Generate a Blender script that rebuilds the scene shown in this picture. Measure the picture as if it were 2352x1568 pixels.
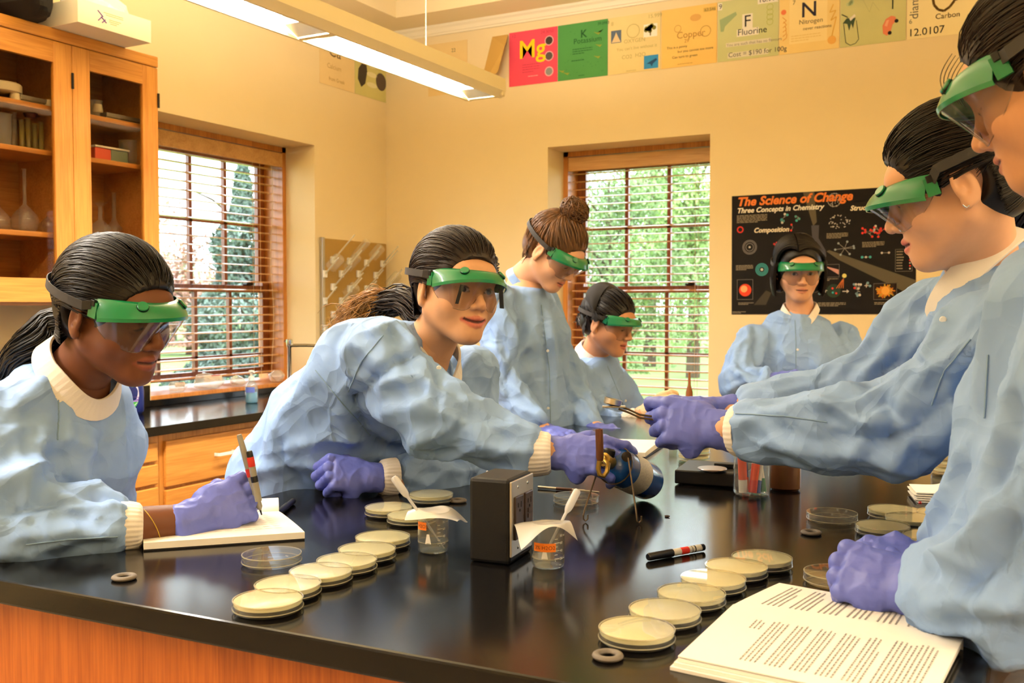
import bpy, bmesh, math, random
import numpy as np
from mathutils import Vector, Matrix
from mathutils.bvhtree import BVHTree

for _o in list(bpy.data.objects):
    bpy.data.objects.remove(_o)
SC = bpy.context.scene
COL = SC.collection
random.seed(7)
RNG = np.random.default_rng(7)

# ------------------------------------------------------------------ camera
FPX = 2265.0
YAW, PIT = math.radians(28.2), math.atan(84 / FPX)
CAM = np.array([0.0, 0.0, 1.32])
FWD = np.array([-math.sin(YAW) * math.cos(PIT), math.cos(YAW) * math.cos(PIT), -math.sin(PIT)])
RGT = np.array([math.cos(YAW), math.sin(YAW), 0.0])
UPV = np.cross(RGT, FWD)
cd = bpy.data.cameras.new('camera')
cam = bpy.data.objects.new('camera', cd)
COL.objects.link(cam)
cd.sensor_width = 36.0
cd.lens = 36.0 * FPX / 2352
cd.clip_start = 0.02
cd.clip_end = 300
cam.matrix_world = Matrix(((RGT[0], UPV[0], -FWD[0], 0), (RGT[1], UPV[1], -FWD[1], 0),
                           (RGT[2], UPV[2], -FWD[2], CAM[2]), (0, 0, 0, 1)))
cd.dof.use_dof = True
cd.dof.focus_distance = 1.85
cd.dof.aperture_fstop = 9.0
SC.camera = cam

# ------------------------------------------------------------------ view, world, daylight
vs = SC.view_settings
SC.display_settings.display_device = 'sRGB'
vs.view_transform = 'Standard'
vs.look = 'None'
vs.exposure = 0.46
vs.gamma = 1.0
vs.use_curve_mapping = False
W = bpy.data.worlds.new('overcast')
SC.world = W
W.use_nodes = True
bgn = W.node_tree.nodes['Background']
bgn.inputs[0].default_value = (0.86, 0.93, 1.0, 1)
bgn.inputs[1].default_value = 5.5
cy = SC.cycles
cy.use_denoising = True
cy.max_bounces = 4
cy.diffuse_bounces = 3
cy.glossy_bounces = 2
cy.transmission_bounces = 2
cy.transparent_max_bounces = 16
cy.use_adaptive_sampling = True
cy.adaptive_threshold = 0.04
cy.adaptive_min_samples = 16
cy.caustics_reflective = False
cy.caustics_refractive = False
cy.sample_clamp_indirect = 6.0

XL, YB, ZC = -3.63, 5.1, 3.0          # left wall, back wall, ceiling border
XR, YF = 3.1, -3.2
W1 = (3.226, 4.41, 0.87, 2.22)         # window opening in the left wall  (y0, y1, z0, z1)
W2 = (-2.502, -1.551, 0.62, 2.22)     # window opening in the back wall  (x0, x1, z0, z1)
W3 = (-0.13, 0.82, 0.62, 2.22)         # next window in the back wall, mostly hidden by the people on the right


def portal(name, loc, rot, sx, sy):
    ld = bpy.data.lights.new(name, 'AREA')
    ld.shape = 'RECTANGLE'
    ld.size, ld.size_y = sx, sy
    ld.cycles.is_portal = True
    o = bpy.data.objects.new(name, ld)
    o.location = loc
    o.rotation_euler = rot
    COL.objects.link(o)


portal('window_portal', (XL - 0.36, (W1[0] + W1[1]) / 2, (W1[2] + W1[3]) / 2), (math.pi / 2, 0, -math.pi / 2), 1.18, 1.35)
portal('window_portal', ((W2[0] + W2[1]) / 2, YB + 0.36, (W2[2] + W2[3]) / 2), (math.pi / 2, 0, math.pi), 0.95, 1.6)
portal('window_portal', (0.345, YB + 0.36, 1.42), (math.pi / 2, 0, math.pi), 1.0, 1.6)
LIGHT_COL = (1.0, 0.955, 0.90)
# ------------------------------------------------------------------ helpers: points


def P(px, py, d):
    return CAM + d * (FWD + (px - 1176) / FPX * RGT + (784 - py) / FPX * UPV)


def PZ(px, py, z):
    r = FWD + (px - 1176) / FPX * RGT + (784 - py) / FPX * UPV
    return CAM + (z - CAM[2]) / r[2] * r


def nrm(v):
    v = np.asarray(v, float)
    return v / max(np.linalg.norm(v), 1e-9)


# ------------------------------------------------------------------ helpers: materials
def lin(c):
    return tuple(((x / 255) / 12.92 if x / 255 <= 0.04045 else ((x / 255 + 0.055) / 1.055) ** 2.4) for x in c)


class NT:
    def __init__(s, m):
        s.t = m.node_tree
        s.n = s.t.nodes

    def new(s, typ, **kw):
        n = s.n.new(typ)
        for k, v in kw.items():
            if k.startswith('i_'):
                key = k[2:]
                key = int(key) if key.isdigit() else key.replace('_', ' ')
                n.inputs[key].default_value = v
            else:
                setattr(n, k, v)
        return n

    def link(s, a, b):
        s.t.links.new(a, b)


def mat(name, col, rough=0.5, metal=0.0, spec=0.5, **kw):
    m = bpy.data.materials.new(name)
    m.use_nodes = True
    b = m.node_tree.nodes['Principled BSDF']
    c = lin(col)
    b.inputs['Base Color'].default_value = (*c, 1)
    b.inputs['Roughness'].default_value = rough
    b.inputs['Metallic'].default_value = metal
    b.inputs['Specular IOR Level'].default_value = spec
    names = dict(trans='Transmission Weight', ior='IOR', sss='Subsurface Weight', coat='Coat Weight',
                 coatr='Coat Roughness', sheen='Sheen Weight', alpha='Alpha', emit='Emission Strength')
    for k, v in kw.items():
        if k == 'emitc':
            b.inputs['Emission Color'].default_value = (*v, 1)
        else:
            b.inputs[names[k]].default_value = v
    m.diffuse_color = (*c, 1)
    return m


def bsdf(m):
    return m.node_tree.nodes['Principled BSDF']


def coords(t, scale=(1, 1, 1), rot=(0, 0, 0), kind='Object'):
    tc = t.new('ShaderNodeTexCoord')
    mp = t.new('ShaderNodeMapping')
    mp.inputs['Scale'].default_value = scale
    mp.inputs['Rotation'].default_value = rot
    t.link(tc.outputs[kind], mp.inputs['Vector'])
    return mp.outputs[0]


def vary(m, scale=(8, 8, 8), amt=0.15, detail=4, second=None, rot=(0, 0, 0), lo=0.35, hi=0.65):
    """break up the base colour with noise between col*(1-amt) (or second) and col"""
    t = NT(m)
    b = bsdf(m)
    c = tuple(b.inputs['Base Color'].default_value)[:3]
    v = coords(t, scale, rot)
    n = t.new('ShaderNodeTexNoise', i_Scale=1.0, i_Detail=detail, i_Roughness=0.6)
    t.link(v, n.inputs['Vector'])
    r = t.new('ShaderNodeValToRGB')
    r.color_ramp.elements[0].position = lo
    r.color_ramp.elements[1].position = hi
    d = lin(second) if second else tuple(x * (1 - amt) for x in c)
    r.color_ramp.elements[0].color = (*d, 1)
    r.color_ramp.elements[1].color = (*c, 1)
    t.link(n.outputs[0], r.inputs[0])
    t.link(r.outputs[0], b.inputs['Base Color'])
    return m


def bump(m, scale=(60, 60, 60), strength=0.2, dist=0.002, detail=3, typ='noise', rot=(0, 0, 0)):
    t = NT(m)
    b = bsdf(m)
    v = coords(t, scale, rot)
    if typ == 'noise':
        n = t.new('ShaderNodeTexNoise', i_Scale=1.0, i_Detail=detail)
    else:
        n = t.new('ShaderNodeTexVoronoi', i_Scale=1.0)
    t.link(v, n.inputs['Vector'])
    bp = t.new('ShaderNodeBump', i_Strength=strength, i_Distance=dist)
    t.link(n.outputs[0], bp.inputs['Height'])
    old = b.inputs['Normal'].links
    if old:
        t.link(old[0].from_socket, bp.inputs['Normal'])
    t.link(bp.outputs[0], b.inputs['Normal'])
    return m


def glassy(name, tint=(255, 255, 255), refl=1.0, rough=0.02, ior=1.45, body=0.0, bodycol=(230, 235, 235)):
    """thin clear wall: transparent + fresnel gloss (+ a little milky body)"""
    m = bpy.data.materials.new(name)
    m.use_nodes = True
    t = NT(m)
    t.n.remove(t.n['Principled BSDF'])
    out = t.n['Material Output']
    tr = t.new('ShaderNodeBsdfTransparent')
    tr.inputs[0].default_value = (*lin(tint), 1)
    gl = t.new('ShaderNodeBsdfGlossy', i_Roughness=rough)
    gl.inputs[0].default_value = (refl, refl, refl, 1)
    lw = t.new('ShaderNodeLayerWeight', i_Blend=0.5)
    pw = t.new('ShaderNodeMath', operation='POWER', i_1=4.5)
    t.link(lw.outputs['Facing'], pw.inputs[0])
    f0 = ((ior - 1) / (ior + 1)) ** 2
    fr = t.new('ShaderNodeMath', operation='MULTIPLY_ADD', i_1=0.85 - f0, i_2=f0)
    t.link(pw.outputs[0], fr.inputs[0])
    mx = t.new('ShaderNodeMixShader')
    t.link(fr.outputs[0], mx.inputs[0])
    src = tr.outputs[0]
    if body > 0:
        df = t.new('ShaderNodeBsdfPrincipled', i_Roughness=0.4)
        df.inputs['Base Color'].default_value = (*lin(bodycol), 1)
        m2 = t.new('ShaderNodeMixShader', i_0=body)
        t.link(tr.outputs[0], m2.inputs[1])
        t.link(df.outputs[0], m2.inputs[2])
        src = m2.outputs[0]
    t.link(src, mx.inputs[1])
    t.link(gl.outputs[0], mx.inputs[2])
    t.link(mx.outputs[0], out.inputs[0])
    return m


def wood(name, col, dark, axis='x', rough=0.35, scale=1.0, coat=0.3):
    """oak: stretched grain plus broad cathedral bands along one axis"""
    m = mat(name, col, rough, coat=coat, coatr=0.25)
    t = NT(m)
    b = bsdf(m)
    s1 = {'x': (1.2, 14, 14), 'y': (14, 1.2, 14), 'z': (14, 14, 1.2)}[axis]
    s2 = {'x': (6, 160, 160), 'y': (160, 6, 160), 'z': (160, 160, 6)}[axis]
    v = coords(t, tuple(a * scale for a in s1))
    n = t.new('ShaderNodeTexNoise', i_Scale=1.0, i_Detail=5.0, i_Roughness=0.6, i_Distortion=0.8)
    t.link(v, n.inputs['Vector'])
    v2 = coords(t, tuple(a * scale for a in s2))
    n2 = t.new('ShaderNodeTexNoise', i_Scale=1.0, i_Detail=2.0)
    t.link(v2, n2.inputs['Vector'])
    mx = t.new('ShaderNodeMath', operation='MULTIPLY_ADD', i_1=0.45)
    t.link(n2.outputs[0], mx.inputs[0])
    ml = t.new('ShaderNodeMath', operation='MULTIPLY', i_1=0.6)
    t.link(n.outputs[0], ml.inputs[0])
    t.link(ml.outputs[0], mx.inputs[2])
    r = t.new('ShaderNodeValToRGB')
    r.color_ramp.elements[0].position = 0.36
    r.color_ramp.elements[1].position = 0.62
    r.color_ramp.elements[0].color = (*lin(dark), 1)
    r.color_ramp.elements[1].color = (*lin(col), 1)
    t.link(mx.outputs[0], r.inputs[0])
    t.link(r.outputs[0], b.inputs['Base Color'])
    bp = t.new('ShaderNodeBump', i_Strength=0.12, i_Distance=0.001)
    t.link(n2.outputs[0], bp.inputs['Height'])
    t.link(bp.outputs[0], b.inputs['Normal'])
    return m


# ------------------------------------------------------------------ helpers: mesh builder
class MB:
    def __init__(s):
        s.v, s.f = [], []

    def add(s, vs, fs):
        o = len(s.v)
        s.v.extend([tuple(map(float, p)) for p in vs])
        s.f.extend([tuple(i + o for i in f) for f in fs])
        return s

    def box(s, lo, hi):
        (a, b, c), (d, e, f) = lo, hi
        vs = [(a, b, c), (d, b, c), (d, e, c), (a, e, c), (a, b, f), (d, b, f), (d, e, f), (a, e, f)]
        fs = [(0, 3, 2, 1), (4, 5, 6, 7), (0, 1, 5, 4), (1, 2, 6, 5), (2, 3, 7, 6), (3, 0, 4, 7)]
        return s.add(vs, fs)

    def obox(s, c, ax, ay, az):
        """box from centre and three half-axis vectors"""
        c, ax, ay, az = map(np.asarray, (c, ax, ay, az))
        vs = [c + i * ax + j * ay + k * az for k in (-1, 1) for (i, j) in ((-1, -1), (1, -1), (1, 1), (-1, 1))]
        fs = [(0, 3, 2, 1), (4, 5, 6, 7), (0, 1, 5, 4), (1, 2, 6, 5), (2, 3, 7, 6), (3, 0, 4, 7)]
        return s.add(vs, fs)

    def tube(s, pts, r, n=10, caps=True, closed=False, flat=None):
        """tube along points; r number or list; flat=(w,h,up) gives a band section"""
        pts = [np.asarray(p, float) for p in pts]
        m = len(pts)
        rs = [r] * m if np.isscalar(r) else list(r)
        rings = []
        prev = None
        for i, p in enumerate(pts):
            if closed:
                t = nrm(pts[(i + 1) % m] - pts[i - 1])
            else:
                t = nrm(pts[min(i + 1, m - 1)] - pts[max(i - 1, 0)])
            if flat is not None:
                u = np.asarray(flat[2](p) if callable(flat[2]) else flat[2], float)
                w = nrm(np.cross(t, u))
                u = nrm(np.cross(w, t))
                a, b = flat[0] * rs[i], flat[1] * rs[i]
                ring = [p + w * (a * x) + u * (b * y) for x, y in ((-1, -1), (1, -1), (1, 1), (-1, 1))]
            else:
                if prev is None:
                    u = np.cross(t, (0, 0, 1) if abs(t[2]) < 0.9 else (1, 0, 0))
                else:
                    u = prev - t * np.dot(prev, t)
                u = nrm(u)
                prev = u
                w = np.cross(t, u)
                ring = [p + rs[i] * (math.cos(2 * math.pi * k / n) * u + math.sin(2 * math.pi * k / n) * w) for k in range(n)]
            rings.append(ring)
        k = len(rings[0])
        vs = [q for ring in rings for q in ring]
        fs = []
        for i in range(m if closed else m - 1):
            a, b = i * k, ((i + 1) % m) * k
            fs += [(a + j, a + (j + 1) % k, b + (j + 1) % k, b + j) for j in range(k)]
        if caps and not closed:
            fs.append(tuple(range(k - 1, -1, -1)))
            fs.append(tuple((m - 1) * k + j for j in range(k)))
        return s.add(vs, fs)

    def lathe(s, prof, n=32, o=(0, 0, 0), ax=(0, 0, 1), ux=None):
        """profile [(r,h)...] turned about axis ax through o"""
        o, ax = np.asarray(o, float), nrm(ax)
        if ux is None:
            ux = np.cross(ax, (0, 1, 0) if abs(ax[1]) < 0.9 else (1, 0, 0))
        u = nrm(ux)
        w = np.cross(ax, u)
        vs, fs, idx = [], [], []
        for r, h in prof:
            if r < 1e-7:
                idx.append([len(vs)])
                vs.append(o + ax * h)
            else:
                idx.append(list(range(len(vs), len(vs) + n)))
                vs += [o + ax * h + r * (math.cos(2 * math.pi * k / n) * u + math.sin(2 * math.pi * k / n) * w) for k in range(n)]
        for a, b in zip(idx[:-1], idx[1:]):
            if len(a) == 1 and len(b) == 1:
                continue
            for k in range(n):
                k2 = (k + 1) % n
                if len(a) == 1:
                    fs.append((a[0], b[k2], b[k]))
                elif len(b) == 1:
                    fs.append((a[k], a[k2], b[0]))
                else:
                    fs.append((a[k], a[k2], b[k2], b[k]))
        return s.add(vs, fs)

    def grid(s, fn, nu, nv, closed=False):
        vs = [fn(i / (nu if closed else nu - 1), j / (nv - 1)) for i in range(nu) for j in range(nv)]
        fs = []
        for i in range(nu if closed else nu - 1):
            for j in range(nv - 1):
                a, b = i * nv + j, ((i + 1) % nu) * nv + j
                fs.append((a, b, b + 1, a + 1))
        return s.add(vs, fs)

    def prism(s, pts, off):
        """polygon (list of 3D points) extruded by vector off"""
        n = len(pts)
        off = np.asarray(off, float)
        pts = [np.asarray(p, float) for p in pts]
        vs = pts + [p + off for p in pts]
        fs = [tuple(range(n - 1, -1, -1)), tuple(range(n, 2 * n))] + [(i, (i + 1) % n, n + (i + 1) % n, n + i) for i in range(n)]
        return s.add(vs, fs)

    def build(s, name, m, parent=None, smooth=False, bevel=0, solid=0, angle=None, subsurf=0):
        me = bpy.data.meshes.new(name)
        me.from_pydata(s.v, [], s.f)
        o = bpy.data.objects.new(name, me)
        COL.objects.link(o)
        finish(o, m, parent, smooth, bevel, solid, angle, subsurf)
        return o


def finish(o, m, parent=None, smooth=False, bevel=0, solid=0, angle=None, subsurf=0):
    me = o.data
    if m is not None and len(me.materials) == 0:
        me.materials.append(m)
    bm = bmesh.new()
    bm.from_mesh(me)
    bmesh.ops.recalc_face_normals(bm, faces=bm.faces)
    if solid:
        bmesh.ops.solidify(bm, geom=bm.faces[:], thickness=solid)
        bmesh.ops.recalc_face_normals(bm, faces=bm.faces)
    if bevel:
        bmesh.ops.bevel(bm, geom=bm.edges[:], offset=bevel, segments=2, affect='EDGES', profile=0.5, clamp_overlap=True)
    bm.to_mesh(me)
    bm.free()
    if smooth:
        me.shade_smooth()
        me.set_sharp_from_angle(angle=math.radians(angle if angle else 40))
    if subsurf:
        md = o.modifiers.new('subdivision', 'SUBSURF')
        md.levels = md.render_levels = subsurf
    if parent is not None:
        o.parent = parent
        o.matrix_parent_inverse = parent.matrix_world.inverted() if parent.parent is None else Matrix()
        if parent.parent is not None:
            o.matrix_parent_inverse = (parent.parent.matrix_world @ parent.matrix_local).inverted()
    return o


def tag(o, label=None, cat=None, group=None, kind=None):
    if label:
        o['label'] = label
    if cat:
        o['category'] = cat
    if group:
        o['group'] = group
    if kind:
        o['kind'] = kind
    return o


def empty(name, loc, label=None, cat=None, group=None, rz=0.0, kind=None):
    o = bpy.data.objects.new(name, None)
    COL.objects.link(o)
    o.location = loc
    o.rotation_euler = (0, 0, rz)
    o.empty_display_size = 0.05
    o.matrix_world = Matrix.Translation(Vector(tuple(map(float, loc)))) @ Matrix.Rotation(rz, 4, 'Z')
    return tag(o, label, cat, group, kind)


def copy_tree(o, parent=None):
    c = o.copy()
    COL.objects.link(c)
    if parent is not None:
        c.parent = parent
    for ch in o.children:
        copy_tree(ch, c)
    return c


def part_local(mb, name, m, parent, **kw):
    """part whose mesh is already given in the parent's local space"""
    o = mb.build(name, m, None, **kw)
    o.parent = parent
    return o


_fonts = {}


def text_mesh(s, size, origin, ux, uy, align='LEFT', shear=0.0, extrude=0.0, bold=0.0):
    """letter outlines as verts/faces placed on a plane (ux, uy unit vectors)"""
    cu = bpy.data.curves.new('lettering', 'FONT')
    cu.body = s
    cu.size = size
    cu.align_x = align
    cu.shear = shear
    cu.offset = bold
    cu.resolution_u = 3
    o = bpy.data.objects.new('lettering', cu)
    COL.objects.link(o)
    me = bpy.data.meshes.new_from_object(o)
    bpy.data.objects.remove(o)
    bpy.data.curves.remove(cu)
    origin, ux, uy = map(np.asarray, (origin, ux, uy))
    vs = [origin + ux * v.co.x + uy * v.co.y for v in me.vertices]
    fs = [tuple(p.vertices) for p in me.polygons]
    bpy.data.meshes.remove(me)
    return vs, fs

# ================================================================== SETTING
M_wall = bump(vary(mat('cream_wall_paint', (240, 217, 167), 0.75, spec=0.2), (1.5, 1.5, 1.5), 0.03), (180, 180, 180), 0.06, 0.001)
M_ceil = mat('ceiling_paint', (244, 222, 172), 0.85, spec=0.15)
M_crown = mat('crown_paint', (246, 232, 196), 0.5)
M_floor = vary(mat('floor_vinyl', (150, 128, 98), 0.4), (6, 6, 6), 0.15)
M_frame = wood('window_cherry', (150, 84, 38), (104, 50, 20), 'z', 0.35)
M_jamb = wood('window_oak', (206, 134, 54), (168, 98, 32), 'z', 0.4)
M_pane = glassy('window_glass', (250, 253, 252), 1.0, 0.0, 1.3)
M_slat = wood('blind_slat_wood', (214, 160, 100), (180, 120, 66), 'x', 0.25, coat=1.0)
M_valance = wood('blind_valance_wood', (222, 172, 104), (196, 142, 76), 'x', 0.4)
M_cord = mat('blind_cord', (214, 186, 140), 0.8)
M_dark = mat('dark_metal', (40, 34, 30), 0.4, 0.6)


def struct(name, mb, m, **kw):
    return tag(mb.build(name, m, **kw), kind='structure')


TH = 0.42
b = MB()   # left wall with one opening
b.box((XL - TH, YF, 0), (XL, W1[0], 3.2)).box((XL - TH, W1[1], 0), (XL, YB + TH, 3.2))
b.box((XL - TH, W1[0], 0), (XL, W1[1], W1[2])).box((XL - TH, W1[0], W1[3]), (XL, W1[1], 3.2))
tag(struct('wall_left', b, M_wall), 'cream painted side wall with a deep window recess')
b = MB()   # back wall with two openings
xs = [XL, W2[0], W2[1], W3[0], W3[1], XR]
for i in range(5):
    if i in (1, 3):
        b.box((xs[i], YB, 0), (xs[i + 1], YB + TH, W2[2])).box((xs[i], YB, W2[3]), (xs[i + 1], YB + TH, 3.2))
    else:
        b.box((xs[i], YB, 0), (xs[i + 1], YB + TH, 3.2))
tag(struct('wall_back', b, M_wall), 'cream painted back wall with two window recesses')
struct('wall_right', MB().box((XR, YF, 0), (XR + 0.15, YB + TH, 3.2)), M_wall)
struct('wall_front', MB().box((XL - TH, YF - 0.15, 0), (XR + 0.15, YF, 3.2)), M_wall)
struct('floor', MB().box((XL - TH, YF - 0.15, -0.1), (XR + 0.15, YB + TH, 0)), M_floor)
b = MB()
bw = 0.27
b.box((XL, YF, ZC), (XL + bw, YB, ZC + 0.2)).box((XL + bw, YB - bw, ZC), (XR, YB, ZC + 0.2))
b.box((XL + bw, YF, ZC), (XR, YF + bw, ZC + 0.2)).box((XR - bw, YF + bw, ZC), (XR, YB - bw, ZC + 0.2))
b.box((XL - TH, YF - 0.15, ZC + 0.1), (XR + 0.15, YB + TH, ZC + 0.3))
struct('ceiling', b, M_ceil)
# crown moulding, a stepped profile
prof = [(0, -0.055), (0.012, -0.055), (0.014, -0.045), (0.02, -0.042), (0.028, -0.022), (0.04, -0.012), (0.044, 0), (0, 0)]
b = MB()
b.prism([(XL + 0.0, YB - p[0], ZC + p[1]) for p in prof], (XR - XL, 0, 0))
struct('trim_1', b, M_crown)
b = MB()
b.prism([(XL + p[0], YF, ZC + p[1]) for p in prof], (0, YB - YF, 0))
struct('trim_2', b, M_crown)


def window(idx, w, axis):
    """double-hung sash window in a recess; u along the wall, v up, d outward"""
    u0, u1, z0, z1 = w

    def T(u, d, z):
        return (u, YB + d, z) if axis == 'x' else (XL - d, u, z)

    def bx(mb, u, d, z):
        a, c = T(u[0], d[0], z[0]), T(u[1], d[1], z[1])
        return mb.box(tuple(map(min, a, c)), tuple(map(max, a, c)))
    root = empty('window_%d' % idx, T((u0 + u1) / 2, 0.25, z0), kind='structure')
    # oak jamb lining and sill inside the recess
    b = MB()
    bx(b, (u0, u0 + 0.03), (0.21, 0.4), (z0, z1))
    bx(b, (u1 - 0.03, u1), (0.21, 0.4), (z0, z1))
    bx(b, (u0, u1), (0.21, 0.4), (z1 - 0.03, z1))
    b.build('jamb', M_jamb, root)
    b = MB()
    bx(b, (u0, u1), (-0.0 if idx == 2 else 0.02, 0.41), (z0 - 0.0, z0 + 0.025))
    b.build('sill', M_jamb, root, bevel=0.004)
    g0, g1 = u0 + 0.085, u1 - 0.085
    zt, zm, zb = 2.135, 1.41, z0 + 0.075
    nc = 4 if idx == 1 else 3
    pw = (g1 - g0) / nc
    for s, (za, zb_, dd) in enumerate(((zm, zt, 0.345), (zb, zm, 0.315))):
        sash = MB()
        bx(sash, (g0 - 0.055, g0), (dd, dd + 0.03), (za - 0.02, zb_ + 0.045))
        bx(sash, (g1, g1 + 0.055), (dd, dd + 0.03), (za - 0.02, zb_ + 0.045))
        so = sash.build('sash_stile', M_frame, root, bevel=0.003)
        for zz, hh in ((za, 0.02), (zb_, 0.02)):
            r = MB()
            bx(r, (g0, g1), (dd, dd + 0.03), (zz - hh, zz + hh))
            r.build('sash_rail', M_frame, root, bevel=0.003)
        zmid = 1.775 if s == 0 else 1.035
        for k in range(1, nc):
            r = MB()
            bx(r, (g0 + pw * k - 0.011, g0 + pw * k + 0.011), (dd + 0.004, dd + 0.026), (za + 0.02, zb_ - 0.02))
            r.build('muntin', M_frame, root)
        r = MB()
        bx(r, (g0, g1), (dd + 0.004, dd + 0.026), (zmid - 0.011, zmid + 0.011))
        r.build('muntin', M_frame, root)
        for k in range(nc):
            for (a, c) in ((za + 0.02, zmid - 0.011), (zmid + 0.011, zb_ - 0.02)):
                r = MB()
                bx(r, (g0 + pw * k + (0.011 if k else 0), g0 + pw * (k + 1) - (0.011 if k < nc - 1 else 0)), (dd + 0.013, dd + 0.016), (a, c))
                r.build('pane', M_pane, root)
    lock = MB()
    uu = g0 + pw * (nc - 0.45)
    bx(lock, (uu - 0.03, uu + 0.03), (0.30, 0.335), (zm + 0.02, zm + 0.032))
    bx(lock, (uu - 0.012, uu + 0.03), (0.295, 0.32), (zm + 0.032, zm + 0.05))
    lock.build('sash_lock', M_dark, root, bevel=0.003)
    # wooden blind: valance, slats, ladder cords
    names = {1: 'wooden slat blind in the side wall window above the counter', 2: 'wooden slat blind in the back wall window behind the seated student',
             3: 'wooden slat blind in the window behind the ponytailed student at right'}
    bl = empty('window_blind', T((u0 + u1) / 2, 0.26, z1 - 0.05), names[idx], 'blind', 'wooden window blinds')
    r = MB()
    bx(r, (u0 + 0.032, u1 - 0.032), (0.205, 0.225), (z1 - 0.115, z1 - 0.035))
    r.build('valance', M_valance, bl, bevel=0.004)
    r = MB()
    bx(r, (u0 + 0.04, u1 - 0.04), (0.235, 0.285), (z1 - 0.085, z1 - 0.04))
    r.build('head_rail', M_valance, bl)
    zs = z1 - 0.125
    me0 = None
    tilt = 0.004
    while zs > z0 + 0.05:
        if me0 is None:
            r = MB()
            ul, ur = u0 + 0.045, u1 - 0.045
            ring = [(0.236, -tilt), (0.248, 0.0012), (0.262, 0.002), (0.274, 0.0012), (0.286, -0.001), (0.286, -0.0035), (0.262, -0.001), (0.236, -tilt - 0.0025)]
            pts = [T(ul, d, h) for d, h in ring]
            off = np.subtract(T(ur, 0, 0), T(ul, 0, 0))
            r.prism(pts, off)
            o = r.build('slat', M_slat, None)
            me0 = o.data
        else:
            o = bpy.data.objects.new('slat', me0)
            COL.objects.link(o)
        o.parent = bl
        o.matrix_parent_inverse = bl.matrix_world.inverted()
        o.location = (0, 0, zs)
        zs -= 0.046
    for q in (0.16, 0.84):
        for dd in (0.234, 0.288):
            uu = u0 + (u1 - u0) * q
            MB().tube([T(uu, dd, z1 - 0.09), T(uu, dd, z0 + 0.05)], 0.0011, 5).build('ladder_cord', M_cord, bl)
    uu = u1 - 0.11 if axis == 'y' else u0 + 0.9
    pts = [T(uu + 0.012 * math.sin(k * 0.9), 0.222, z1 - 0.1 - k * 0.1) for k in range(13 if axis == 'y' else 10)]
    MB().tube(pts, 0.0013, 5).build('pull_cord', M_cord, bl)
    MB().lathe([(0, 0.03), (0.005, 0.028), (0.009, 0.004), (0.008, 0), (0, 0)], 10, np.subtract(pts[-1], (0, 0, 0.028))).build('cord_tassel', M_valance, bl, smooth=True)


window(1, W1, 'y')
window(2, W2, 'x')
window(3, W3, 'x')

# ------------------------------------------------------------------ suspended light fixtures
M_fix = mat('fixture_enamel', (238, 218, 164), 0.35)
M_louver = mat('fixture_louver', (240, 240, 236), 0.25, 0.3)
M_tube = mat('fluorescent_tube', (255, 255, 255), 0.5, emit=9.0, emitc=(1.0, 0.94, 0.84))


def fixture(x0, yend, label, zb=2.268, ylen=6.0, w=0.215):
    """direct/indirect pendant: trapezoid body, louvred cells below"""
    x1 = x0 + w
    root = empty('ceiling_light', (x0 + w / 2, yend, zb), label, 'light', 'suspended linear lights')
    y0 = yend - ylen
    h = 0.085
    # body side cheeks: sloped lower band then upright side
    for sgn, xe in ((1, x0), (-1, x1)):
        sec = [(xe, zb + 0.028), (xe + sgn * 0.022, zb), (xe + sgn * 0.034, zb), (xe + sgn * 0.034, zb + 0.006), (xe + sgn * 0.012, zb + h), (xe, zb + h)]
        b = MB()
        b.prism([(x, y0, z) for x, z in sec], (0, ylen, 0))
        b.build('side_rail', M_fix, root)
    b = MB()
    b.box((x0 + 0.001, yend - 0.03, zb + 0.002), (x1 - 0.001, yend, zb + h))
    b.build('end_cap', M_fix, root, bevel=0.008)
    cell = 1.19
    nb = int(ylen / cell) + 1
    for k in range(nb):
        ya = yend - 0.03 - k * cell
        if ya < y0:
            break
        b = MB()
        b.box((x0 + 0.03, ya - cell, zb + 0.003), (x1 - 0.03, ya - cell + 0.03, zb + 0.03))
        b.build('cross_bar', M_fix, root)
        for e in (ya - 0.005, ya - cell + 0.035):
            sg = -1 if e == ya - 0.005 else 1
            b = MB()
            b.add([(x0 + 0.034, e, zb + 0.006), (x1 - 0.034, e, zb + 0.006), (x1 - 0.034, e + sg * 0.11, zb + 0.05), (x0 + 0.034, e + sg * 0.11, zb + 0.05)], [(0, 1, 2, 3)])
            b.build('end_reflector', M_louver, root)
        if ya > 0.5:
            for q in range(1, 14):
                yy = ya - 0.01 - q * (cell - 0.04) / 14
                b = MB()
                b.box((x0 + 0.034, yy - 0.0015, zb + 0.028), (x1 - 0.034, yy + 0.0015, zb + 0.048))
                b.build('louver_blade', M_louver, root)
    b = MB()
    b.box((x0 + 0.03, y0, zb + 0.052), (x1 - 0.03, yend - 0.03, zb + 0.058))
    b.build('lamp_lens', M_tube, root)
    for yy in (yend - 0.5, yend - 2.9):
        MB().tube([(x0 + w / 2, yy, zb + h - 0.03), (x0 + w / 2, yy, ZC + 0.1)], 0.0015, 6).build('suspension_cable', M_fix, root)
    for nm, rx, zz, e in (('downlight', 0, zb + 0.0505, 175), ('uplight', math.pi, zb + h + 0.01, 74)):
        ld = bpy.data.lights.new(nm, 'AREA')
        ld.shape = 'RECTANGLE'
        ld.size, ld.size_y = w * 0.6, ylen - 0.1
        ld.energy = e
        ld.color = LIGHT_COL
        o = bpy.data.objects.new(nm, ld)
        COL.objects.link(o)
        o.location = (x0 + w / 2, (y0 + yend) / 2, zz)
        o.rotation_euler = (rx, 0, 0)
        o.parent = root
        o.matrix_parent_inverse = root.matrix_world.inverted()


fixture(-2.392, 4.0, 'long louvred pendant light hanging across the upper left')
fixture(1.75, 4.0, 'long louvred pendant light over the right side of the room')

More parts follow.
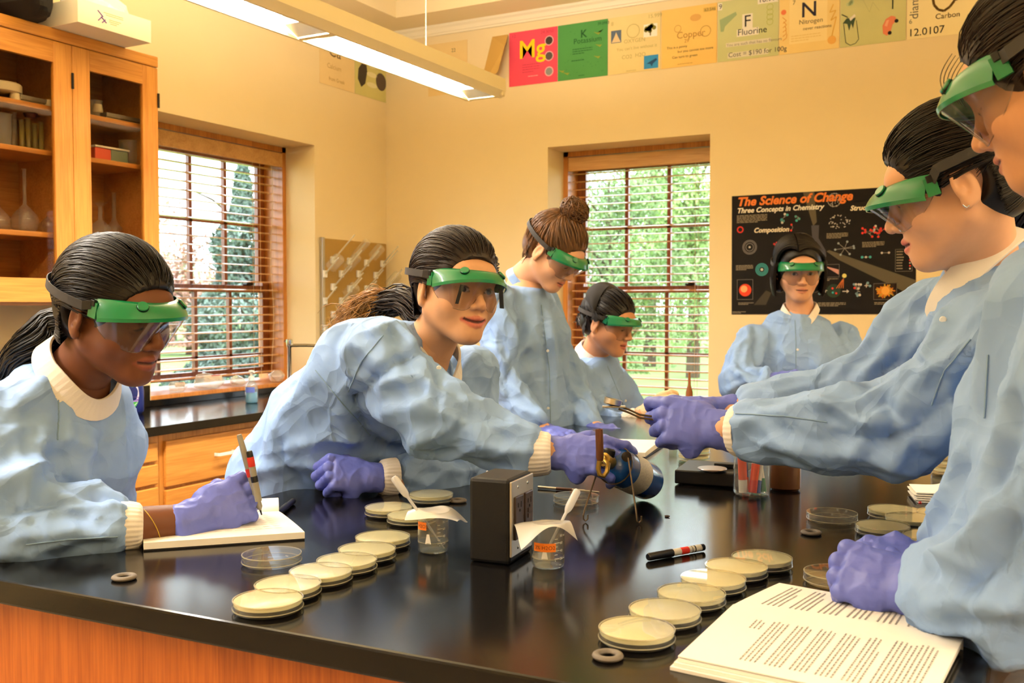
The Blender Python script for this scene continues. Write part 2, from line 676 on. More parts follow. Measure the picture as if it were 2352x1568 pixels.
# ------------------------------------------------------------------ outside: lawn and trees
M_lawn = vary(mat('lawn', (120, 150, 70), 0.9), (0.6, 0.6, 0.6), 0.3)
tag(struct('ground', MB().box((-140, -40, -0.6), (60, 140, -0.4)), M_lawn), 'green lawn outside the windows')
M_bark = vary(mat('bark', (92, 76, 60), 0.9), (20, 20, 3), 0.3)


def leafmat(name, col, dark):
    m = vary(mat(name, col, 0.6, spec=0.3), (1.2, 1.2, 1.2), 0.3, second=dark)
    return m


def tree(name, label, base, h, rx, col, dark, n=5200, shape='round', leaf=0.16, group='trees outside the windows'):
    base = np.asarray(base, float)
    root = empty(name, base, label, 'tree', group)
    b = MB()
    b.tube([base + (0, 0, -0.1), base + (0.05, 0, h * 0.4), base + (0, 0.05, h * 0.9)], [h * 0.025, h * 0.018, h * 0.004], 8)
    for k in range(9):
        a = k * 2.4
        z = h * (0.3 + 0.06 * k)
        e = base + (math.cos(a) * rx * 0.7, math.sin(a) * rx * 0.7, z + h * 0.14)
        b.tube([base + (0, 0, z), (base + (0, 0, z) + e) / 2 + (0, 0, 0.1), e], [h * 0.008, h * 0.005, h * 0.002], 5)
    b.build('trunk', M_bark, root, smooth=True)
    r = np.random.default_rng(int(abs(base[0] * 31 + base[1] * 17)) + 3)
    if shape == 'cone':
        t = r.random(n) ** 0.6
        z = h * (1 - t * 0.95)
        rad = rx * t * (0.35 + 0.65 * r.random(n) ** 0.4) * (0.8 + 0.2 * np.sin(z * 5))
        a = r.random(n) * 2 * math.pi
        c = np.stack([rad * np.cos(a), rad * np.sin(a), z], 1)
    else:
        k = 34
        cc = r.normal(size=(k, 3)) * [rx * 0.42, rx * 0.42, h * 0.23] + [0, 0, h * 0.48]
        c = cc[r.integers(0, k, n)] + r.normal(size=(n, 3)) * [rx * 0.15, rx * 0.15, h * 0.06]
        c[:, 2] = np.maximum(c[:, 2], h * 0.08)
    c += base
    d1 = r.normal(size=(n, 3))
    d1 /= np.linalg.norm(d1, axis=1)[:, None]
    d2 = np.cross(d1, r.normal(size=(n, 3)))
    d2 /= np.linalg.norm(d2, axis=1)[:, None]
    s = leaf * (0.6 + 0.8 * r.random(n))[:, None]
    v = np.stack([c - d1 * s, c + d2 * s * 0.45, c + d1 * s, c - d2 * s * 0.45], 1).reshape(-1, 3)
    me = bpy.data.meshes.new('foliage')
    me.from_pydata(v.tolist(), [], np.arange(4 * n).reshape(-1, 4).tolist())
    o = bpy.data.objects.new('foliage', me)
    COL.objects.link(o)
    me.materials.append(leafmat(name + '_leaves', col, dark))
    o.parent = root
    o.matrix_parent_inverse = root.matrix_world.inverted()
    o['kind'] = 'stuff'


def outp(px, d):
    p = P(px, 700, d)
    return (p[0], p[1], -0.4)


tree('conifer', 'dark grey green conifer seen through the side wall window', outp(560, 17), 4.3, 1.5, (120, 138, 128), (74, 92, 86), 15000, 'cone', 0.055)
tree('maple_tree', 'red autumn maple beyond the side wall window', outp(432, 34), 4.4, 2.2, (205, 150, 140), (150, 120, 100), 5000, leaf=0.1)
tree('far_tree', 'pale green tree far across the lawn, left in the side window', outp(400, 48), 4.6, 3.4, (165, 180, 140), (125, 140, 105), 5000, leaf=0.14)
for i, (px, d, h, rx, c, dk, lab) in enumerate((
        (1395, 19.5, 4.6, 1.3, (150, 170, 116), (98, 122, 80), 'green leafy tree at the left of the back window'),
        (1492, 27.5, 8.2, 1.6, (176, 196, 128), (120, 148, 88), 'tall yellow green tree in the middle of the back window'),
        (1592, 23.3, 7.2, 1.2, (168, 190, 122), (112, 140, 84), 'tall yellow green tree at the right of the back window'),
        (1436, 32.5, 6.2, 2.0, (140, 164, 122), (96, 118, 86), 'darker green tree behind the others in the back window'),
        (1560, 37.5, 6.9, 2.2, (144, 168, 120), (94, 118, 82), 'far green tree behind the right trees of the back window'),
        (1340, 43, 7.0, 1.5, (130, 150, 114), (90, 110, 80), 'dark green tree half hidden by the back window frame'),
        (2345, 20, 5.0, 2.0, (150, 176, 120), (100, 126, 80), 'green tree outside the window behind the student at far right'))):
    tree('leafy_tree', lab, outp(px, d), h, rx, c, dk, 12000, 'round', 0.055)

# ================================================================== FURNITURE
M_oak_y = wood('cabinet_oak', (220, 152, 66), (190, 118, 40), 'y', 0.35)
M_oak_z = wood('cabinet_oak_upright', (224, 156, 70), (194, 120, 42), 'z', 0.35)
M_oak_in = wood('cabinet_interior', (206, 142, 76), (176, 112, 50), 'y', 0.5)
M_epoxy = bump(mat('black_epoxy', (15, 13, 12), 0.15, spec=0.4), (350, 350, 350), 0.05, 0.0006)
M_steel = mat('brushed_steel', (190, 188, 182), 0.3, 1.0)
M_chrome = mat('chrome', (210, 210, 208), 0.12, 1.0)
M_white = mat('white_plastic', (236, 232, 220), 0.4)
M_blackp = mat('black_plastic', (13, 13, 13), 0.4, spec=0.4)

# --- laboratory table
TZ = 0.915
TX0, TX1, TY0, TY1 = -1.447, -0.045, 0.922, 3.35
table = empty('laboratory_table', ((TX0 + TX1) / 2, (TY0 + TY1) / 2, 0), 'large laboratory table with a glossy black top and oak panelled base', 'table')
# top is a hair off square with the walls, as the photo shows
b = MB()
b.prism([(TX0, 0.906, TZ - 0.036), (TX1, 0.962, TZ - 0.036), (TX1, TY1, TZ - 0.036), (TX0, TY1, TZ - 0.036)], (0, 0, 0.036))
b.build('table_top', M_epoxy, table, bevel=0.004)
M_panel = wood('table_panel_oak', (196, 104, 28), (158, 74, 14), 'z', 0.4, scale=1.6)
b = MB()
b.prism([(TX0 + 0.03, 0.945, 0.1), (TX1 - 0.03, 1.0, 0.1), (TX1 - 0.03, TY1 - 0.04, 0.1), (TX0 + 0.03, TY1 - 0.04, 0.1)], (0, 0, TZ - 0.136))
b.build('base_panel', M_panel, table)
MB().box((TX0 + 0.08, 1.05, 0), (TX1 - 0.08, TY1 - 0.09, 0.1)).build('plinth', M_blackp, table)

# --- counter along the left wall
CX, CZ = -3.0, 0.85
cnt = tag(MB().box((XL + 0.002, 0.9, CZ - 0.036), (CX, YB - 0.005, CZ)).build('counter_top', M_epoxy, bevel=0.004),
          'long black epoxy counter along the side wall under the window', 'counter')
b = MB()
b.box((XL + 0.001, 0.9, CZ), (XL + 0.02, W1[0] - 0.02, CZ + 0.1))
b.build('backsplash', M_epoxy, cnt, bevel=0.002)
b = MB()
b.box((XL + 0.002, W1[0] - 0.02, CZ), (XL + 0.02, YB - 0.005, CZ + 0.03))
b.build('backsplash', M_epoxy, cnt, bevel=0.002)


def base_unit(y0, y1, splits, handle, label):
    root = empty('base_cabinet', ((XL + CX) / 2, (y0 + y1) / 2, 0), label, 'cabinet', 'oak base cabinets under the counter')
    MB().box((XL + 0.003, y0 + 0.001, 0), (CX - 0.045, y1 - 0.001, CZ - 0.038)).build('body', M_oak_z, root)
    zs = splits
    for a, c in zip(zs[:-1], zs[1:]):
        d = MB().box((CX - 0.046, y0 + 0.02, c + 0.006), (CX - 0.026, y1 - 0.02, a - 0.006)).build('drawer', M_oak_y, root, bevel=0.004)
        if handle:
            yc, zc = (y0 + y1) / 2 - 0.005, (a + c) / 2 + 0.005
            h = MB()
            pts = [(CX - 0.03, yc - 0.05, zc), (CX - 0.004, yc - 0.05, zc), (CX + 0.0, yc - 0.046, zc), (CX + 0.0, yc + 0.046, zc), (CX - 0.004, yc + 0.05, zc), (CX - 0.03, yc + 0.05, zc)]
            h.tube(pts, 1.0, flat=(0.003, 0.006, (0, 0, 1)))
            h.build('handle', M_white, d)


base_unit(1.66, 2.20, (0.79, 0.60, 0.41, 0.12), True, 'oak drawer cabinet hidden behind the nearest student at left')
base_unit(2.20, 2.742, (0.79, 0.705, 0.615, 0.40, 0.12), False, 'narrow oak base cabinet with three small drawers, left of the white handle')
base_unit(2.742, 3.41, (0.79, 0.595, 0.36, 0.12), True, 'oak base cabinet with a wide drawer and white bar handle')
base_unit(3.41, 4.2, (0.79, 0.595, 0.36, 0.12), True, 'oak base cabinet behind the leaning student')

# --- wall cabinet with glass doors
cz0, cz1, cx1 = 1.33, 2.363, -3.3
cy0, cy1 = 1.32, 2.993
wc = empty('wall_cabinet', (XL, (cy0 + cy1) / 2, cz0), 'oak wall cabinet with glass doors full of laboratory glassware', 'cabinet')
b = MB()
b.box((XL, cy1 - 0.02, cz0), (cx1 - 0.02, cy1, cz1)).box((XL, cy0, cz0), (cx1 - 0.02, cy0 + 0.02, cz1))
b.box((XL, cy0, cz0), (cx1 - 0.02, cy1, cz0 + 0.03)).box((XL, cy0, cz1 - 0.03), (cx1 - 0.02, cy1, cz1))
b.box((XL, cy0, cz0), (XL + 0.012, cy1, cz1))
b.box((XL, 2.565, cz0), (cx1 - 0.02, 2.585, cz1))
b.build('carcass', M_oak_in, wc)
SH = (1.597, 1.908, 2.078)
for z in SH:
    MB().box((XL + 0.013, cy0 + 0.02, z - 0.02), (cx1 - 0.045, cy1 - 0.02, z)).build('shelf', wood('shelf_oak', (214, 146, 66), (180, 112, 42), 'y', 0.4), wc, bevel=0.003)
M_cabglass = glassy('cabinet_glass', (246, 242, 234), 0.13, 0.01, 1.4)
MB().box((cx1 - 0.02, cy0, cz1 - 0.045), (cx1 + 0.004, cy1, cz1)).build('cornice', M_oak_y, wc, bevel=0.004)
for (a, c) in ((1.325, 1.742), (1.744, 2.158), (2.16, 2.574), (2.576, 2.993)):
    dr = MB().box((cx1 - 0.02, a, cz0), (cx1, a + 0.08, cz1 - 0.047)).box((cx1 - 0.02, c - 0.08, cz0), (cx1, c, cz1 - 0.047)).build('door', M_oak_z, wc, bevel=0.003)
    MB().box((cx1 - 0.019, a + 0.08, 2.236), (cx1 - 0.001, c - 0.08, cz1 - 0.048)).build('top_rail', M_oak_y, dr)
    MB().box((cx1 - 0.019, a + 0.08, cz0 + 0.001), (cx1 - 0.001, c - 0.08, 1.42)).build('bottom_rail', M_oak_y, dr)
    MB().box((cx1 - 0.012, a + 0.079, 1.419), (cx1 - 0.009, c - 0.079, 2.237)).build('pane', M_cabglass, dr)
    for z in (1.5, 2.18):
        MB().tube([(cx1 + 0.004, c - 0.001, z - 0.03), (cx1 + 0.004, c - 0.001, z + 0.03)], 0.005, 8).build('hinge', M_dark, dr)
MB().box((XL + 0.05, cy0 + 0.01, cz0 - 0.012), (cx1 - 0.04, cy1 - 0.005, cz0)).build('bottom_trim', M_oak_y, wc)

# --- glassware on the shelves
M_glass = glassy('laboratory_glass', (246, 248, 244), 1.0, 0.03, 1.5, body=0.10)
M_cyl = glassy('yellowed_glass', (236, 234, 176), 1.0, 0.05, 1.5, body=0.22, bodycol=(220, 216, 130))
GX = -3.45


def flask_prof(h, r, neck):
    return [(0, 0.002), (r * 0.55, 0.0), (r * 0.9, h * 0.06), (r, h * 0.16), (r * 0.86, h * 0.27), (r * 0.45, h * 0.37), (neck, h * 0.44), (neck, h * 0.97), (neck * 1.5, h)]


def shelf_item(name, label, y, z, prof, m, cat, x=GX, n=24, group='glassware on the cabinet shelves'):
    o = MB().lathe(prof, n, (0, 0, 0)).build(name, m, smooth=True)
    o.location = (x, y, z)
    return tag(o, label, cat, group)


def at_shelf(px, X=GX):
    t = (px - 1176) / FPX
    d = X / (0.8813 * t - 0.4726)
    return (0.4726 * t + 0.8813) * d


for px, h, r, nk, lab in ((62, 0.245, 0.052, 0.007, 'tall volumetric flask with a thin neck in the left cabinet door'),
                          (1, 0.22, 0.048, 0.006, 'volumetric flask cut by the left edge of the picture'),
                          (117, 0.17, 0.036, 0.005, 'small volumetric flask beside the left door frame'),
                          (234, 0.15, 0.042, 0.006, 'round flask with a wide flared lip in the right cabinet door'),
                          (266, 0.205, 0.036, 0.009, 'long necked flask in the middle of the right cabinet door'),
                          (320, 0.20, 0.034, 0.004, 'slim flask beside the right door frame of the cabinet')):
    pr = flask_prof(h, r, nk)
    if px == 234:
        pr = [(0, 0.002), (0.03, 0), (0.044, 0.02), (0.042, 0.045), (0.02, 0.066), (0.009, 0.075), (0.008, 0.13), (0.03, 0.146), (0.036, 0.148)]
    xs_ = GX - (0.07 if px in (266, 1) else 0)
    shelf_item('volumetric_flask', lab, at_shelf(px, xs_), SH[0] + 0.001, pr, M_glass, 'flask', xs_)
for px, h, r, lab in ((58, 0.115, 0.010, 'first yellowed measuring cylinder from the left'), (73, 0.125, 0.010, 'second yellowed measuring cylinder'),
                      (88, 0.11, 0.010, 'third yellowed measuring cylinder'), (102, 0.12, 0.010, 'fourth yellowed measuring cylinder, nearest the frame')):
    shelf_item('measuring_cylinder', lab + ' on the cabinet shelf', at_shelf(px), SH[1] + 0.001,
               [(0, 0), (r * 1.15, 0), (r * 1.15, 0.006), (r, 0.012), (r, h), (r * 1.25, h + 0.004)], M_cyl, 'cylinder')
shelf_item('beaker', 'frosted jug in the left end of the cabinet', at_shelf(8), SH[1] + 0.001, [(0, 0.002), (0.036, 0), (0.04, 0.01), (0.043, 0.12), (0.046, 0.125)], glassy('frosted', (225, 225, 215), 1, 0.2, 1.45, body=0.3), 'beaker')
shelf_item('measuring_cylinder', 'clear measuring cylinder with a wide foot on the upper shelf', at_shelf(40), SH[1] + 0.001, [(0, 0), (0.024, 0), (0.024, 0.006), (0.011, 0.012), (0.01, 0.135), (0.014, 0.14)], M_glass, 'cylinder')
shelf_item('beaker', 'tall clear beaker at the right of the cabinet', at_shelf(303), SH[1] + 0.001, [(0, 0.002), (0.04, 0), (0.043, 0.01), (0.043, 0.105), (0.047, 0.11)], glassy('beaker_thick', (236, 236, 226), 1, 0.05, 1.5, body=0.25), 'beaker')
shelf_item('beaker', 'small clear beaker on the top shelf', at_shelf(226), SH[2] + 0.001, [(0, 0.002), (0.028, 0), (0.03, 0.008), (0.03, 0.075), (0.033, 0.08)], glassy('beaker_mid', (236, 236, 226), 1, 0.05, 1.5, body=0.3), 'beaker')
shelf_item('bulb', 'dark red rubber bulb on the cabinet shelf', at_shelf(79), SH[1] + 0.13, [(0, 0), (0.02, 0.004), (0.026, 0.018), (0.018, 0.032), (0, 0.036)], mat('red_rubber', (86, 30, 20), 0.6), 'bulb')
# plastic tub with a pink and a grey block
tub = empty('plastic_tub', (GX, at_shelf(248), SH[1] + 0.001), 'low plastic tub of pink and grey blocks with a white lid', 'tub')
ya, yb_ = at_shelf(206), at_shelf(282)
MB().box((GX - 0.06, ya, SH[1] + 0.002), (GX + 0.05, (ya + yb_) / 2 - 0.005, SH[1] + 0.055)).build('pink_block', mat('pink_plastic', (226, 96, 76), 0.5), tub, bevel=0.004)
MB().box((GX - 0.06, (ya + yb_) / 2 - 0.005, SH[1] + 0.002), (GX + 0.05, yb_, SH[1] + 0.055)).build('grey_block', mat('grey_green_plastic', (132, 150, 132), 0.5), tub, bevel=0.004)
MB().box((GX - 0.065, ya - 0.003, SH[1] + 0.055), (GX + 0.055, yb_ + 0.004, SH[1] + 0.063)).build('lid', M_white, tub, bevel=0.002)
# instrument trays on the top shelf
for px0, px1, lab in ((30, 128, 'grey metal tray in the left cabinet door'), (226, 330, 'grey metal tray in the right cabinet door')):
    y0_, y1_ = at_shelf(px0), at_shelf(px1)
    t_ = MB()
    t_.box((GX - 0.08, y0_, SH[2] + 0.012), (GX + 0.07, y1_, SH[2] + 0.03)).box((GX - 0.08, y0_, SH[2]), (GX - 0.07, y1_, SH[2] + 0.02)).box((GX + 0.055, y0_, SH[2]), (GX + 0.065, y1_, SH[2] + 0.02))
    tag(t_.build('metal_tray', mat('tray_grey', (150, 146, 138), 0.4, 0.5), bevel=0.002), lab, 'tray')
for px, dz, s, lab in ((48, 0.03, 0.022, 'cream stopper on the left tray'), (40, 0.0, 0.02, 'cream stopper below the left tray'), (243, 0.03, 0.022, 'cream stopper on the right tray'), (116, 0.0, 0.02, 'small glass knob stopper beside the left door frame')):
    yy = at_shelf(px, -3.4)
    o = MB().lathe([(0, 0), (s * 0.9, 0), (s, s * 0.3), (s * 0.8, s * 1.5), (0, s * 1.5)], 14, (0, 0, 0)).build('rubber_stopper', mat('cream_rubber', (232, 222, 190), 0.6), smooth=True)
    o.location = (-3.39 if dz == 0 else -3.43, yy, SH[2] + dz + 0.001)
    tag(o, lab, 'stopper')
o = MB().lathe([(0, 0), (0.075, 0), (0.082, 0.004), (0.082, 0.032), (0.078, 0.036), (0, 0.036)], 28).build('round_tin', mat('cream_tin', (226, 214, 184), 0.4), smooth=True)
o.location = (GX, at_shelf(6), SH[2] + 0.031)
tag(o, 'round cream tin at the top left of the cabinet', 'tin')

# --- on top of the cabinet
zt = cz1 + 0.001
M_card = mat('white_cardboard', (246, 238, 214), 0.7)
bxr = empty('cardboard_tray', (-3.38, 2.655, zt), 'shallow white cardboard tray overhanging the cabinet top', 'box')
x0_, x1_, y0_, y1_, h_ = -3.6, -3.15, 2.486, 2.826, 0.088
MB().box((x0_, y0_, zt), (x1_, y1_, zt + 0.004)).build('base', M_card, bxr)
for nm, a, c in (('front_wall', (x1_ - 0.004, y0_, zt + 0.004), (x1_, y1_, zt + h_)), ('back_wall', (x0_, y0_, zt + 0.004), (x0_ + 0.004, y1_, zt + h_)),
                 ('side_wall', (x0_ + 0.004, y0_, zt + 0.004), (x1_ - 0.004, y0_ + 0.004, zt + h_)), ('side_wall', (x0_ + 0.004, y1_ - 0.004, zt + 0.004), (x1_ - 0.004, y1_, zt + h_))):
    MB().box(a, c).build(nm, M_card, bxr)
mk = MB()
for k, (yy, zz, ll, an) in enumerate(((2.585, 0.055, 0.03, 0.9), (2.6, 0.035, 0.03, 0.9), (2.583, 0.035, 0.022, -0.8), (2.6, 0.03, 0.02, -0.8))):
    dy, dz = math.sin(an) * ll / 2, math.cos(an) * ll / 2
    mk.tube([(x1_ + 0.0008, yy - dy, zt + zz + dz), (x1_ + 0.0008, yy + dy, zt + zz - dz)], 0.002, 6)
mk.build('printed_mark', mat('violet_ink', (120, 80, 150), 0.6), bxr)
mk = MB()
for zz, a, c in ((0.062, 2.60, 2.69), (0.055, 2.61, 2.69), (0.04, 2.625, 2.68), (0.033, 2.625, 2.67), (0.026, 2.63, 2.66)):
    mk.box((x1_, a, zt + zz), (x1_ + 0.0006, c, zt + zz + 0.0025))
mk.build('printed_line', mat('faded_ink', (226, 196, 130), 0.6), bxr)


def crumple(name, c, r, m, label, cat, seed=1, group=None, sub=4, amp=0.22, flat=0.0):
    bm = bmesh.new()
    bmesh.ops.create_icosphere(bm, subdivisions=sub, radius=1)
    rr = np.random.default_rng(seed)
    dirs = rr.normal(size=(40, 3))
    dirs /= np.linalg.norm(dirs, axis=1)[:, None]
    off = 0.78 + 0.4 * rr.random(40) * (amp / 0.22)
    for v in bm.verts:
        p = np.array(v.co)
        k = np.min(off / np.maximum(p @ dirs.T, 0.05))
        k = min(k, 1.25)
        q = p * k * r
        v.co = (q[0], q[1], max(q[2], -r[2] * 0.75))
    me = bpy.data.meshes.new(name)
    bm.to_mesh(me)
    bm.free()
    o = bpy.data.objects.new(name, me)
    COL.objects.link(o)
    me.materials.append(m)
    o.location = (c[0], c[1], c[2] + r[2] * 0.75)
    tag(o, label, cat, group)
    return o


M_bagw = mat('white_bag', (250, 250, 246), 0.25, trans=0.0)
crumple('plastic_bag', (-3.3, 2.66, zt + 0.006), np.array([0.12, 0.135, 0.12]), M_bagw, 'crumpled white plastic bag in the cardboard tray', 'bag', 4)
crumple('dark_cloth', (-3.36, 2.39, zt), np.array([0.18, 0.085, 0.1]), mat('dark_cloth', (34, 30, 24), 0.9), 'dark folded cloth on top of the cabinet', 'cloth', 9)
b = MB().box((-3.5, 2.01, zt), (-3.33, 2.155, zt + 0.16)).build('small_carton', mat('pale_carton', (214, 208, 204), 0.7), bevel=0.002)
tag(b, 'small printed carton at the top left corner', 'box')
MB().box((-3.3298, 2.012, zt), (-3.3292, 2.154, zt + 0.012)).build('blue_stripe', mat('blue_print', (60, 70, 130), 0.6), b)
o = MB().lathe([(0.0, 0), (0.055, 0), (0.058, 0.01), (0.05, 0.075), (0.047, 0.075), (0.054, 0.012), (0, 0.008)], 24, (-3.36, 2.225, zt)).build('metal_bowl', mat('tarnished_metal', (170, 130, 80), 0.3, 0.8), smooth=True)
tag(o, 'small tarnished metal bowl on top of the cabinet', 'bowl')

# --- drying rack with pegs on the left wall
rk = empty('drying_rack', (XL, 4.76, 1.1), 'brown peg drying rack hung with clear glassware near the corner', 'rack')
MB().box((XL + 0.002, 4.455, 1.06), (XL + 0.018, 5.075, 1.70)).build('board', vary(mat('rack_board', (176, 138, 66), 0.55), (3, 3, 3), 0.12), rk, bevel=0.003)
MB().box((XL + 0.002, 4.445, 1.06), (XL + 0.026, 4.463, 1.705)).build('edge_strip', M_steel, rk)
M_rod = glassy('clear_rod', (250, 246, 230), 1.0, 0.05, 1.5, body=0.45, bodycol=(250, 244, 220))
rd = nrm((0.80, 0.06, 0.72))
pegs = []
for (px, py, ln) in ((745, 629, 0.13), (764, 597, 0.21), (783, 629, 0.2), (802, 600, 0.16), (823, 629, 0.2), (841, 604, 0.15), (862, 632, 0.22), (878, 606, 0.16),
                     (745, 691, 0.12), (764, 659, 0.18), (783, 691, 0.2), (802, 663, 0.14), (823, 691, 0.18), (841, 663, 0.17), (862, 691, 0.16), (878, 668, 0.2),
                     (745, 754, 0.1), (764, 722, 0.15), (783, 754, 0.14), (802, 726, 0.16), (823, 754, 0.12), (841, 726, 0.14)):
    t = (px - 1176) / FPX
    d = (XL + 0.02) / (0.8813 * t - 0.4726)
    yy = (0.4726 * t + 0.8813) * d
    zz = CAM[2] + (700 - py) / FPX * d
    q = np.array([XL + 0.018, yy, zz])
    pegs.append(q)
    pg = MB().box((XL + 0.018, yy - 0.016, zz - 0.02), (XL + 0.034, yy + 0.016, zz + 0.02)).build('peg', M_white, rk, bevel=0.003)
    MB().tube([q + (0.012, 0, 0), q + rd * ln], [0.0055, 0.0045], 8).build('rod', M_rod, pg)
M_thin = glassy('thin_glassware', (250, 250, 244), 1.0, 0.03, 1.5, body=0.13, bodycol=(255, 250, 235))
for (k, r, h, lab) in ((0, 0.034, 0.09, 'inverted beaker on the upper left peg'), (2, 0.03, 0.10, 'inverted beaker on the second peg row'), (3, 0.022, 0.12, 'wide test tube high on the rack'),
                       (5, 0.03, 0.09, 'inverted beaker near the top right of the rack'), (10, 0.034, 0.08, 'inverted beaker in the middle of the rack'), (12, 0.026, 0.10, 'inverted flask below the middle of the rack'),
                       (15, 0.03, 0.1, 'inverted beaker with dark markings at the right end of the rack'), (17, 0.03, 0.08, 'inverted beaker low on the rack'), (19, 0.028, 0.1, 'inverted beaker low on the rack beside the blond hair')):
    q = pegs[k] + rd * 0.06 + (0, 0.004, -0.004)
    o = MB().lathe([(r * 1.06, 0), (r, 0.006), (r, h * 0.9), (r * 0.8, h), (0, h)], 20, q, rd).build('drying_glass', M_thin, smooth=True)
    tag(o, lab, 'glassware', 'glassware drying on the rack')

# --- faucet, bottles and bags at the counter
fa = empty('faucet', (-3.4, 3.92, CZ), 'chrome laboratory faucet behind the leaning student', 'faucet')
f0 = np.array([-3.4, 3.92, CZ])
MB().lathe([(0, 0), (0.026, 0), (0.026, 0.012), (0.014, 0.03), (0.011, 0.05), (0.010, 0.25), (0.014, 0.255), (0.016, 0.27), (0.016, 0.29), (0.011, 0.295), (0, 0.295)], 18, f0).build('post', M_chrome, fa, smooth=True)
MB().tube([f0 + (0, 0, 0.262), f0 + (0.1, 0.02, 0.264), f0 + (0.2, 0.03, 0.262), f0 + (0.225, 0.033, 0.245), f0 + (0.23, 0.034, 0.21)], 0.008, 10).build('spout', M_chrome, fa, smooth=True)
MB().tube([f0 + (0, 0, 0.278), f0 + (-0.03, 0.0, 0.285)], 0.007, 8).build('lever', M_chrome, fa, smooth=True)

q = PZ(578, 925, CZ)
sp = empty('soap_dispenser', q, 'clear pump bottle of blue hand soap beside the sink', 'bottle')
MB().lathe([(0, 0.001), (0.024, 0.001), (0.028, 0.006), (0.0275, 0.05), (0.0265, 0.052), (0, 0.052)], 22, q).build('blue_soap', mat('blue_soap', (70, 170, 205), 0.2, trans=0.3), sp, smooth=True)
MB().lathe([(0, 0), (0.026, 0), (0.031, 0.006), (0.030, 0.075), (0.022, 0.095), (0.012, 0.103), (0.012, 0.11)], 22, q).build('bottle', glassy('soap_bottle', (240, 248, 250), 1, 0.03, 1.45, body=0.15), sp, smooth=True)
MB().lathe([(0, 0.108), (0.014, 0.108), (0.014, 0.125), (0.006, 0.13), (0.006, 0.146), (0.012, 0.148), (0.012, 0.156), (0, 0.158)], 16, q).build('pump', M_white, sp, smooth=True)
MB().tube([q + (0, 0, 0.153), q + (0.03, -0.012, 0.150)], 0.005, 8).build('nozzle', M_white, sp)
o_ = q - nrm(q - CAM) * 0.0308
uu = RGT
lb = MB()
lb.grid(lambda a, c: q + 0.0312 * (math.sin((a - .5) * 1.5) * RGT - math.cos((a - .5) * 1.5) * np.array([FWD[0], FWD[1], 0])) + np.array([0, 0, 0.052 + 0.026 * c]), 10, 3)
lb.build('print', mat('soap_print', (90, 110, 190), 0.5), sp)

q = PZ(306, 950, CZ)
db = empty('detergent_bottle', q, 'dark blue detergent bottle with a white and green label', 'bottle')
uh = RGT
vh = np.array([FWD[0], FWD[1], 0]) / np.linalg.norm(FWD[:2])


def dbg(a, c):
    prof = [(0.0, 0), (0.036, 0.0), (0.046, 0.012), (0.047, 0.10), (0.042, 0.14), (0.034, 0.18), (0.02, 0.21), (0.014, 0.22), (0.014, 0.25), (0, 0.25)]
    k = c * (len(prof) - 1)
    i = min(int(k), len(prof) - 2)
    f_ = k - i
    r_, h_ = prof[i][0] * (1 - f_) + prof[i + 1][0] * f_, prof[i][1] * (1 - f_) + prof[i + 1][1] * f_
    an = a * 2 * math.pi
    return q + uh * (r_ * math.cos(an)) + vh * (r_ * 0.62 * math.sin(an)) + np.array([0, 0, h_])


MB().grid(dbg, 28, 28, closed=True).build('body', mat('detergent_blue', (28, 40, 104), 0.25), db, smooth=True)


def oval(cx, cz, a, c, dz=0.0, lo=-1.0, hi=1.0):
    b_ = MB()
    pts = []
    for k in range(28):
        an = 2 * math.pi * k / 28
        x, z = cx + a * math.cos(an), cz + min(max(c * math.sin(an), lo * c), hi * c)
        rr = 0.047 if z < 0.1 else 0.047 - (z - 0.1) * 0.12
        yy = -0.62 * math.sqrt(max(rr * rr - x * x, 0)) - 0.0008 - dz
        pts.append(q + uh * x + vh * yy + np.array([0, 0, z]))
    b_.add(pts, [tuple(range(28))])
    return b_


oval(0.004, 0.085, 0.030, 0.062).build('label', mat('label_white', (232, 226, 238), 0.4), db)
oval(0.004, 0.085, 0.030, 0.062, 0.0006, -1, -0.5).build('label_green', mat('label_green', (70, 190, 70), 0.4), db)
oval(0.004, 0.085, 0.030, 0.062, 0.0004, -0.5, -0.15).build('label_violet', mat('label_violet', (130, 104, 180), 0.4), db)
oval(0.01, 0.125, 0.007, 0.007, 0.0008).build('label_dot', mat('label_dot', (80, 180, 120), 0.4), db)

M_clearbag = glassy('clear_bag', (246, 244, 240), 1.0, 0.12, 1.5, body=0.28, bodycol=(244, 236, 224))
zsill = W1[2] + 0.026
for k, (px, py, r, lab) in enumerate(((478, 880, (0.05, 0.10, 0.045), 'crumpled clear plastic bag lying on the window sill'), (405, 895, (0.035, 0.05, 0.03), 'small clear bag at the left end of the window sill'),
                                      (545, 890, (0.035, 0.045, 0.03), 'clear bag of parts behind the soap bottle'), (635, 888, (0.04, 0.05, 0.035), 'clear bag of parts at the right end of the window sill'))):
    t = (px - 1176) / FPX
    d = (XL - 0.07) / (0.8813 * t - 0.4726)
    yy = (0.4726 * t + 0.8813) * d
    o = crumple('plastic_bag', (XL - 0.07, yy, zsill + 0.001), np.array(r), M_clearbag, lab, 'bag', 20 + k, amp=0.3)
    if k in (0, 1):
        s_ = MB()
        w_ = r[1] * 0.6
        s_.box((r[0] * 0.55, -w_, r[2] * 0.1), (r[0] * 0.62, w_, r[2] * 0.8))
        part_local(s_, 'paper_label', mat('paper_label', (238, 214, 180), 0.7), o)
        s_ = MB().box((r[0] * 0.62, -w_ * 0.2, r[2] * 0.7), (r[0] * 0.63, w_ * 0.8, r[2] * 0.8))
        part_local(s_, 'red_print', mat('red_print', (200, 70, 50), 0.7), o)
q = np.array([-1.675, YB + 0.06, W2[2] + 0.026])
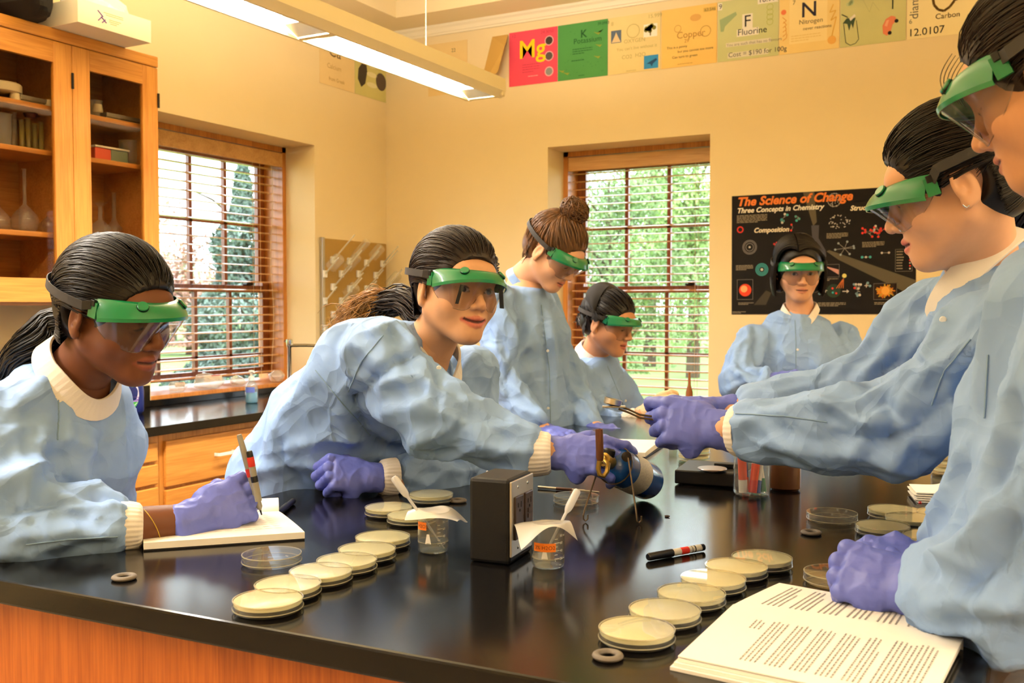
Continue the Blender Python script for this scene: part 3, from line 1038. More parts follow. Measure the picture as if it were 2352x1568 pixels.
ab = MB().lathe([(0, 0), (0.02, 0), (0.022, 0.005), (0.02, 0.2), (0.009, 0.24), (0.006, 0.31), (0, 0.31)], 16, q).build('amber_bottle', mat('amber_glass', (150, 84, 30), 0.2), smooth=True)
tag(ab, 'slim amber bottle on the back window sill', 'bottle')
MB().lathe([(0.021, 0.0), (0.0225, 0.0), (0.0215, 0.07), (0.0205, 0.07)], 16, q + (0, 0, 0.07)).build('green_label', mat('green_label', (120, 190, 110), 0.5), ab)

# ================================================================== WALL POSTERS
def XB(px, y=None):
    t = (px - 1176) / FPX
    y = YB if y is None else y
    return y * (0.8813 * t - 0.4726) / (0.8813 + 0.4726 * t)


_inks = {}


def ink(c):
    if c not in _inks:
        _inks[c] = mat('print_%d_%d_%d' % c, c, 0.7, spec=0.2)
    return _inks[c]


class Sheet:
    """paper on a wall; s across 0..1, t down 0..1"""

    def __init__(s, name, label, cat, o, ux, w, h, col, nrmv, group=None, tilt=0.0, th=0.0015):
        s.o, s.ux, s.uz, s.n = np.asarray(o, float), np.asarray(ux, float), np.array([0, 0, 1.0]), np.asarray(nrmv, float)
        if tilt:
            a = tilt
            s.ux, s.uz = s.ux * math.cos(a) + s.uz * math.sin(a), s.uz * math.cos(a) - s.ux * math.sin(a)
        s.w, s.h = w, h
        b = MB()
        c = s.o + s.ux * w / 2 - s.uz * h / 2 + s.n * th / 2
        b.obox(c, s.ux * w / 2, s.uz * h / 2, s.n * th / 2)
        s.obj = tag(b.build(name, vary(mat('paper_%d_%d_%d' % col, col, 0.7, spec=0.2), (5, 5, 5), 0.05)), label, cat, group)
        s.th = th
        s.layers = {}
        s.lev = 0

    def pt(s, a, t, lev=1):
        return s.o + s.ux * (a * s.w) - s.uz * (t * s.h) + s.n * (s.th + 0.0004 * lev)

    def layer(s, col, lev):
        return s.layers.setdefault((col, lev), MB())

    def text(s, txt, a, t, size, col=(60, 50, 40), shear=0.0, bold=0.0, align='LEFT', lev=3, up=False):
        ux, uz = (s.ux, s.uz) if not up else (s.uz, -s.ux)
        vs, fs = text_mesh(txt, size, s.pt(a, t, lev), ux, uz, align, shear, 0, bold)
        s.layer(col, lev).add(vs, fs)

    def poly(s, pts, col, lev=2):
        s.layer(col, lev).add([s.pt(a, t, lev) for a, t in pts], [tuple(range(len(pts)))])

    def rect(s, a0, t0, a1, t1, col, lev=2):
        s.poly([(a0, t0), (a1, t0), (a1, t1), (a0, t1)], col, lev)

    def disc(s, a, t, r, col, lev=2, n=16, ry=None):
        k = s.w / s.h
        ry = r * k if ry is None else ry
        s.poly([(a + r * math.cos(2 * math.pi * i / n), t + ry * math.sin(2 * math.pi * i / n)) for i in range(n)], col, lev)

    def ring(s, a, t, r, w, col, lev=2, n=28):
        k = s.w / s.h
        vs, fs = [], []
        for i in range(n):
            c, sn = math.cos(2 * math.pi * i / n), math.sin(2 * math.pi * i / n)
            vs += [s.pt(a + (r - w) * c, t + (r - w) * sn * k, lev), s.pt(a + (r + w) * c, t + (r + w) * sn * k, lev)]
            j = (i + 1) % n
            fs.append((2 * i, 2 * i + 1, 2 * j + 1, 2 * j))
        s.layer(col, lev).add(vs, fs)

    def line(s, pts, w, col, lev=3):
        k = s.w / s.h
        for (a, t), (c, d) in zip(pts[:-1], pts[1:]):
            dx, dy = (c - a), (d - t) / k
            L = math.hypot(dx, dy) or 1
            nx, ny = -dy / L * w, dx / L * w * k
            s.poly([(a + nx, t + ny), (c + nx, d + ny), (c - nx, d - ny), (a - nx, t - ny)], col, lev)

    def lines(s, a, t, wid, n, dt, col, lev=2, th=0.35, seed=0):
        r = random.Random(seed)
        for i in range(n):
            x = a
            while x < a + wid * (1 if i < n - 1 else 0.6):
                l = wid * r.uniform(0.06, 0.16)
                s.rect(x, t + i * dt, min(x + l, a + wid), t + i * dt + dt * th, col, lev)
                x += l + wid * 0.02

    def done(s):
        for (c, lev), mb in s.layers.items():
            mb.build('printing', ink(c), s.obj)['kind'] = 'stuff'
        return s


NB = (0, -1, 0)


def card(px0, px1, label, col, tilt=0.0, ztop=2.897, zbot=2.587):
    x0, x1 = XB(px0), XB(px1)
    return Sheet('element_card', label, 'poster', (x0, YB - 0.001, ztop), (1, 0, 0), x1 - x0, ztop - zbot, col, NB, 'element cards along the top of the wall', tilt)


BR = (120, 96, 60)
c = card(986, 1075, 'faint cream element card half hidden behind the pendant light', (238, 206, 140))
c.text('22', .6, .2, .03, BR)
c.ring(.45, .5, .15, .006, (200, 170, 110))
c.done()
# tan card hanging loose, folded forward
b = MB()
x0, x1 = XB(1112), XB(1168)
b.add([(x0 + .06, YB - .002, 2.89), (x1, YB - .003, 2.89), (x1 + .03, YB - .10, 2.80), (x1 - .02, YB - .09, 2.66), (x0 + .02, YB - .05, 2.60), (x0 - .02, YB - .012, 2.60)], [(0, 1, 2), (0, 2, 3, 4, 5)])
tag(b.build('element_card', mat('tan_card', (222, 178, 92), 0.7), solid=0.001), 'tan element card peeling off the wall beside the pink card', 'poster', 'element cards along the top of the wall')

c = card(1170, 1280, 'bright pink element card with yellow letters Mg', (250, 84, 104))
c.text('Mg', .2, .5, .145, (255, 216, 30), bold=.0018)
for k, (t, col) in enumerate(((.24, (70, 62, 56)), (.52, (96, 86, 80)), (.80, (150, 150, 146)))):
    c.disc(.83, t, .09, (236, 180, 180), 2)
    c.disc(.83, t, .075 if k < 2 else .07, col, 3, 9)
c.lines(.28, .62, .36, 4, .045, (206, 60, 84), 2, .3, 1)
c.text('24.3050', .66, .1, .026, (206, 60, 84))
c.text('12', .06, .1, .026, (206, 60, 84))
c.lines(.4, .84, .3, 1, .04, (255, 170, 170), 2, .3, 2)
c.done()
c = card(1281, 1394, 'green element card headed K Potassium', (86, 158, 82))
GD = (36, 92, 48)
c.text('K', .46, .27, .06, GD, bold=.001)
c.text('Potassium', .32, .37, .042, GD)
c.lines(.3, .46, .4, 3, .04, GD, 2, .3, 3)
c.lines(.28, .66, .42, 1, .05, GD, 2, .3, 4)
c.text('39.0983', .8, .09, .022, GD)
for (a, t) in ((.82, .2), (.85, .42), (.82, .62), (.1, .8), (.2, .85)):
    c.poly([(a - .1, t), (a, t + .06), (a + .09, t - .03), (a + .04, t + .02), (a - .02, t + .02)], (150, 160, 60))
for k in range(26):
    r = random.Random(k)
    c.disc(r.uniform(.05, .95), r.uniform(.05, .95), .008, (66, 132, 66), 1, 6)
c.lines(.42, .94, .2, 1, .03, GD, 2, .3, 5)
c.done()
c = card(1396, 1514, 'pale cream element card with a tree picture and a blue whale picture', (238, 214, 146))
LT = (196, 176, 110)
c.rect(.05, .23, .25, .45, (96, 110, 128))
c.poly([(.06, .44), (.12, .33), (.15, .26), (.18, .33), (.24, .44)], (226, 200, 150), 3)
c.ring(.48, .28, .12, .006, LT)
c.rect(.68, .2, .94, .42, (246, 236, 214))
for k in range(12):
    r = random.Random(k + 40)
    c.disc(.81 + r.uniform(-.09, .09), .28 + r.uniform(-.05, .05), .04, (130, 124, 50), 3, 8)
c.rect(.8, .3, .82, .4, (110, 90, 40), 3)
c.rect(.69, .74, .96, .97, (60, 150, 206))
c.poly([(.74, .88), (.82, .84), (.92, .8), (.94, .83), (.86, .89), (.84, .94), (.81, .89)], (40, 80, 120), 3)
c.text('OXYGEN', .3, .48, .03, LT)
c.text("You can't live without it", .16, .6, .024, LT)
c.text('CO2', .26, .75, .03, LT)
c.text('H2O', .52, .74, .03, LT)
c.text('15.999', .76, .1, .03, LT)
c.text('8', .05, .14, .03, LT)
c.lines(.35, .96, .3, 1, .03, LT, 2, .3, 6)
c.done()
c = card(1516, 1642, 'orange yellow element card with brown handwriting', (248, 204, 112))
OD = (190, 140, 66)
c.text('Copper', .28, .52, .05, OD)
c.text('29', .42, .6, .026, OD)
c.text('This is a penny', .1, .68, .019, BR)
c.text('but you cannot see more', .3, .76, .019, BR)
c.text('Can turn to green', .2, .85, .019, BR)
c.disc(.62, .2, .1, (226, 172, 92), 2, 16, .06)
c.ring(.8, .45, .09, .006, OD)
c.rect(.76, .06, .98, .13, (222, 182, 90))
c.text('63.546', .78, .12, .022, BR)
c.ring(.3, .35, .06, .004, OD)
c.lines(.3, .95, .4, 1, .03, OD, 2, .3, 7)
c.done()
c = card(1644, 1782, 'pale green element card printed F Fluorine, Cost = $190 for 100g', (208, 208, 146))
BK = (40, 36, 34)
WP = (240, 232, 210)
c.rect(.41, .26, .58, .5, WP)
c.rect(.32, .5, .68, .62, WP)
c.rect(.0, .02, .07, .14, WP)
c.rect(.66, .0, .99, .13, WP)
c.rect(.14, .7, .88, .77, (226, 218, 190))
c.rect(.17, .87, .84, .96, (226, 218, 190))
c.text('F', .43, .47, .085, BK)
c.text('Fluorine', .33, .6, .046, BK)
c.text('9', .015, .12, .036, BK)
c.text('18.998', .67, .105, .04, BK)
c.text('You are such that has no flavours', .15, .76, .021, (150, 140, 120))
c.text('Cost = $190 for 100g', .18, .94, .034, (90, 84, 76))
c.poly([(.03, .3), (.3, .2), (.32, .25), (.12, .42), (.1, .5), (.05, .5)], (160, 178, 128))
for k in range(4):
    c.ring(.86, .2 + k * .08, .05, .004, (186, 190, 96))
c.done()
c = card(1784, 1920, 'cream element card printed N Nitrogen with orange doodles', (250, 216, 138))
c.rect(.17, .1, .8, .85, (250, 222, 152), 1)
c.text('N', .36, .44, .105, (50, 46, 60), bold=.001)
c.text('7', .22, .22, .03, BR)
c.text('14.0067', .66, .2, .026, BR)
c.text('Nitrogen', .33, .55, .032, BR)
c.text('never reactions', .4, .65, .022, BR)
c.disc(.07, .32, .045, (240, 130, 80), 2)
for k in range(5):
    c.line([(.05 + .02 * k, .4 + .07 * k), (.12, .46 + .07 * k), (.06, .5 + .07 * k)], .006, (236, 172, 84))
c.line([(.9, .3), (.84, .42), (.94, .4), (.86, .55), (.95, .5), (.88, .8)], .008, (236, 184, 80))
c.ring(.9, .16, .06, .008, (206, 176, 66))
c.disc(.88, .86, .07, (240, 180, 90), 2)
c.lines(.2, .72, .5, 3, .04, (236, 200, 120), 2, .3, 8)
c.done()
c = card(1922, 2071, 'pale green element card with a drawn paint can and a small orange car', (210, 206, 140))
c.line([(.8, .34), (.8, .5)], .01, (46, 60, 40))
can = [(.05, .62), (.09, .93), (.16, .98), (.24, .96), (.29, .9), (.25, .6)]
c.line(can, .005, (70, 76, 60))
c.poly([(.04, .62), (.1, .55), (.24, .56), (.22, .62), (.2, .72), (.17, .64), (.14, .75), (.11, .64)], (66, 84, 60))
c.line([(.02, .48), (.12, .54)], .008, (70, 76, 60))
c.poly([(.14, .56), (.22, .5), (.24, .53), (.16, .6)], (236, 226, 206), 3)
c.poly([(.66, .86), (.65, .74), (.7, .64), (.78, .6), (.84, .62), (.86, .68), (.8, .74), (.77, .86), (.72, .9)], (232, 136, 96))
c.poly([(.68, .74), (.71, .66), (.75, .66), (.72, .76)], (240, 170, 130), 3)
c.disc(.86, .69, .03, BK, 3)
c.disc(.76, .86, .03, BK, 3)
for k in range(8):
    r = random.Random(k + 9)
    c.ring(.1 + r.uniform(0, .15), .25 + r.uniform(0, .12), .02, .004, (176, 200, 150))
c.line([(.35, .3), (.45, .5), (.5, .35), (.6, .5)], .004, (190, 188, 130))
c.done()
c = card(2073, 2237, 'white element card with a large brown C, Carbon and 12.0107', (252, 232, 172))
BC = (96, 70, 26)
pts = [(.69 + .0, .5), (.68, .44), (.66, .5), (.6, .58), (.52, .63), (.44, .6), (.38, .52), (.36, .4), (.37, .26), (.42, .12), (.5, .04), (.58, .04), (.63, .1)]
c.line(pts, .018, BC)
c.disc(.65, .42, .03, BC, 3)
c.text('Carbon', .4, .74, .035, BC)
c.text('12.0107', .02, .955, .05, BK)
c.text('diamond', .16, .7, .055, (120, 116, 100), up=True)
c.text('6', .03, .76, .03, (120, 116, 100))
c.done()
c = card(2242, 2390, 'pinkish element card behind the hair of the nearest student at right', (238, 196, 140))
c.lines(.1, .3, .6, 4, .08, (220, 170, 120), 2, .3, 11)
c.done()
# two cards on the left wall near the corner


def YLW(px):
    t = (px - 1176) / FPX
    d = XL / (0.8813 * t - 0.4726)
    return (0.4726 * t + 0.8813) * d


for px0, px1, lab, col, kind in ((738, 816, 'cream handwritten card on the side wall below the pendant light', (240, 210, 150), 0),
                                 (818, 893, 'pale green card with two dark stones near the wall corner', (216, 206, 130), 1)):
    y0, y1 = YLW(px0), YLW(px1)
    c = Sheet('element_card', lab, 'poster', (XL + 0.001, y0, 2.89), (0, 1, 0), y1 - y0, 0.31, col, (1, 0, 0), 'element cards along the top of the wall')
    if kind == 0:
        c.text('Ca', .25, .45, .1, BR)
        c.text('Calcium', .2, .68, .04, (206, 170, 110))
        c.text('from Greek', .25, .9, .03, (190, 150, 90))
    else:
        c.poly([(.1, .5), (.2, .38), (.33, .36), (.36, .5), (.3, .75), (.18, .84), (.08, .7)], (76, 66, 52))
        c.disc(.78, .62, .16, (96, 80, 66), 2, 18)
        for t in (.36, .54, .74):
            c.disc(.5, t, .16, (232, 222, 170), 2, 14, .05)
    c.done()

# --- large chemistry poster
x0, x1 = XB(1679), XB(2101)
S = Sheet('chemistry_poster', 'large black chemistry poster titled The Science of Change', 'poster', (x0, YB - 0.001, 1.886), (1, 0, 0), x1 - x0, 0.616, (24, 20, 18), NB, tilt=0.006)
BEAM = (92, 84, 66)
S.poly([(.405, .0), (.467, .0), (.482, .25), (.462, .28)], BEAM, 1)
S.poly([(.535, .49), (.55, .48), (1, .735), (1, .86), (.95, .83), (.6, .56)], BEAM, 1)
S.poly([(.13, .92), (.2, .8), (.23, .82), (.2, .92)], (66, 60, 48), 1)
S.text('The Science of Change', .03, .085, .062, (236, 130, 60), shear=.25, bold=.0022)
S.text('Three Concepts in Chemistry', .03, .145, .036, (240, 232, 214), shear=.25, bold=.001)
S.text('Composition', .128, .315, .034, (240, 226, 196), shear=.25, bold=.001)
S.text('Structure', .66, .17, .034, (240, 226, 196), shear=.25, bold=.001)
GY = (150, 138, 116)
S.lines(.03, .165, .175, 6, .0115, GY, 2, .5, 1)
S.lines(.025, .585, .1, 4, .0115, GY, 2, .5, 2)
S.lines(.535, .345, .115, 4, .0115, GY, 2, .5, 3)
S.lines(.725, .425, .115, 4, .0115, GY, 2, .5, 4)
S.lines(.49, .905, .15, 3, .0115, GY, 2, .5, 5)
S.lines(.79, .905, .12, 2, .0115, GY, 2, .5, 6)
S.lines(.04, .90, .09, 2, .0115, GY, 2, .5, 7)
S.lines(.005, .975, .08, 2, .01, GY, 2, .5, 8)
RD, WT, TE = (220, 60, 50), (206, 196, 184), (70, 170, 170)
S.ring(.05, .285, .016, .0035, RD)
for r in (.022, .033, .040):
    S.ring(.105, .435, r, .0022, (120, 114, 110))
S.disc(.105, .435, .006, WT, 3)
for r in (.018, .026, .034):
    S.ring(.176, .625, r, .003, (60, 140, 140))
S.disc(.176, .625, .008, WT, 3)
# red ball picture
S.rect(.032, .705, .125, .875, (130, 124, 116), 1)
S.rect(.034, .708, .123, .872, (16, 12, 12), 2)
S.disc(.08, .795, .036, (226, 70, 40), 3, 22)
S.disc(.073, .785, .02, (246, 170, 110), 4, 18)
# flask
S.poly([(.452, .275), (.495, .275), (.492, .38), (.53, .48), (.535, .53), (.52, .555), (.47, .545), (.455, .5), (.45, .42), (.458, .38)], (74, 72, 78), 2)
S.poly([(.462, .42), (.475, .4), (.49, .44), (.5, .5), (.48, .52)], (150, 146, 156), 3)
S.disc(.478, .452, .008, (230, 60, 40), 4)
S.disc(.492, .515, .008, (230, 60, 40), 4)
# molecules
rr = random.Random(5)


def mol(cx, cy, pts, bonds=True):
    for (a, t, r, col) in pts:
        if bonds:
            S.line([(cx, cy), (cx + a, cy + t)], .0012, (150, 144, 136), 2)
        S.disc(cx + a, cy + t, r, col, 3, 12)


S.ring(.576, .078, .036, .002, (150, 144, 136))
for k in range(46):
    a, r_ = rr.uniform(0, 6.28), .038 * math.sqrt(rr.random())
    S.disc(.576 + r_ * math.cos(a), .078 + 1.46 * r_ * math.sin(a), .0024, (190, 184, 176), 3, 8)
for k in range(46):
    a, r_ = rr.uniform(0, 6.28), math.sqrt(rr.random())
    S.disc(.602 + .06 * r_ * math.cos(a), .255 + .055 * r_ * math.sin(a), .003, (196, 190, 182), 3, 8)
for cx, cy in ((.29, .215), (.38, .2), (.3, .2)):
    mol(cx, cy, [(rr.uniform(-.02, .02), rr.uniform(-.03, .03), .007, rr.choice((TE, WT, (90, 150, 140)))) for _ in range(3)])
for cx, cy, n in ((.35, .285, 2), (.258, .42, 4), (.318, .4, 4), (.358, .405, 1), (.3, .43, 1)):
    mol(cx, cy, [(rr.uniform(-.012, .012), rr.uniform(-.025, .025), .006, rr.choice((RD, RD, WT))) for _ in range(n)])
mol(.408, .365, [(-.012, -.01, .009, (150, 144, 150)), (.012, -.014, .009, (150, 144, 150)), (0, .02, .009, (150, 144, 150))])
for cx, cy in ((.785, .345), (.815, .345), (.755, .35)):
    mol(cx, cy, [(rr.uniform(-.03, .03), rr.uniform(-.045, .045), .0065, rr.choice((RD, RD, WT))) for _ in range(7)])
mol(.632, .47, [(.05 * math.cos(k), .055 * math.sin(k), .006, (150, 160, 164)) for k in range(7)])
mol(.745, .545, [(-.02, 0, .007, TE), (.022, 0, .007, TE), (0, 0, .006, WT)])
mol(.845, .515, [(-.018, 0, .006, WT), (.018, 0, .006, WT)])
mol(.855, .24, [(-.018, 0, .007, TE), (.018, 0, .007, TE)])
mol(.82, .12, [(.0, .03, .007, TE), (.018, .05, .007, WT)])
# legend
S.rect(.895, .49, .982, .665, (120, 114, 106), 1)
S.rect(.897, .493, .980, .662, (16, 13, 12), 2)
for k in range(7):
    S.lines(.902, .505 + k * .022, .05, 1, .018, GY, 3, .5, 30 + k)
    S.disc(.97, .512 + k * .022, .0045, (RD if k % 2 else WT), 4, 10)
# comet picture, arrows, reaction row
S.rect(.47, .595, .605, .70, (120, 114, 106), 1)
S.rect(.505, .598, .603, .697, (20, 16, 18), 2)
S.rect(.472, .598, .503, .697, (150, 146, 142), 2)
S.poly([(.52, .605), (.602, .64), (.602, .68), (.56, .64)], (206, 150, 140), 3)
S.lines(.48, .71, .12, 2, .0115, GY, 2, .5, 9)
S.disc(.632, .69, .012, (230, 214, 120), 3)
for k in range(4):
    S.line([(.628, .71), (.59 + .012 * k, .79)], .0016, (220, 120, 60), 3)
S.disc(.575, .81, .038, (44, 60, 46), 2, 22)
mol(.575, .81, [(-.006, -.02, .006, RD), (-.004, .014, .006, TE), (.014, .02, .006, RD)])
mol(.505, .81, [(.006, -.03, .008, (110, 140, 150)), (-.006, .02, .008, (110, 140, 150))])
S.text('+', .518, .83, .04, WT)
S.text('+', .735, .795, .04, WT)
S.line([(.622, .815), (.65, .815)], .0025, WT)
S.poly([(.645, .8), (.658, .815), (.645, .83)], WT, 3)
mol(.705, .81, [(rr.uniform(-.03, .03), rr.uniform(-.05, .05), .0065, rr.choice((RD, WT, (120, 150, 160)))) for _ in range(12)])
mol(.755, .765, [(.0, -.014, .007, (120, 160, 170)), (.012, .01, .007, (120, 160, 170))])
S.rect(.785, .755, .905, .885, (120, 114, 106), 1)
S.rect(.787, .758, .903, .882, (40, 24, 14), 2)
for k in range(30):
    a = k * 2 * math.pi / 30
    r_ = .03 + .022 * rr.random()
    S.line([(.847, .815), (.847 + r_ * math.cos(a), .815 + r_ * 1.2 * math.sin(a))], .003, rr.choice(((226, 140, 40), (206, 110, 30), (200, 160, 60))), 3)
S.disc(.847, .815, .022, (240, 170, 70), 4, 16)
S.done()

# ================================================================== THINGS ON THE TABLE
M_dish = glassy('polystyrene', (250, 250, 246), 1.0, 0.02, 1.45, body=0.05, bodycol=(240, 236, 220))
M_agar = vary(mat('agar', (226, 220, 178), 0.3), (40, 40, 40), .06)
M_rim = glassy('polystyrene_rim', (236, 232, 214), 1.0, 0.05, 1.5, body=0.35, bodycol=(238, 230, 200))


def dish_proto(agar, label):
    root = empty('petri_dish', (0, 0, 0), label, 'dish')
    o = part_local(MB().lathe([(0, 0.0005), (0.0425, 0.0005), (0.0432, 0.0015), (0.0436, 0.0125)], 40), 'base', M_dish, root, smooth=True)
    o = part_local(MB().lathe([(0.046, 0.0045), (0.0456, 0.0155), (0.045, 0.0163), (0, 0.0163)], 40), 'lid', M_dish, root, smooth=True, angle=20)
    part_local(MB().lathe([(0.0448, 0.0163), (0.0462, 0.0163), (0.0464, 0.0152), (0.0452, 0.0150), (0.0448, 0.0163)], 40), 'lid_rim', M_rim, root, smooth=True)
    part_local(MB().lathe([(0.0456, 0.0045), (0.0468, 0.0045), (0.0466, 0.0056), (0.0456, 0.0056), (0.0456, 0.0045)], 40), 'skirt_rim', M_rim, root, smooth=True)
    if agar:
        part_local(MB().lathe([(0, 0.0088), (0.0430, 0.0088), (0.0446, 0.0098), (0.0446, 0.0146), (0.0436, 0.0152), (0, 0.0152)], 40), 'agar', M_agar, root, smooth=True)
    return root


_dp = {}


def dish(px, py, label, agar=True, z=TZ, group='petri dishes on the table', s=1.0):
    q = PZ(px, py, z + 0.0163)
    if agar not in _dp:
        r = _dp[agar] = dish_proto(agar, label)
    else:
        r = copy_tree(_dp[agar])
    r.location = (q[0], q[1], z + 0.0004)
    r.rotation_euler = (0, 0, random.random() * 6)
    r.scale = (s, s, 1)
    r['label'] = label
    r['group'] = group
    return r


ordn = ['nearest', 'second', 'third', 'fourth', 'fifth', 'farthest']
for k, (x, y) in enumerate(((615.5, 1373), (661, 1339), (737, 1309), (796.5, 1284), (843, 1258.5), (879, 1231))):
    dish(x, y, ordn[k] + ' agar dish of the left row, below the spiral of the open notebook' if False else ordn[k] + ' agar dish in the row at left beside the notebook', group='agar dishes in the left row')
for k, (x, y) in enumerate(((1462.6, 1441), (1527, 1397), (1588, 1359), (1638, 1326), (1691, 1298), (1750, 1278))):
    dish(x, y, ordn[k] + ' agar dish in the row at right beside the printed pages', group='agar dishes in the right row')
dish(624, 1270, 'empty clear dish just right of the open notebook', False)
dish(1921, 1313, 'empty clear dish partly behind the clasped gloved hand at right', False, s=1.0)
dish(1911, 1176, 'empty clear dish behind the small grey ring at right', False)
dish(1323, 1137, 'empty clear dish behind the outlet box', False)
dish(2051, 1168, 'agar dish at the back of the right cluster', group='agar dishes in the right cluster')
dish(2094, 1187, 'agar dish in the middle of the right cluster beside a red bead', group='agar dishes in the right cluster')
dish(2027, 1205, 'agar dish at the front of the right cluster', group='agar dishes in the right cluster')
dish(2165, 1176, 'agar dish in front of the folded paper towels', group='agar dishes in the right cluster')
dish(2140, 1229, 'agar dish half hidden by the blue sleeve at right', group='agar dishes in the right cluster')
dish(893, 1163, 'agar dish nearest the resting gloved fist', group='agar dishes behind the beaker')
dish(990, 1133, 'agar dish behind the left beaker and farthest back', group='agar dishes behind the beaker')
dish(946, 1180, 'agar dish just left of the beaker with a pipette', group='agar dishes behind the beaker')
q0 = PZ(1594, 1058, TZ)
for k in range(4):
    r = dish(1594, 1058, ('bottom', 'second', 'third', 'top')[k] + ' dish of the stack below the hand with the striker', group='dish stack in the middle')
    r.location = (q0[0] + 0.001 * k, q0[1], TZ + 0.0004 + 0.0172 * k)
    r.scale = (0.88, 0.88, 1)
q0 = PZ(2180, 1088, TZ)
for k in range(5):
    r = dish(2180, 1088, ('bottom', 'second', 'third', 'fourth', 'top')[k] + ' dish of the stack beside the ponytailed student', group='dish stack at the right')
    r.location = (q0[0] + 0.001 * (k % 2), q0[1] + 0.002 * (k % 3), TZ + 0.0004 + 0.0172 * k)
    r.scale = (0.88, 0.88, 1)

M_ring = bump(vary(mat('grey_rubber', (120, 110, 98), 0.6), (60, 60, 60), 0.2), (300, 300, 300), 0.2, 0.0005)
for (px, py, lab) in ((285, 1321, 'grey rubber ring at the left edge of the table'), (1396, 1500, 'grey rubber ring beside the nearest right dish'), (1863, 1219, 'grey rubber ring in front of the empty dish at right'),
                      (1052, 1146, 'grey rubber ring behind the left beaker'), (2121, 1061, 'small grey ring far back at right')):
    q = PZ(px, py, TZ + 0.006)
    pr = [(0.0135 + 0.0047 * math.cos(a), 0.0036 + 0.0034 * math.sin(a)) for a in np.linspace(0, 2 * math.pi, 13)]
    o = MB().lathe(pr, 28).build('rubber_ring', M_ring, smooth=True)
    o.location = (q[0], q[1], TZ)
    tag(o, lab, 'ring', 'rubber rings on the table')

# --- notebook of the student at left
M_paper = vary(mat('white_paper', (250, 244, 232), 0.7, spec=0.2), (3, 3, 3), 0.04)
M_inkgrey = mat('grey_ink', (150, 144, 140), 0.8)
M_cover = mat('black_cover', (24, 22, 24), 0.5)


def pageblock(name, corners, z0, th, parent, m=M_paper, sag=0.0, n=9):
    """stack of sheets over four table points (fl, fr, br, bl) with softly curved top"""
    fl, fr, br, bl = [np.array([c[0], c[1], 0]) for c in corners]

    def top(u, v):
        p = (fl * (1 - u) + fr * u) * (1 - v) + (bl * (1 - u) + br * u) * v
        return p + np.array([0, 0, z0 + th * (1 - sag * (1 - math.sin(math.pi * min(max(v, 0), 1)) ** 0.5))])

    def bot(u, v):
        p = (fl * (1 - u) + fr * u) * (1 - v) + (bl * (1 - u) + br * u) * v
        return p + np.array([0, 0, z0])
    b = MB()
    b.grid(top, n, n)
    b.grid(bot, n, n)
    for e in range(4):
        g = {0: lambda s: (s, 0), 1: lambda s: (1, s), 2: lambda s: (s, 1), 3: lambda s: (0, s)}[e]
        b.grid(lambda u, v: top(*g(u)) * v + bot(*g(u)) * (1 - v), n, 2)
    o = b.build(name, m, parent)
    return o, top


nbk = empty('notebook', PZ(500, 1235, TZ), 'open notebook with white pages under the writing hand at left', 'notebook')
cs = [PZ(330, 1266, TZ), PZ(700, 1240, TZ), PZ(640, 1190, TZ), PZ(322, 1207, TZ)]
pageblock('cover', [c + (0, 0, 0) for c in cs], TZ + 0.0003, 0.0025, nbk, M_cover, n=2)
pg, topf = pageblock('pages', cs, TZ + 0.003, 0.013, nbk, sag=0.15)
lines = MB()
for k in range(9):
    v = 0.2 + k * 0.08
    for j in range(7):
        u0 = 0.45 + j * 0.065
        a, c = topf(u0, v), topf(u0 + 0.045, v)
        d_ = topf(u0, v + 0.012)
        e_ = topf(u0 + 0.045, v + 0.012)
        lines.add([a + (0, 0, .0005), c + (0, 0, .0005), e_ + (0, 0, .0005), d_ + (0, 0, .0005)], [(0, 1, 2, 3)])
o = lines.build('handwriting', mat('pale_handwriting', (232, 216, 206), 0.8), pg)
o['kind'] = 'stuff'
# pages of the far side rising over the spine
b = MB()
s0, s1 = np.append(PZ(470, 1200, TZ)[:2], TZ), np.append(PZ(641, 1191, TZ)[:2], TZ)
back = nrm(np.array([-(s1 - s0)[1], (s1 - s0)[0], 0]))


def hump(u, v):
    an = math.pi * v
    return s0 * (1 - u) + s1 * u + back * (0.045 * (1 - math.cos(an))) + np.array([0, 0, 0.004 + 0.026 * math.sin(an) ** 0.8])


b.grid(hump, 6, 14)
b.build('far_pages', M_paper, nbk, smooth=True, solid=0.002)


def pen_body(name, a, c, parts, label, cat='pen', n=14, group=None):
    """pen between two points; parts = [(name, [(r,t)..], mat)] with t 0..1 along the pen"""
    a, c = np.asarray(a, float), np.asarray(c, float)
    L = np.linalg.norm(c - a)
    root = empty(name, a, label, cat, group)
    for nm, pr, m in parts:
        MB().lathe([(r, t * L) for r, t in pr], n, a, (c - a)).build(nm, m, root, smooth=True)
    return root


M_penw = mat('marker_barrel', (206, 200, 188), 0.35)
M_penr = mat('marker_red', (214, 52, 40), 0.4)
M_penk = mat('marker_black', (20, 19, 20), 0.35)
mz = 0.0068
a, c = PZ(1488, 1279, TZ + mz), PZ(1617, 1256, TZ + mz)
a[2] = c[2] = TZ + mz
pen_body('marker_pen', a, c, [('cap', [(0, 0), (.005, 0), (.0062, .02), (.0066, .42), (.0056, .42)], M_penk), ('barrel', [(.0056, .42), (.0058, .44), (.0058, .93), (0, .93)], M_penw),
                              ('red_band', [(.0059, .56), (.0060, .56), (.0060, .70), (.0059, .70)], M_penr), ('end_plug', [(.0058, .93), (.0055, .99), (.004, 1), (0, 1)], M_penk),
                              ('print_mark', [(.00592, .75), (.00594, .75), (.00594, .76), (.00592, .76)], M_penk), ('print_mark', [(.00592, .80), (.00594, .80), (.00594, .82), (.00592, .82)], M_penk)],
         'black capped marker pen with a red band lying on the table', 'pen')
a, c = PZ(641, 1176, TZ + .007), PZ(656, 1164, TZ + .007)
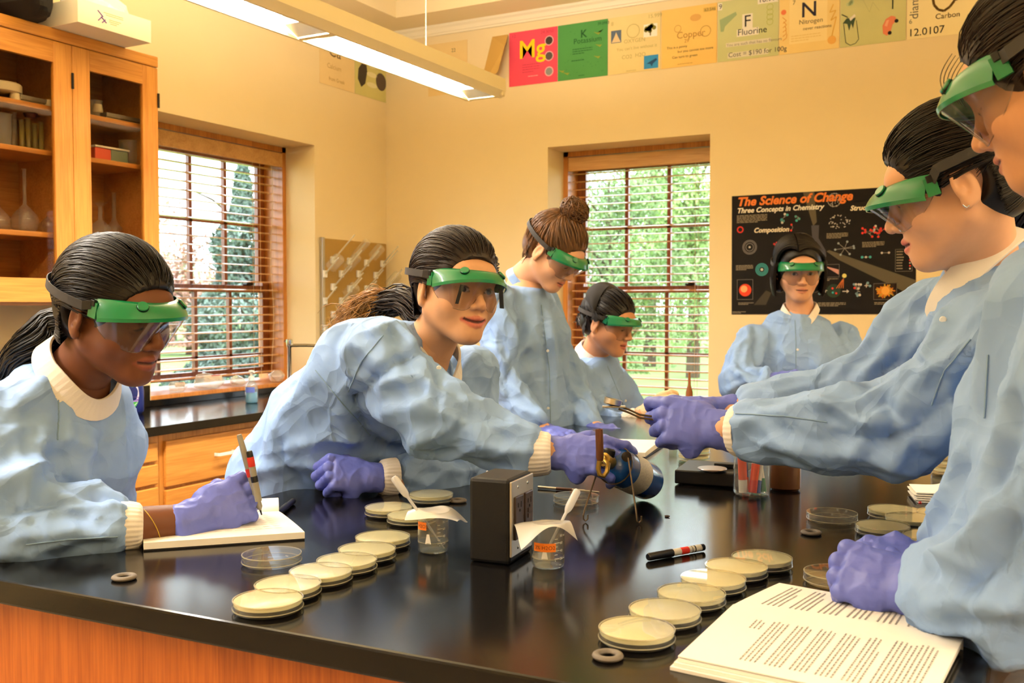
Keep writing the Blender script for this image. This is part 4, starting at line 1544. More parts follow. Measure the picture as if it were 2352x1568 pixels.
pen_body('marker_pen', a - (c - a) * 0.2, c + (c - a) * 1.2, [('cap', [(0, 0), (.006, 0), (.007, .2), (.007, .6), (.006, .6)], M_penk), ('barrel', [(.006, .6), (.006, 1), (0, 1)], M_penk)], 'black marker pen lying just behind the notebook', 'pen')
a, c = PZ(1236, 1118, TZ + .004), PZ(1378, 1130, TZ + .004)
pen_body('probe', a, c, [('rod', [(0, 0), (.0028, 0), (.003, .02), (.003, .75), (.0024, .76), (.0018, .97), (0, 1)], M_steel), ('grip', [(.0032, .3), (.0036, .31), (.0036, .55), (.0032, .56)], mat('brown_grip', (96, 60, 48), 0.5))],
         'thin metal probe lying behind the outlet box', 'probe')

# --- second notebooks
nb2 = empty('notebook', PZ(1450, 1035, TZ), 'open notebook behind the blue gas cylinder', 'notebook')
cs = [PZ(1372, 1048, TZ), PZ(1482, 1052, TZ), PZ(1530, 1022, TZ), PZ(1400, 1019, TZ)]
pageblock('cover', cs, TZ + .0003, 0.003, nb2, M_cover, n=2)
pageblock('pages', [cs[0], cs[1], cs[2] - (cs[2] - cs[3]) * .06, cs[3]], TZ + 0.0035, 0.014, nb2, sag=0.2)
nb3 = empty('notebook', PZ(1080, 1100, TZ), 'closed white notebook behind the outlet box and leaning student', 'notebook')
cs = [PZ(1010, 1112, TZ), PZ(1140, 1114, TZ), PZ(1150, 1080, TZ), PZ(1050, 1078, TZ)]
pageblock('cover', cs, TZ + .0003, 0.002, nb3, M_cover, n=2)
pageblock('pages', cs, TZ + 0.0025, 0.010, nb3, sag=0.1)

# --- printed pages at the lower right
pp = empty('printed_pages', PZ(1850, 1480, TZ), 'open stapled pages of printed text at the lower right', 'papers')


def sheetpts(lst):
    return [np.append(PZ(x, y, TZ)[:2], 0) for x, y in lst]


E_, F_, D_, G_ = sheetpts([(1556, 1536), (1684, 1412), (2212, 1494), (2130, 1660)])
A_, B_, C_ = sheetpts([(1690, 1409), (1790, 1360), (2215, 1440)])
for k in range(3):
    off = np.array([-.003 * k, -.004 * k, 0])
    pageblock('sheet_bundle', [E_ + off, G_ + off, D_ + off, F_ + off], TZ + .0004 + .0042 * (2 - k), .0038, pp, sag=.12 if k == 0 else 0)
_, ftop = pageblock('front_page', [E_ * .995 + F_ * .005, G_, D_, F_], TZ + .0132, .0012, pp, sag=0)
o2, btop = pageblock('back_page', [F_, D_, C_, B_], TZ + .0008, .0135, pp, sag=.05)
_r = random.Random(3)


def textrows(top, name, u0, u1, nrow, v0, v1, para=5):
    b = MB()
    for i in range(nrow):
        if i % para == para - 1 and _r.random() < .8:
            continue
        u = u0 + (u1 - u0) * i / nrow
        vv = v0
        ve = v1 - (_r.random() * .3 if i % para == para - 2 else _r.random() * .03)
        while vv < ve:
            l = _r.uniform(.012, .04)
            w = (u1 - u0) / nrow * .34
            q = [top(u, vv), top(u, min(vv + l, ve)), top(u + w, min(vv + l, ve)), top(u + w, vv)]
            b.add([p + np.array([0, 0, .0004]) for p in q], [(0, 1, 2, 3)])
            vv += l + .008
    o = b.build(name, M_inkgrey, pp)
    o['kind'] = 'stuff'


textrows(ftop, 'printed_text', .16, .22, 3, .62, .78)
textrows(ftop, 'printed_text', .24, .95, 34, .12, .80)
textrows(btop, 'printed_text', .10, .9, 30, .15, .9)

# --- outlet pedestal
K = np.append(PZ(1170, 1299, TZ)[:2], TZ)
Lc = np.append(PZ(1077, 1289, TZ)[:2], TZ)
e1 = nrm(Lc - K)
e2 = nrm(np.cross(e1, (0, 0, 1)))
if np.dot(e2, FWD) < 0:
    e2 = -e2
w1, w2, hh = np.linalg.norm(Lc - K), 0.098, 0.134
M_ped = bump(mat('black_cast_metal', (13, 12, 12), 0.55, spec=0.35), (500, 500, 500), 0.25, 0.0006)
ob = empty('outlet_pedestal', K + e1 * w1 / 2 + e2 * w2 / 2, 'black pedestal outlet box with a steel plate standing on the table', 'outlet')
b = MB().obox(K + e1 * w1 / 2 + e2 * w2 / 2 + (0, 0, hh / 2), e1 * w1 / 2, e2 * w2 / 2, np.array([0, 0, hh / 2]))
b.build('housing', M_ped, ob, bevel=0.006)
pc = K + e2 * (w2 / 2) + np.array([0, 0, hh * 0.53])
M_plate = mat('outlet_steel', (206, 200, 188), 0.32, 0.9)
MB().obox(pc - e1 * 0.0012, e1 * 0.0018, e2 * (w2 / 2 - 0.002), np.array([0, 0, hh * 0.44])).build('face_plate', M_plate, ob, bevel=0.001)
M_recep = mat('brown_receptacle', (52, 36, 30), 0.35)
M_slot = mat('slot_black', (6, 5, 5), 0.8)
for k, off in enumerate((-0.021, 0.021)):
    c_ = pc + e2 * off - e1 * 0.0034
    rc = MB().obox(c_, e1 * 0.003, e2 * 0.0165, np.array([0, 0, 0.034])).build('receptacle', M_recep, ob, bevel=0.0015)
    for dz in (-0.02, 0.02):
        for dy, hz in ((-0.006, 0.0035), (0.006, 0.0045)):
            MB().obox(c_ - e1 * 0.003 + e2 * dy + (0, 0, dz), e1 * 0.0004, e2 * 0.0011, np.array([0, 0, hz])).build('slot', M_slot, rc)
        MB().lathe([(0, 0), (0.0022, 0), (0.0022, 0.0006), (0, 0.0006)], 10, c_ - e1 * 0.003 + (0, 0, dz - 0.009 * (1 if dz > 0 else 1)), -e1).build('ground_hole', M_slot, rc)
    if k == 1:
        for dz in (-0.0045, 0.0045):
            MB().obox(c_ - e1 * 0.0034 + (0, 0, dz), e1 * 0.001, e2 * 0.007, np.array([0, 0, 0.0035])).build('test_button', mat('button_brown', (66, 48, 40), 0.4), rc)
for dy in (-0.021, 0.021):
    for dz in (-0.048, 0.048):
        MB().lathe([(0, 0.0015), (0.0022, 0.001), (0.003, 0), (0, 0)], 10, pc - e1 * 0.003 + e2 * dy + (0, 0, dz), -e1).build('screw', M_chrome, ob, smooth=True)

# --- beakers with film and dropper
M_film = glassy('parafilm', (250, 246, 240), 0.6, 0.25, 1.45, body=0.62, bodycol=(240, 236, 228))
M_drop = glassy('dropper_plastic', (250, 250, 250), 0.8, 0.2, 1.45, body=0.55, bodycol=(240, 240, 244))
M_liquid = glassy('water', (246, 248, 246), 1.0, 0.0, 1.33, body=0.03)
M_labor = mat('orange_tape', (245, 128, 24), 0.6)
M_beaker = glassy('beaker_glass', (250, 250, 247), 1.0, 0.01, 1.5, body=0.04)
M_mark = mat('white_graduation', (236, 232, 222), 0.6)


def beaker(px, py, label, level, bulb, tip, lab_px, film_side, txt):
    q = PZ(px, py, TZ)
    root = empty('beaker', (q[0], q[1], TZ), label, 'beaker')
    o = np.array([q[0], q[1], TZ])
    r, h = 0.0255, 0.068
    MB().lathe([(0, 0.0015), (r - .004, 0.0008), (r - .001, 0.003), (r, 0.008), (r, h - .004), (r + .0025, h), (r + .0015, h), (r - .0012, h - .005), (r - .0012, 0.008), (r - .004, 0.0026), (0, 0.0026)], 36, o).build('glass_wall', M_beaker, root, smooth=True)
    MB().lathe([(0, .003), (r - .004, .003), (r - .0018, .008), (r - .0016, level), (0, level)], 36, o).build('liquid', M_liquid, root, smooth=True)
    MB().lathe([(r - .0016, level - .0006), (r + .0001, level - .0006), (r + .0001, level + .0004), (r - .0016, level + .0004)], 36, o).build('meniscus', M_rim, root)
    cd_ = -np.array([FWD[0], FWD[1], 0]) / np.linalg.norm(FWD[:2])

    def onwall(ang, z, k=0.0004):
        d_ = cd_ * math.cos(ang) + RGT * math.sin(ang)
        return o + d_ * (r + k) + np.array([0, 0, z])
    # tape label, wrapped on the wall
    a0, a1, z0, z1 = lab_px
    lb_ = MB().grid(lambda u, v: onwall(a0 + (a1 - a0) * u, z0 + (z1 - z0) * v, .0008), 9, 3).build('tape_label', M_labor, root)
    am = a0 + (a1 - a0) * .08
    vs, fs = text_mesh(txt, (z1 - z0) * .62, (0, 0, 0), (1, 0, 0), (0, 1, 0))
    tx = MB().add([onwall(am + v[0] / r, z0 + (z1 - z0) * .28 + v[1], .0012) for v in vs], fs)
    tx.build('handwriting', mat('dark_red_ink', (130, 60, 20), 0.7), lb_)
    for zz, wd in ((.018, .35), (.024, .2), (.030, .35), (.036, .2), (.042, .35), (.048, .2)):
        MB().grid(lambda u, v: onwall(.35 + wd * u, zz + .0007 * v, .0006), 5, 2).build('graduation', M_mark, root)
    for zz, s_ in ((.016, '20'), (.028, '40'), (.040, '60'), (.051, '80 ml')):
        vs, fs = text_mesh(s_, .0055, (0, 0, 0), (1, 0, 0), (0, 1, 0))
        MB().add([onwall(.72 + v[0] / r, zz + v[1], .0006) for v in vs], fs).build('graduation_number', M_mark, root)
    MB().add([onwall(-.45, .018), onwall(-.05, .018), onwall(-.17, .034), onwall(-.33, .034)], [(0, 1, 2, 3)]).build('marking_spot', M_mark, root)
    # film, a crumpled square drooping over the rim
    fr_ = nrm(RGT * film_side + cd_ * .2)
    fs_ = np.cross((0, 0, 1), fr_)
    rn = np.random.default_rng(int(px))
    ph = rn.random(4) * 6

    def film(u, v):
        x, y = (u - .5) * .088 + .006, (v - .5) * .07
        rad = math.hypot(x, y)
        z = h + .0015
        ov = max(rad - r, 0)
        z += -0.55 * ov * (1 + .5 * math.sin(3 * math.atan2(y, x) + ph[0])) + 0.0035 * math.sin(60 * x + ph[1]) * math.sin(70 * y + ph[2]) * min(rad / r, 1)
        return o + fr_ * x + fs_ * y + np.array([0, 0, z])
    MB().grid(film, 26, 22).build('film_cover', M_film, root, smooth=True)
    # dropper through the film is a thing of its own
    a, c = np.asarray(bulb, float), np.asarray(tip, float)
    L = np.linalg.norm(c - a)
    dr = empty('dropper', c, ('plastic dropper leaning left out of the left beaker' if px < 1100 else 'plastic dropper leaning right out of the right beaker'), 'dropper', 'plastic droppers in the beakers')
    MB().lathe([(0, 0), (.004, .0008), (.0062, .004), (.0064, .03), (.0055, .036), (.0026, .042)], 16, a, c - a).build('bulb', M_drop, dr, smooth=True)
    MB().lathe([(.0026, .042), (.0024, L * .75), (.0016, L * .8), (.0012, L), (.0006, L)], 10, a, c - a).build('stem', M_drop, dr, smooth=True)
    return root


q = PZ(995, 1266, TZ)
beaker(995, 1266, 'glass beaker with film and an orange label, left of the outlet box', .019, P(903, 1094, 1.60), np.array([q[0] + .018, q[1] + .006, TZ + .006]), (-1.1, -.35, .040, .053), 1, 'H2O2')
q = PZ(1259, 1301, TZ)
beaker(1259, 1301, 'glass beaker with film and an orange label, right of the outlet box', .017, P(1328, 1123, 1.555), np.array([q[0] - .008, q[1] - .004, TZ + .012]), (-1.0, .42, .029, .042), -1, '3% H2O2')

# --- gas torch lying on its wire stand
Bc, Vc = P(1488, 1106, 2.06), P(1403, 1063, 1.925)
ax = nrm(Bc - Vc)
Vc = Bc - ax * 0.175
to = empty('gas_torch', np.append(PZ(1470, 1160, TZ)[:2], TZ), 'blue gas cylinder torch tilted on a wire stand', 'torch')
M_blue = mat('torch_blue', (22, 78, 150), 0.25, coat=0.4)
M_brass = mat('brass', (168, 136, 66), 0.35, 0.9)
R_ = 0.039
MB().lathe([(0, 0.175), (R_ - .008, .175), (R_ - .002, .172), (R_, .165), (R_, .035), (R_ - .003, .022), (R_ - .012, .010), (.018, .002), (0.012, 0)], 40, Vc, ax).build('cylinder', M_blue, to, smooth=True)
MB().lathe([(R_ + .0004, .055), (R_ + .0007, .055), (R_ + .0007, .115), (R_ + .0004, .115)], 40, Vc, ax).build('label_band', vary(mat('label_cream', (204, 196, 176), 0.6), (300, 300, 300), 0.25), to, smooth=True)
MB().lathe([(0, -.04), (.008, -.04), (.009, -.03), (.0135, -.028), (.0145, -.012), (.0135, .002), (0, .004)], 20, Vc, ax).build('valve', M_brass, to, smooth=True)
vt = Vc - ax * 0.034
h0 = P(1377, 1092, 1.865)
h1 = P(1378, 1050, 1.865)
h2 = P(1376, 990, 1.865)
MB().tube([vt, P(1397, 1066, 1.872), P(1394, 1083, 1.868), P(1387, 1093, 1.866), h0 + (0, 0, .002), P(1374, 1075, 1.865), h1], .0048, 10).build('burner_tube', M_brass, to, smooth=True)
MB().tube([h1 - (0, 0, .006), h1, h2 + (0, 0, .004), h2], [.006, .0075, .0075, .007], 14).build('burner_tip', vary(mat('copper_brown', (122, 74, 46), 0.45, 0.5), (80, 80, 30), 0.3), to, smooth=True)
kn = Vc + np.cross(ax, RGT) * 0.0
kd = nrm(UPV + 0.2 * RGT)
MB().lathe([(0, 0), (.011, 0), (.012, .003), (.012, .014), (.009, .017), (0, .017)], 12, Vc - ax * .012 + kd * .008, kd).build('knob', M_blackp, to, smooth=True)
M_wire = mat('stand_wire', (96, 80, 62), 0.4, 0.7)
sd = nrm(np.cross(ax, (0, 0, 1)))
if np.dot(sd, RGT) < 0:
    sd = -sd
for s_, (fx, fy) in ((1, (1468, 1203)), (-1, (1345, 1199))):
    ft = np.append(PZ(fx, fy, TZ)[:2], TZ + .0025)
    tp = Vc + ax * .018 + sd * s_ * .030 + np.array([0, 0, .018 if s_ > 0 else .004])
    mid = (ft + tp) / 2
    out = nrm(ft - (Vc + ax * .02)) * 0.0
    hook = [ft + np.array([0, 0, .012]) + RGT * .005 * s_ * 0 + RGT * .004, ft + np.array([0, 0, .004]) + RGT * .004, ft, ft - RGT * .004 + np.array([0, 0, .003]), ft - RGT * .0045 + np.array([0, 0, .010])]
    pts = [tp + np.array([0, 0, 0])] + [tp * (1 - t) + (hook[-1] + np.array([0, 0, .004])) * t for t in (.3, .6, .9)] + hook[::-1]
    MB().tube(pts, .0017, 8).build('wire_leg', M_wire, to, smooth=True)
    MB().lathe([(0, 0), (.010, 0), (.010, .002), (.005, .004), (0, .004)], 16, tp - sd * s_ * .003, sd * s_ * .5 - ax).build('wire_eye', M_dark, to, smooth=True)
ringp = [Vc + ax * .02 + (R_ - .001) * (math.cos(a_) * sd + math.sin(a_) * np.cross(ax, sd)) for a_ in np.linspace(0, 2 * math.pi, 24, endpoint=False)]
MB().tube(ringp, .0016, 6, closed=True).build('wire_ring', M_wire, to)

# --- balance, jar of glue sticks, brown bottle
FLc, FRc = np.append(PZ(1549, 1113, TZ)[:2], TZ), np.append(PZ(1712, 1124, TZ)[:2], TZ)
u_ = nrm(FRc - FLc)
v_ = nrm(np.array([-u_[1], u_[0], 0]))
wd, dp, ht = np.linalg.norm(FRc - FLc), .155, .031
bal = empty('balance', FLc + u_ * wd / 2 + v_ * dp / 2, 'flat black electronic balance with a round pan', 'balance')
MB().obox(FLc + u_ * wd / 2 + v_ * dp / 2 + (0, 0, ht / 2 + .003), u_ * wd / 2, v_ * dp / 2, np.array([0, 0, ht / 2])).build('case', M_blackp, bal, bevel=.003)
for i, j in ((.08, .08), (.92, .08), (.08, .92), (.92, .92)):
    MB().lathe([(0, 0), (.006, 0), (.006, .005), (0, .005)], 10, FLc + u_ * wd * i + v_ * dp * j).build('foot', M_blackp, bal)
pcn = np.append(PZ(1636, 1077, TZ + ht + .008)[:2], TZ + ht + .003)
MB().lathe([(0, .008), (.0315, .008), (.0325, .0065), (.0315, .005), (.012, .004), (.012, 0)], 32, pcn).build('pan', mat('pan_steel', (150, 140, 140), 0.3, 0.8), bal, smooth=True)
MB().obox(pcn + u_ * .03 + v_ * .06 + (0, 0, .006), u_ * .035, v_ * .012, np.array([0, 0, .005])).build('display_hood', M_blackp, bal, bevel=.002)

jq = np.append(PZ(1727, 1136, TZ)[:2], TZ)
jar = MB().lathe([(0, .0015), (.034, .001), (.038, .005), (.039, .012), (.039, .11), (.042, .116), (.0405, .116), (.0378, .11), (.0378, .012), (.034, .004), (0, .004)], 36, jq).build('glass_jar', glassy('jar_glass', (250, 250, 246), 1.0, .01, 1.5, body=.05), smooth=True)
tag(jar, 'glass beaker holding glue sticks and markers', 'jar')
M_or = mat('glue_orange', (238, 80, 26), 0.4)
M_wh = mat('glue_white', (236, 230, 224), 0.4)
M_lb = mat('glue_label_blue', (70, 90, 170), 0.4)
M_gr = mat('marker_green', (40, 130, 84), 0.4)
for k, (dx, dy, tx, ty, L, r, cols, lab) in enumerate((
        (-.022, -.016, -.026, -.012, .098, .0095, (M_or, M_or, M_wh), 'orange capped glue stick standing at the left of the jar'),
        (-.004, -.022, .010, -.004, .092, .009, (M_wh, M_or, M_penr), 'white and red glue stick leaning in the middle of the jar'),
        (.006, -.02, .022, .006, .09, .007, (M_penr, M_wh, M_lb), 'red and blue marker leaning right in the jar'),
        (.024, -.006, .014, .016, .1, .006, (M_gr, M_wh, M_gr), 'green marker at the right of the jar'),
        (-.010, .014, -.014, .02, .1, .0075, (M_penr, M_lb, M_or), 'blue striped glue stick at the back of the jar'))):
    a = jq + RGT * dx + vh * dy + np.array([0, 0, .006 + r * .3])
    c = jq + RGT * tx + vh * ty + np.array([0, 0, .006 + L])
    pen_body('glue_stick' if k in (0, 1, 4) else 'marker_pen', a, c, [('base', [(0, 0), (r, 0), (r, .28)], cols[2]), ('body', [(r * .97, .28), (r * .97, .66)], cols[1]), ('cap', [(r, .66), (r, .97), (r * .8, 1), (0, 1)], cols[0])], lab, 'pen' if k in (2, 3) else 'glue stick')
bq = np.append(PZ(1803, 1124, TZ)[:2], TZ)
bt = MB().lathe([(0, 0), (.028, 0), (.0335, .006), (.0335, .09), (.03, .105), (.016, .118), (.016, .13), (0, .13)], 30, bq).build('brown_bottle', mat('amber_plastic', (88, 52, 24), 0.3), smooth=True)
tag(bt, 'brown plastic bottle behind the glass jar', 'bottle')
vq = np.append(PZ(1546, 1030, TZ)[:2], TZ)
vl = MB().lathe([(0, 0), (.012, 0), (.0125, .003), (.0125, .05), (.011, .052), (.0115, .002), (0, .002)], 20, vq).build('glass_vial', M_glass, smooth=True)
tag(vl, 'small clear glass vial beside the stack of dishes', 'vial')
MB().lathe([(.0127, .028), (.0135, .028), (.0135, .033), (.0127, .033)], 20, vq).build('brass_band', M_brass, vl)

# --- folded paper towels
tw = empty('paper_towels', PZ(2160, 1150, TZ), 'small stack of folded white paper towels at right', 'towels')
T0 = np.append(PZ(2106, 1155, TZ)[:2], TZ)
tu, tv = nrm(np.array([1.0, .25, 0])), nrm(np.array([-.25, 1, 0]))
for k in range(5):
    b = MB()
    ph = k * 1.3
    b.grid(lambda u, v: T0 + tu * (u * .12 - .004 * (k % 2)) + tv * (v * .10 + .003 * k) + np.array([0, 0, .003 + .0042 * k + .0012 * math.sin(5 * u + ph) * (u) + (0.018 * math.exp(-((u - .75) / .18) ** 2) * (k >= 3))]), 18, 8)
    b.build('towel', M_paper, tw, smooth=True, solid=.0022)
cr = MB()
cr.lathe([(0, 0), (.003, .0005), (.0036, .003), (.002, .0055), (0, .006)], 8, np.append(PZ(2113, 1177, TZ)[:2], TZ + .0166))
tag(cr.build('red_bead', mat('red_bead', (190, 30, 30), 0.35), smooth=True), 'tiny red bead on the dishes at right', 'bead')
tag(crumple('crumb', np.append(PZ(1532, 1187, TZ)[:2], TZ), np.array([.006, .003, .002]), mat('crumb_brown', (70, 52, 40), .7), 'tiny dark crumb on the table beside the torch', 'crumb', 5, sub=2), None)

# ================================================================== PEOPLE: modelling tools
class SDF:
    """solid built from rounded pieces melted together; meshed with surface nets"""

    def __init__(s):
        s.ops = []
        s.lo, s.hi = np.full(3, 1e9), np.full(3, -1e9)

    def _bb(s, pts, r):
        for p in pts:
            s.lo = np.minimum(s.lo, np.asarray(p) - r)
            s.hi = np.maximum(s.hi, np.asarray(p) + r)

    def cap(s, a, b, ra, rb=None, k=0.02, sub=False):
        a, b = np.asarray(a, float), np.asarray(b, float)
        rb = ra if rb is None else rb
        ab = b - a
        L2 = max(ab @ ab, 1e-12)

        def f(X):
            t = np.clip(((X - a) @ ab) / L2, 0, 1)
            q = X - a - t[:, None] * ab
            return np.sqrt((q * q).sum(1)) - (ra + (rb - ra) * t)
        s.ops.append((f, k, sub))
        if not sub:
            s._bb((a, b), max(ra, rb))
        return s

    def chain(s, pts, rs, k=0.01, sub=False):
        for i in range(len(pts) - 1):
            s.cap(pts[i], pts[i + 1], rs[i], rs[i + 1], k, sub)
        return s

    def ell(s, c, r, k=0.02, sub=False, R=None):
        c, r = np.asarray(c, float), np.asarray(r, float)
        R = np.eye(3) if R is None else np.asarray(R)

        def f(X):
            q = (X - c) @ R
            k0 = np.sqrt(((q / r) ** 2).sum(1))
            k1 = np.sqrt(((q / r ** 2) ** 2).sum(1))
            return np.where(k1 > 1e-9, k0 * (k0 - 1) / np.maximum(k1, 1e-9), -r.min())
        s.ops.append((f, k, sub))
        if not sub:
            s._bb((c,), r.max())
        return s

    def slab(s, a, b, side, wa, wb, k=0.03):
        """elliptic section from a to b: wa=(half width along side, half depth)"""
        a, b = np.asarray(a, float), np.asarray(b, float)
        ab = b - a
        L2 = ab @ ab
        z = ab / math.sqrt(L2)
        u = np.asarray(side, float)
        u = nrm(u - z * (u @ z))
        v = np.cross(z, u)

        def f(X):
            t = np.clip(((X - a) @ ab) / L2, 0, 1)
            q = X - a - t[:, None] * ab
            W_ = wa[0] + (wb[0] - wa[0]) * t
            D_ = wa[1] + (wb[1] - wa[1]) * t
            m = np.minimum(W_, D_) * .55
            qu, qv, qz = q @ u / W_, q @ v / D_, q @ z / m
            k0 = np.sqrt(qu ** 2 + qv ** 2 + qz ** 2)
            k1 = np.sqrt((qu / W_) ** 2 + (qv / D_) ** 2 + (qz / m) ** 2)
            return np.where(k1 > 1e-9, k0 * (k0 - 1) / np.maximum(k1, 1e-9), -m)
        s.ops.append((f, k, False))
        s._bb((a, b), max(*wa, *wb))
        return s

    def plane(s, p, n, k=0.01):
        """cut away everything on the +n side"""
        p, n = np.asarray(p, float), nrm(n)
        s.ops.append((lambda X: -((X - p) @ n), k, True))
        return s

    def eval(s, X):
        d = None
        for f, k, sub in s.ops:
            e = f(X)
            if d is None:
                d = e
            elif sub:
                e = -e
                h = np.maximum(k - np.abs(d - e), 0) / max(k, 1e-6)
                d = np.maximum(d, e) + h * h * k * 0.25
            else:
                h = np.maximum(k - np.abs(d - e), 0) / max(k, 1e-6)
                d = np.minimum(d, e) - h * h * k * 0.25
        return d

    def mesh(s, res, clip=None):
        lo, hi = s.lo - 3 * res - 0.012, s.hi + 3 * res + 0.012
        B = 8
        nb = np.ceil((hi - lo) / (res * B)).astype(int)
        g = [lo[i] + (np.arange(nb[i]) + 0.5) * B * res - res / 2 for i in range(3)]
        C = np.stack(np.meshgrid(*g, indexing='ij'), -1).reshape(-1, 3)
        dc = s.eval(C)
        hd = B * res * 0.95
        ki = np.nonzero(np.abs(dc) < hd * 1.15)[0]
        D = np.repeat(np.repeat(np.repeat(np.where(dc > 0, 1.0, -1.0).reshape(nb), B, 0), B, 1), B, 2).astype(np.float32)
        loc = np.stack(np.meshgrid(*[np.arange(B)] * 3, indexing='ij'), -1).reshape(-1, 3)
        bi = np.stack(np.unravel_index(ki, nb), -1)
        idx = bi[:, None, :] * B + loc[None]
        X = lo + idx * res
        Ck, dk = C[ki], dc[ki]
        d = np.full(idx.shape[:2], 10.0)
        for f, k, sub in s.ops:
            ec = f(Ck)
            m = (-ec > dk - 2.4 * hd - k) if sub else (ec < dk + 2.4 * hd + k)
            m = np.nonzero(m)[0]
            if len(m) == 0:
                continue
            e = f(X[m].reshape(-1, 3)).reshape(len(m), -1)
            dm = d[m]
            if sub:
                e = -e
                h = np.maximum(k - np.abs(dm - e), 0) / max(k, 1e-6)
                d[m] = np.maximum(dm, e) + h * h * k * 0.25
            else:
                h = np.maximum(k - np.abs(dm - e), 0) / max(k, 1e-6)
                d[m] = np.minimum(dm, e) - h * h * k * 0.25
        D[idx[..., 0], idx[..., 1], idx[..., 2]] = d
        return nets(D, lo, res)


def nets(D, lo, res):
    S = D < 0
    c = S[:-1, :-1, :-1].astype(np.int8)
    tot = np.zeros(c.shape, np.int8)
    for dx in (0, 1):
        for dy in (0, 1):
            for dz in (0, 1):
                tot += S[dx:S.shape[0] - 1 + dx, dy:S.shape[1] - 1 + dy, dz:S.shape[2] - 1 + dz]
    act = np.argwhere((tot > 0) & (tot < 8))
    idm = np.full(c.shape, -1, np.int64)
    idm[act[:, 0], act[:, 1], act[:, 2]] = np.arange(len(act))
    acc = np.zeros((len(act), 3))
    cnt = np.zeros(len(act))
    cor = [(i, j, k) for i in (0, 1) for j in (0, 1) for k in (0, 1)]
    val = {q: D[act[:, 0] + q[0], act[:, 1] + q[1], act[:, 2] + q[2]] for q in cor}
    for a in cor:
        for ax in range(3):
            if a[ax] == 0:
                b = list(a)
                b[ax] = 1
                va, vb = val[a], val[tuple(b)]
                m = (va < 0) != (vb < 0)
                t = va[m] / (va[m] - vb[m])
                p = np.tile(np.array(a, float), (m.sum(), 1))
                p[:, ax] = t
                acc[m] += p
                cnt[m] += 1
    V = lo + (act + acc / cnt[:, None]) * res
    F = []
    for ax in range(3):
        b, c2 = (ax + 1) % 3, (ax + 2) % 3
        sl0 = [slice(None)] * 3
        sl1 = [slice(None)] * 3
        sl0[ax] = slice(0, -1)
        sl1[ax] = slice(1, None)
        s0, s1 = S[tuple(sl0)], S[tuple(sl1)]
        e = np.argwhere(s0 != s1)
        ok = (e[:, b] > 0) & (e[:, c2] > 0) & (e[:, b] < S.shape[b] - 1) & (e[:, c2] < S.shape[c2] - 1)
        e = e[ok]
        q = []
        for db, dc_ in ((-1, -1), (0, -1), (0, 0), (-1, 0)):
            o = e.copy()
            o[:, b] += db
            o[:, c2] += dc_
            q.append(idm[o[:, 0], o[:, 1], o[:, 2]])
        q = np.stack(q, 1)
        fl = s0[e[:, 0], e[:, 1], e[:, 2]]
        q[~fl] = q[~fl][:, ::-1]
        F.append(q)
    F = np.concatenate(F)
    F = F[(F >= 0).all(1)]
    return V, F


def vnormals(V, F):
    n = np.cross(V[F[:, 2]] - V[F[:, 0]], V[F[:, 3]] - V[F[:, 1]])
    N = np.zeros_like(V)
    for k in range(4):
        np.add.at(N, F[:, k], n)
    return N / np.maximum(np.linalg.norm(N, axis=1), 1e-12)[:, None]


def smooth_mesh(V, F, it=2, lam=0.5):
    for _ in range(it):
        A = np.zeros_like(V)
        c = np.zeros(len(V))
        for k in range(4):
            np.add.at(A, F[:, k], V[F[:, (k + 1) % 4]] + V[F[:, (k + 3) % 4]])
            np.add.at(c, F[:, k], 2)
        V = V + lam * (A / np.maximum(c, 1)[:, None] - V)
    return V


def raw_obj(name, V, F, m, parent=None, col=None, sharp=None):
    me = bpy.data.meshes.new(name)
    me.from_pydata(np.asarray(V).tolist(), [], F.tolist() if isinstance(F, np.ndarray) else F)
    me.shade_smooth()
    if sharp:
        me.set_sharp_from_angle(angle=math.radians(sharp))
    if col is not None:
        at = me.attributes.new('tone', 'FLOAT_COLOR', 'POINT')
        at.data.foreach_set('color', np.concatenate([col, np.ones((len(col), 1))], 1).astype(np.float32).ravel())
    o = bpy.data.objects.new(name, me)
    COL.objects.link(o)
    me.materials.append(m)
    if parent is not None:
        o.parent = parent
    return o


def _h(i, j, k, seed):
    n = (i * 374761393 + j * 668265263 + k * 2147483647 + seed * 1274126177) & 0xFFFFFFFF
    n = ((n ^ (n >> 13)) * 1274126177) & 0xFFFFFFFF
    return ((n ^ (n >> 16)) & 0xFFFF) / 65535.0


def vnoise(X, seed=0):
    I = np.floor(X).astype(np.int64)
    f = X - I
    f = f * f * (3 - 2 * f)
    r = 0
    for dx in (0, 1):
        for dy in (0, 1):
            for dz in (0, 1):
                w = (f[:, 0] if dx else 1 - f[:, 0]) * (f[:, 1] if dy else 1 - f[:, 1]) * (f[:, 2] if dz else 1 - f[:, 2])
                r = r + w * _h(I[:, 0] + dx, I[:, 1] + dy, I[:, 2] + dz, seed)
    return r


def ridge(X, seed=0):
    return 1 - np.abs(2 * vnoise(X, seed) - 1)


def worley(X, seed=0):
    """distance to the nearest scattered point: dimples with sharp ridges between them"""
    I = np.floor(X).astype(np.int64)
    best = np.full(len(X), 9.0)
    for dx in (-1, 0, 1):
        for dy in (-1, 0, 1):
            for dz in (-1, 0, 1):
                J = I + (dx, dy, dz)
                p = J + np.stack([_h(J[:, 0], J[:, 1], J[:, 2], seed + 101 * k) for k in range(3)], 1)
                best = np.minimum(best, ((X - p) ** 2).sum(1))
    return np.sqrt(best)


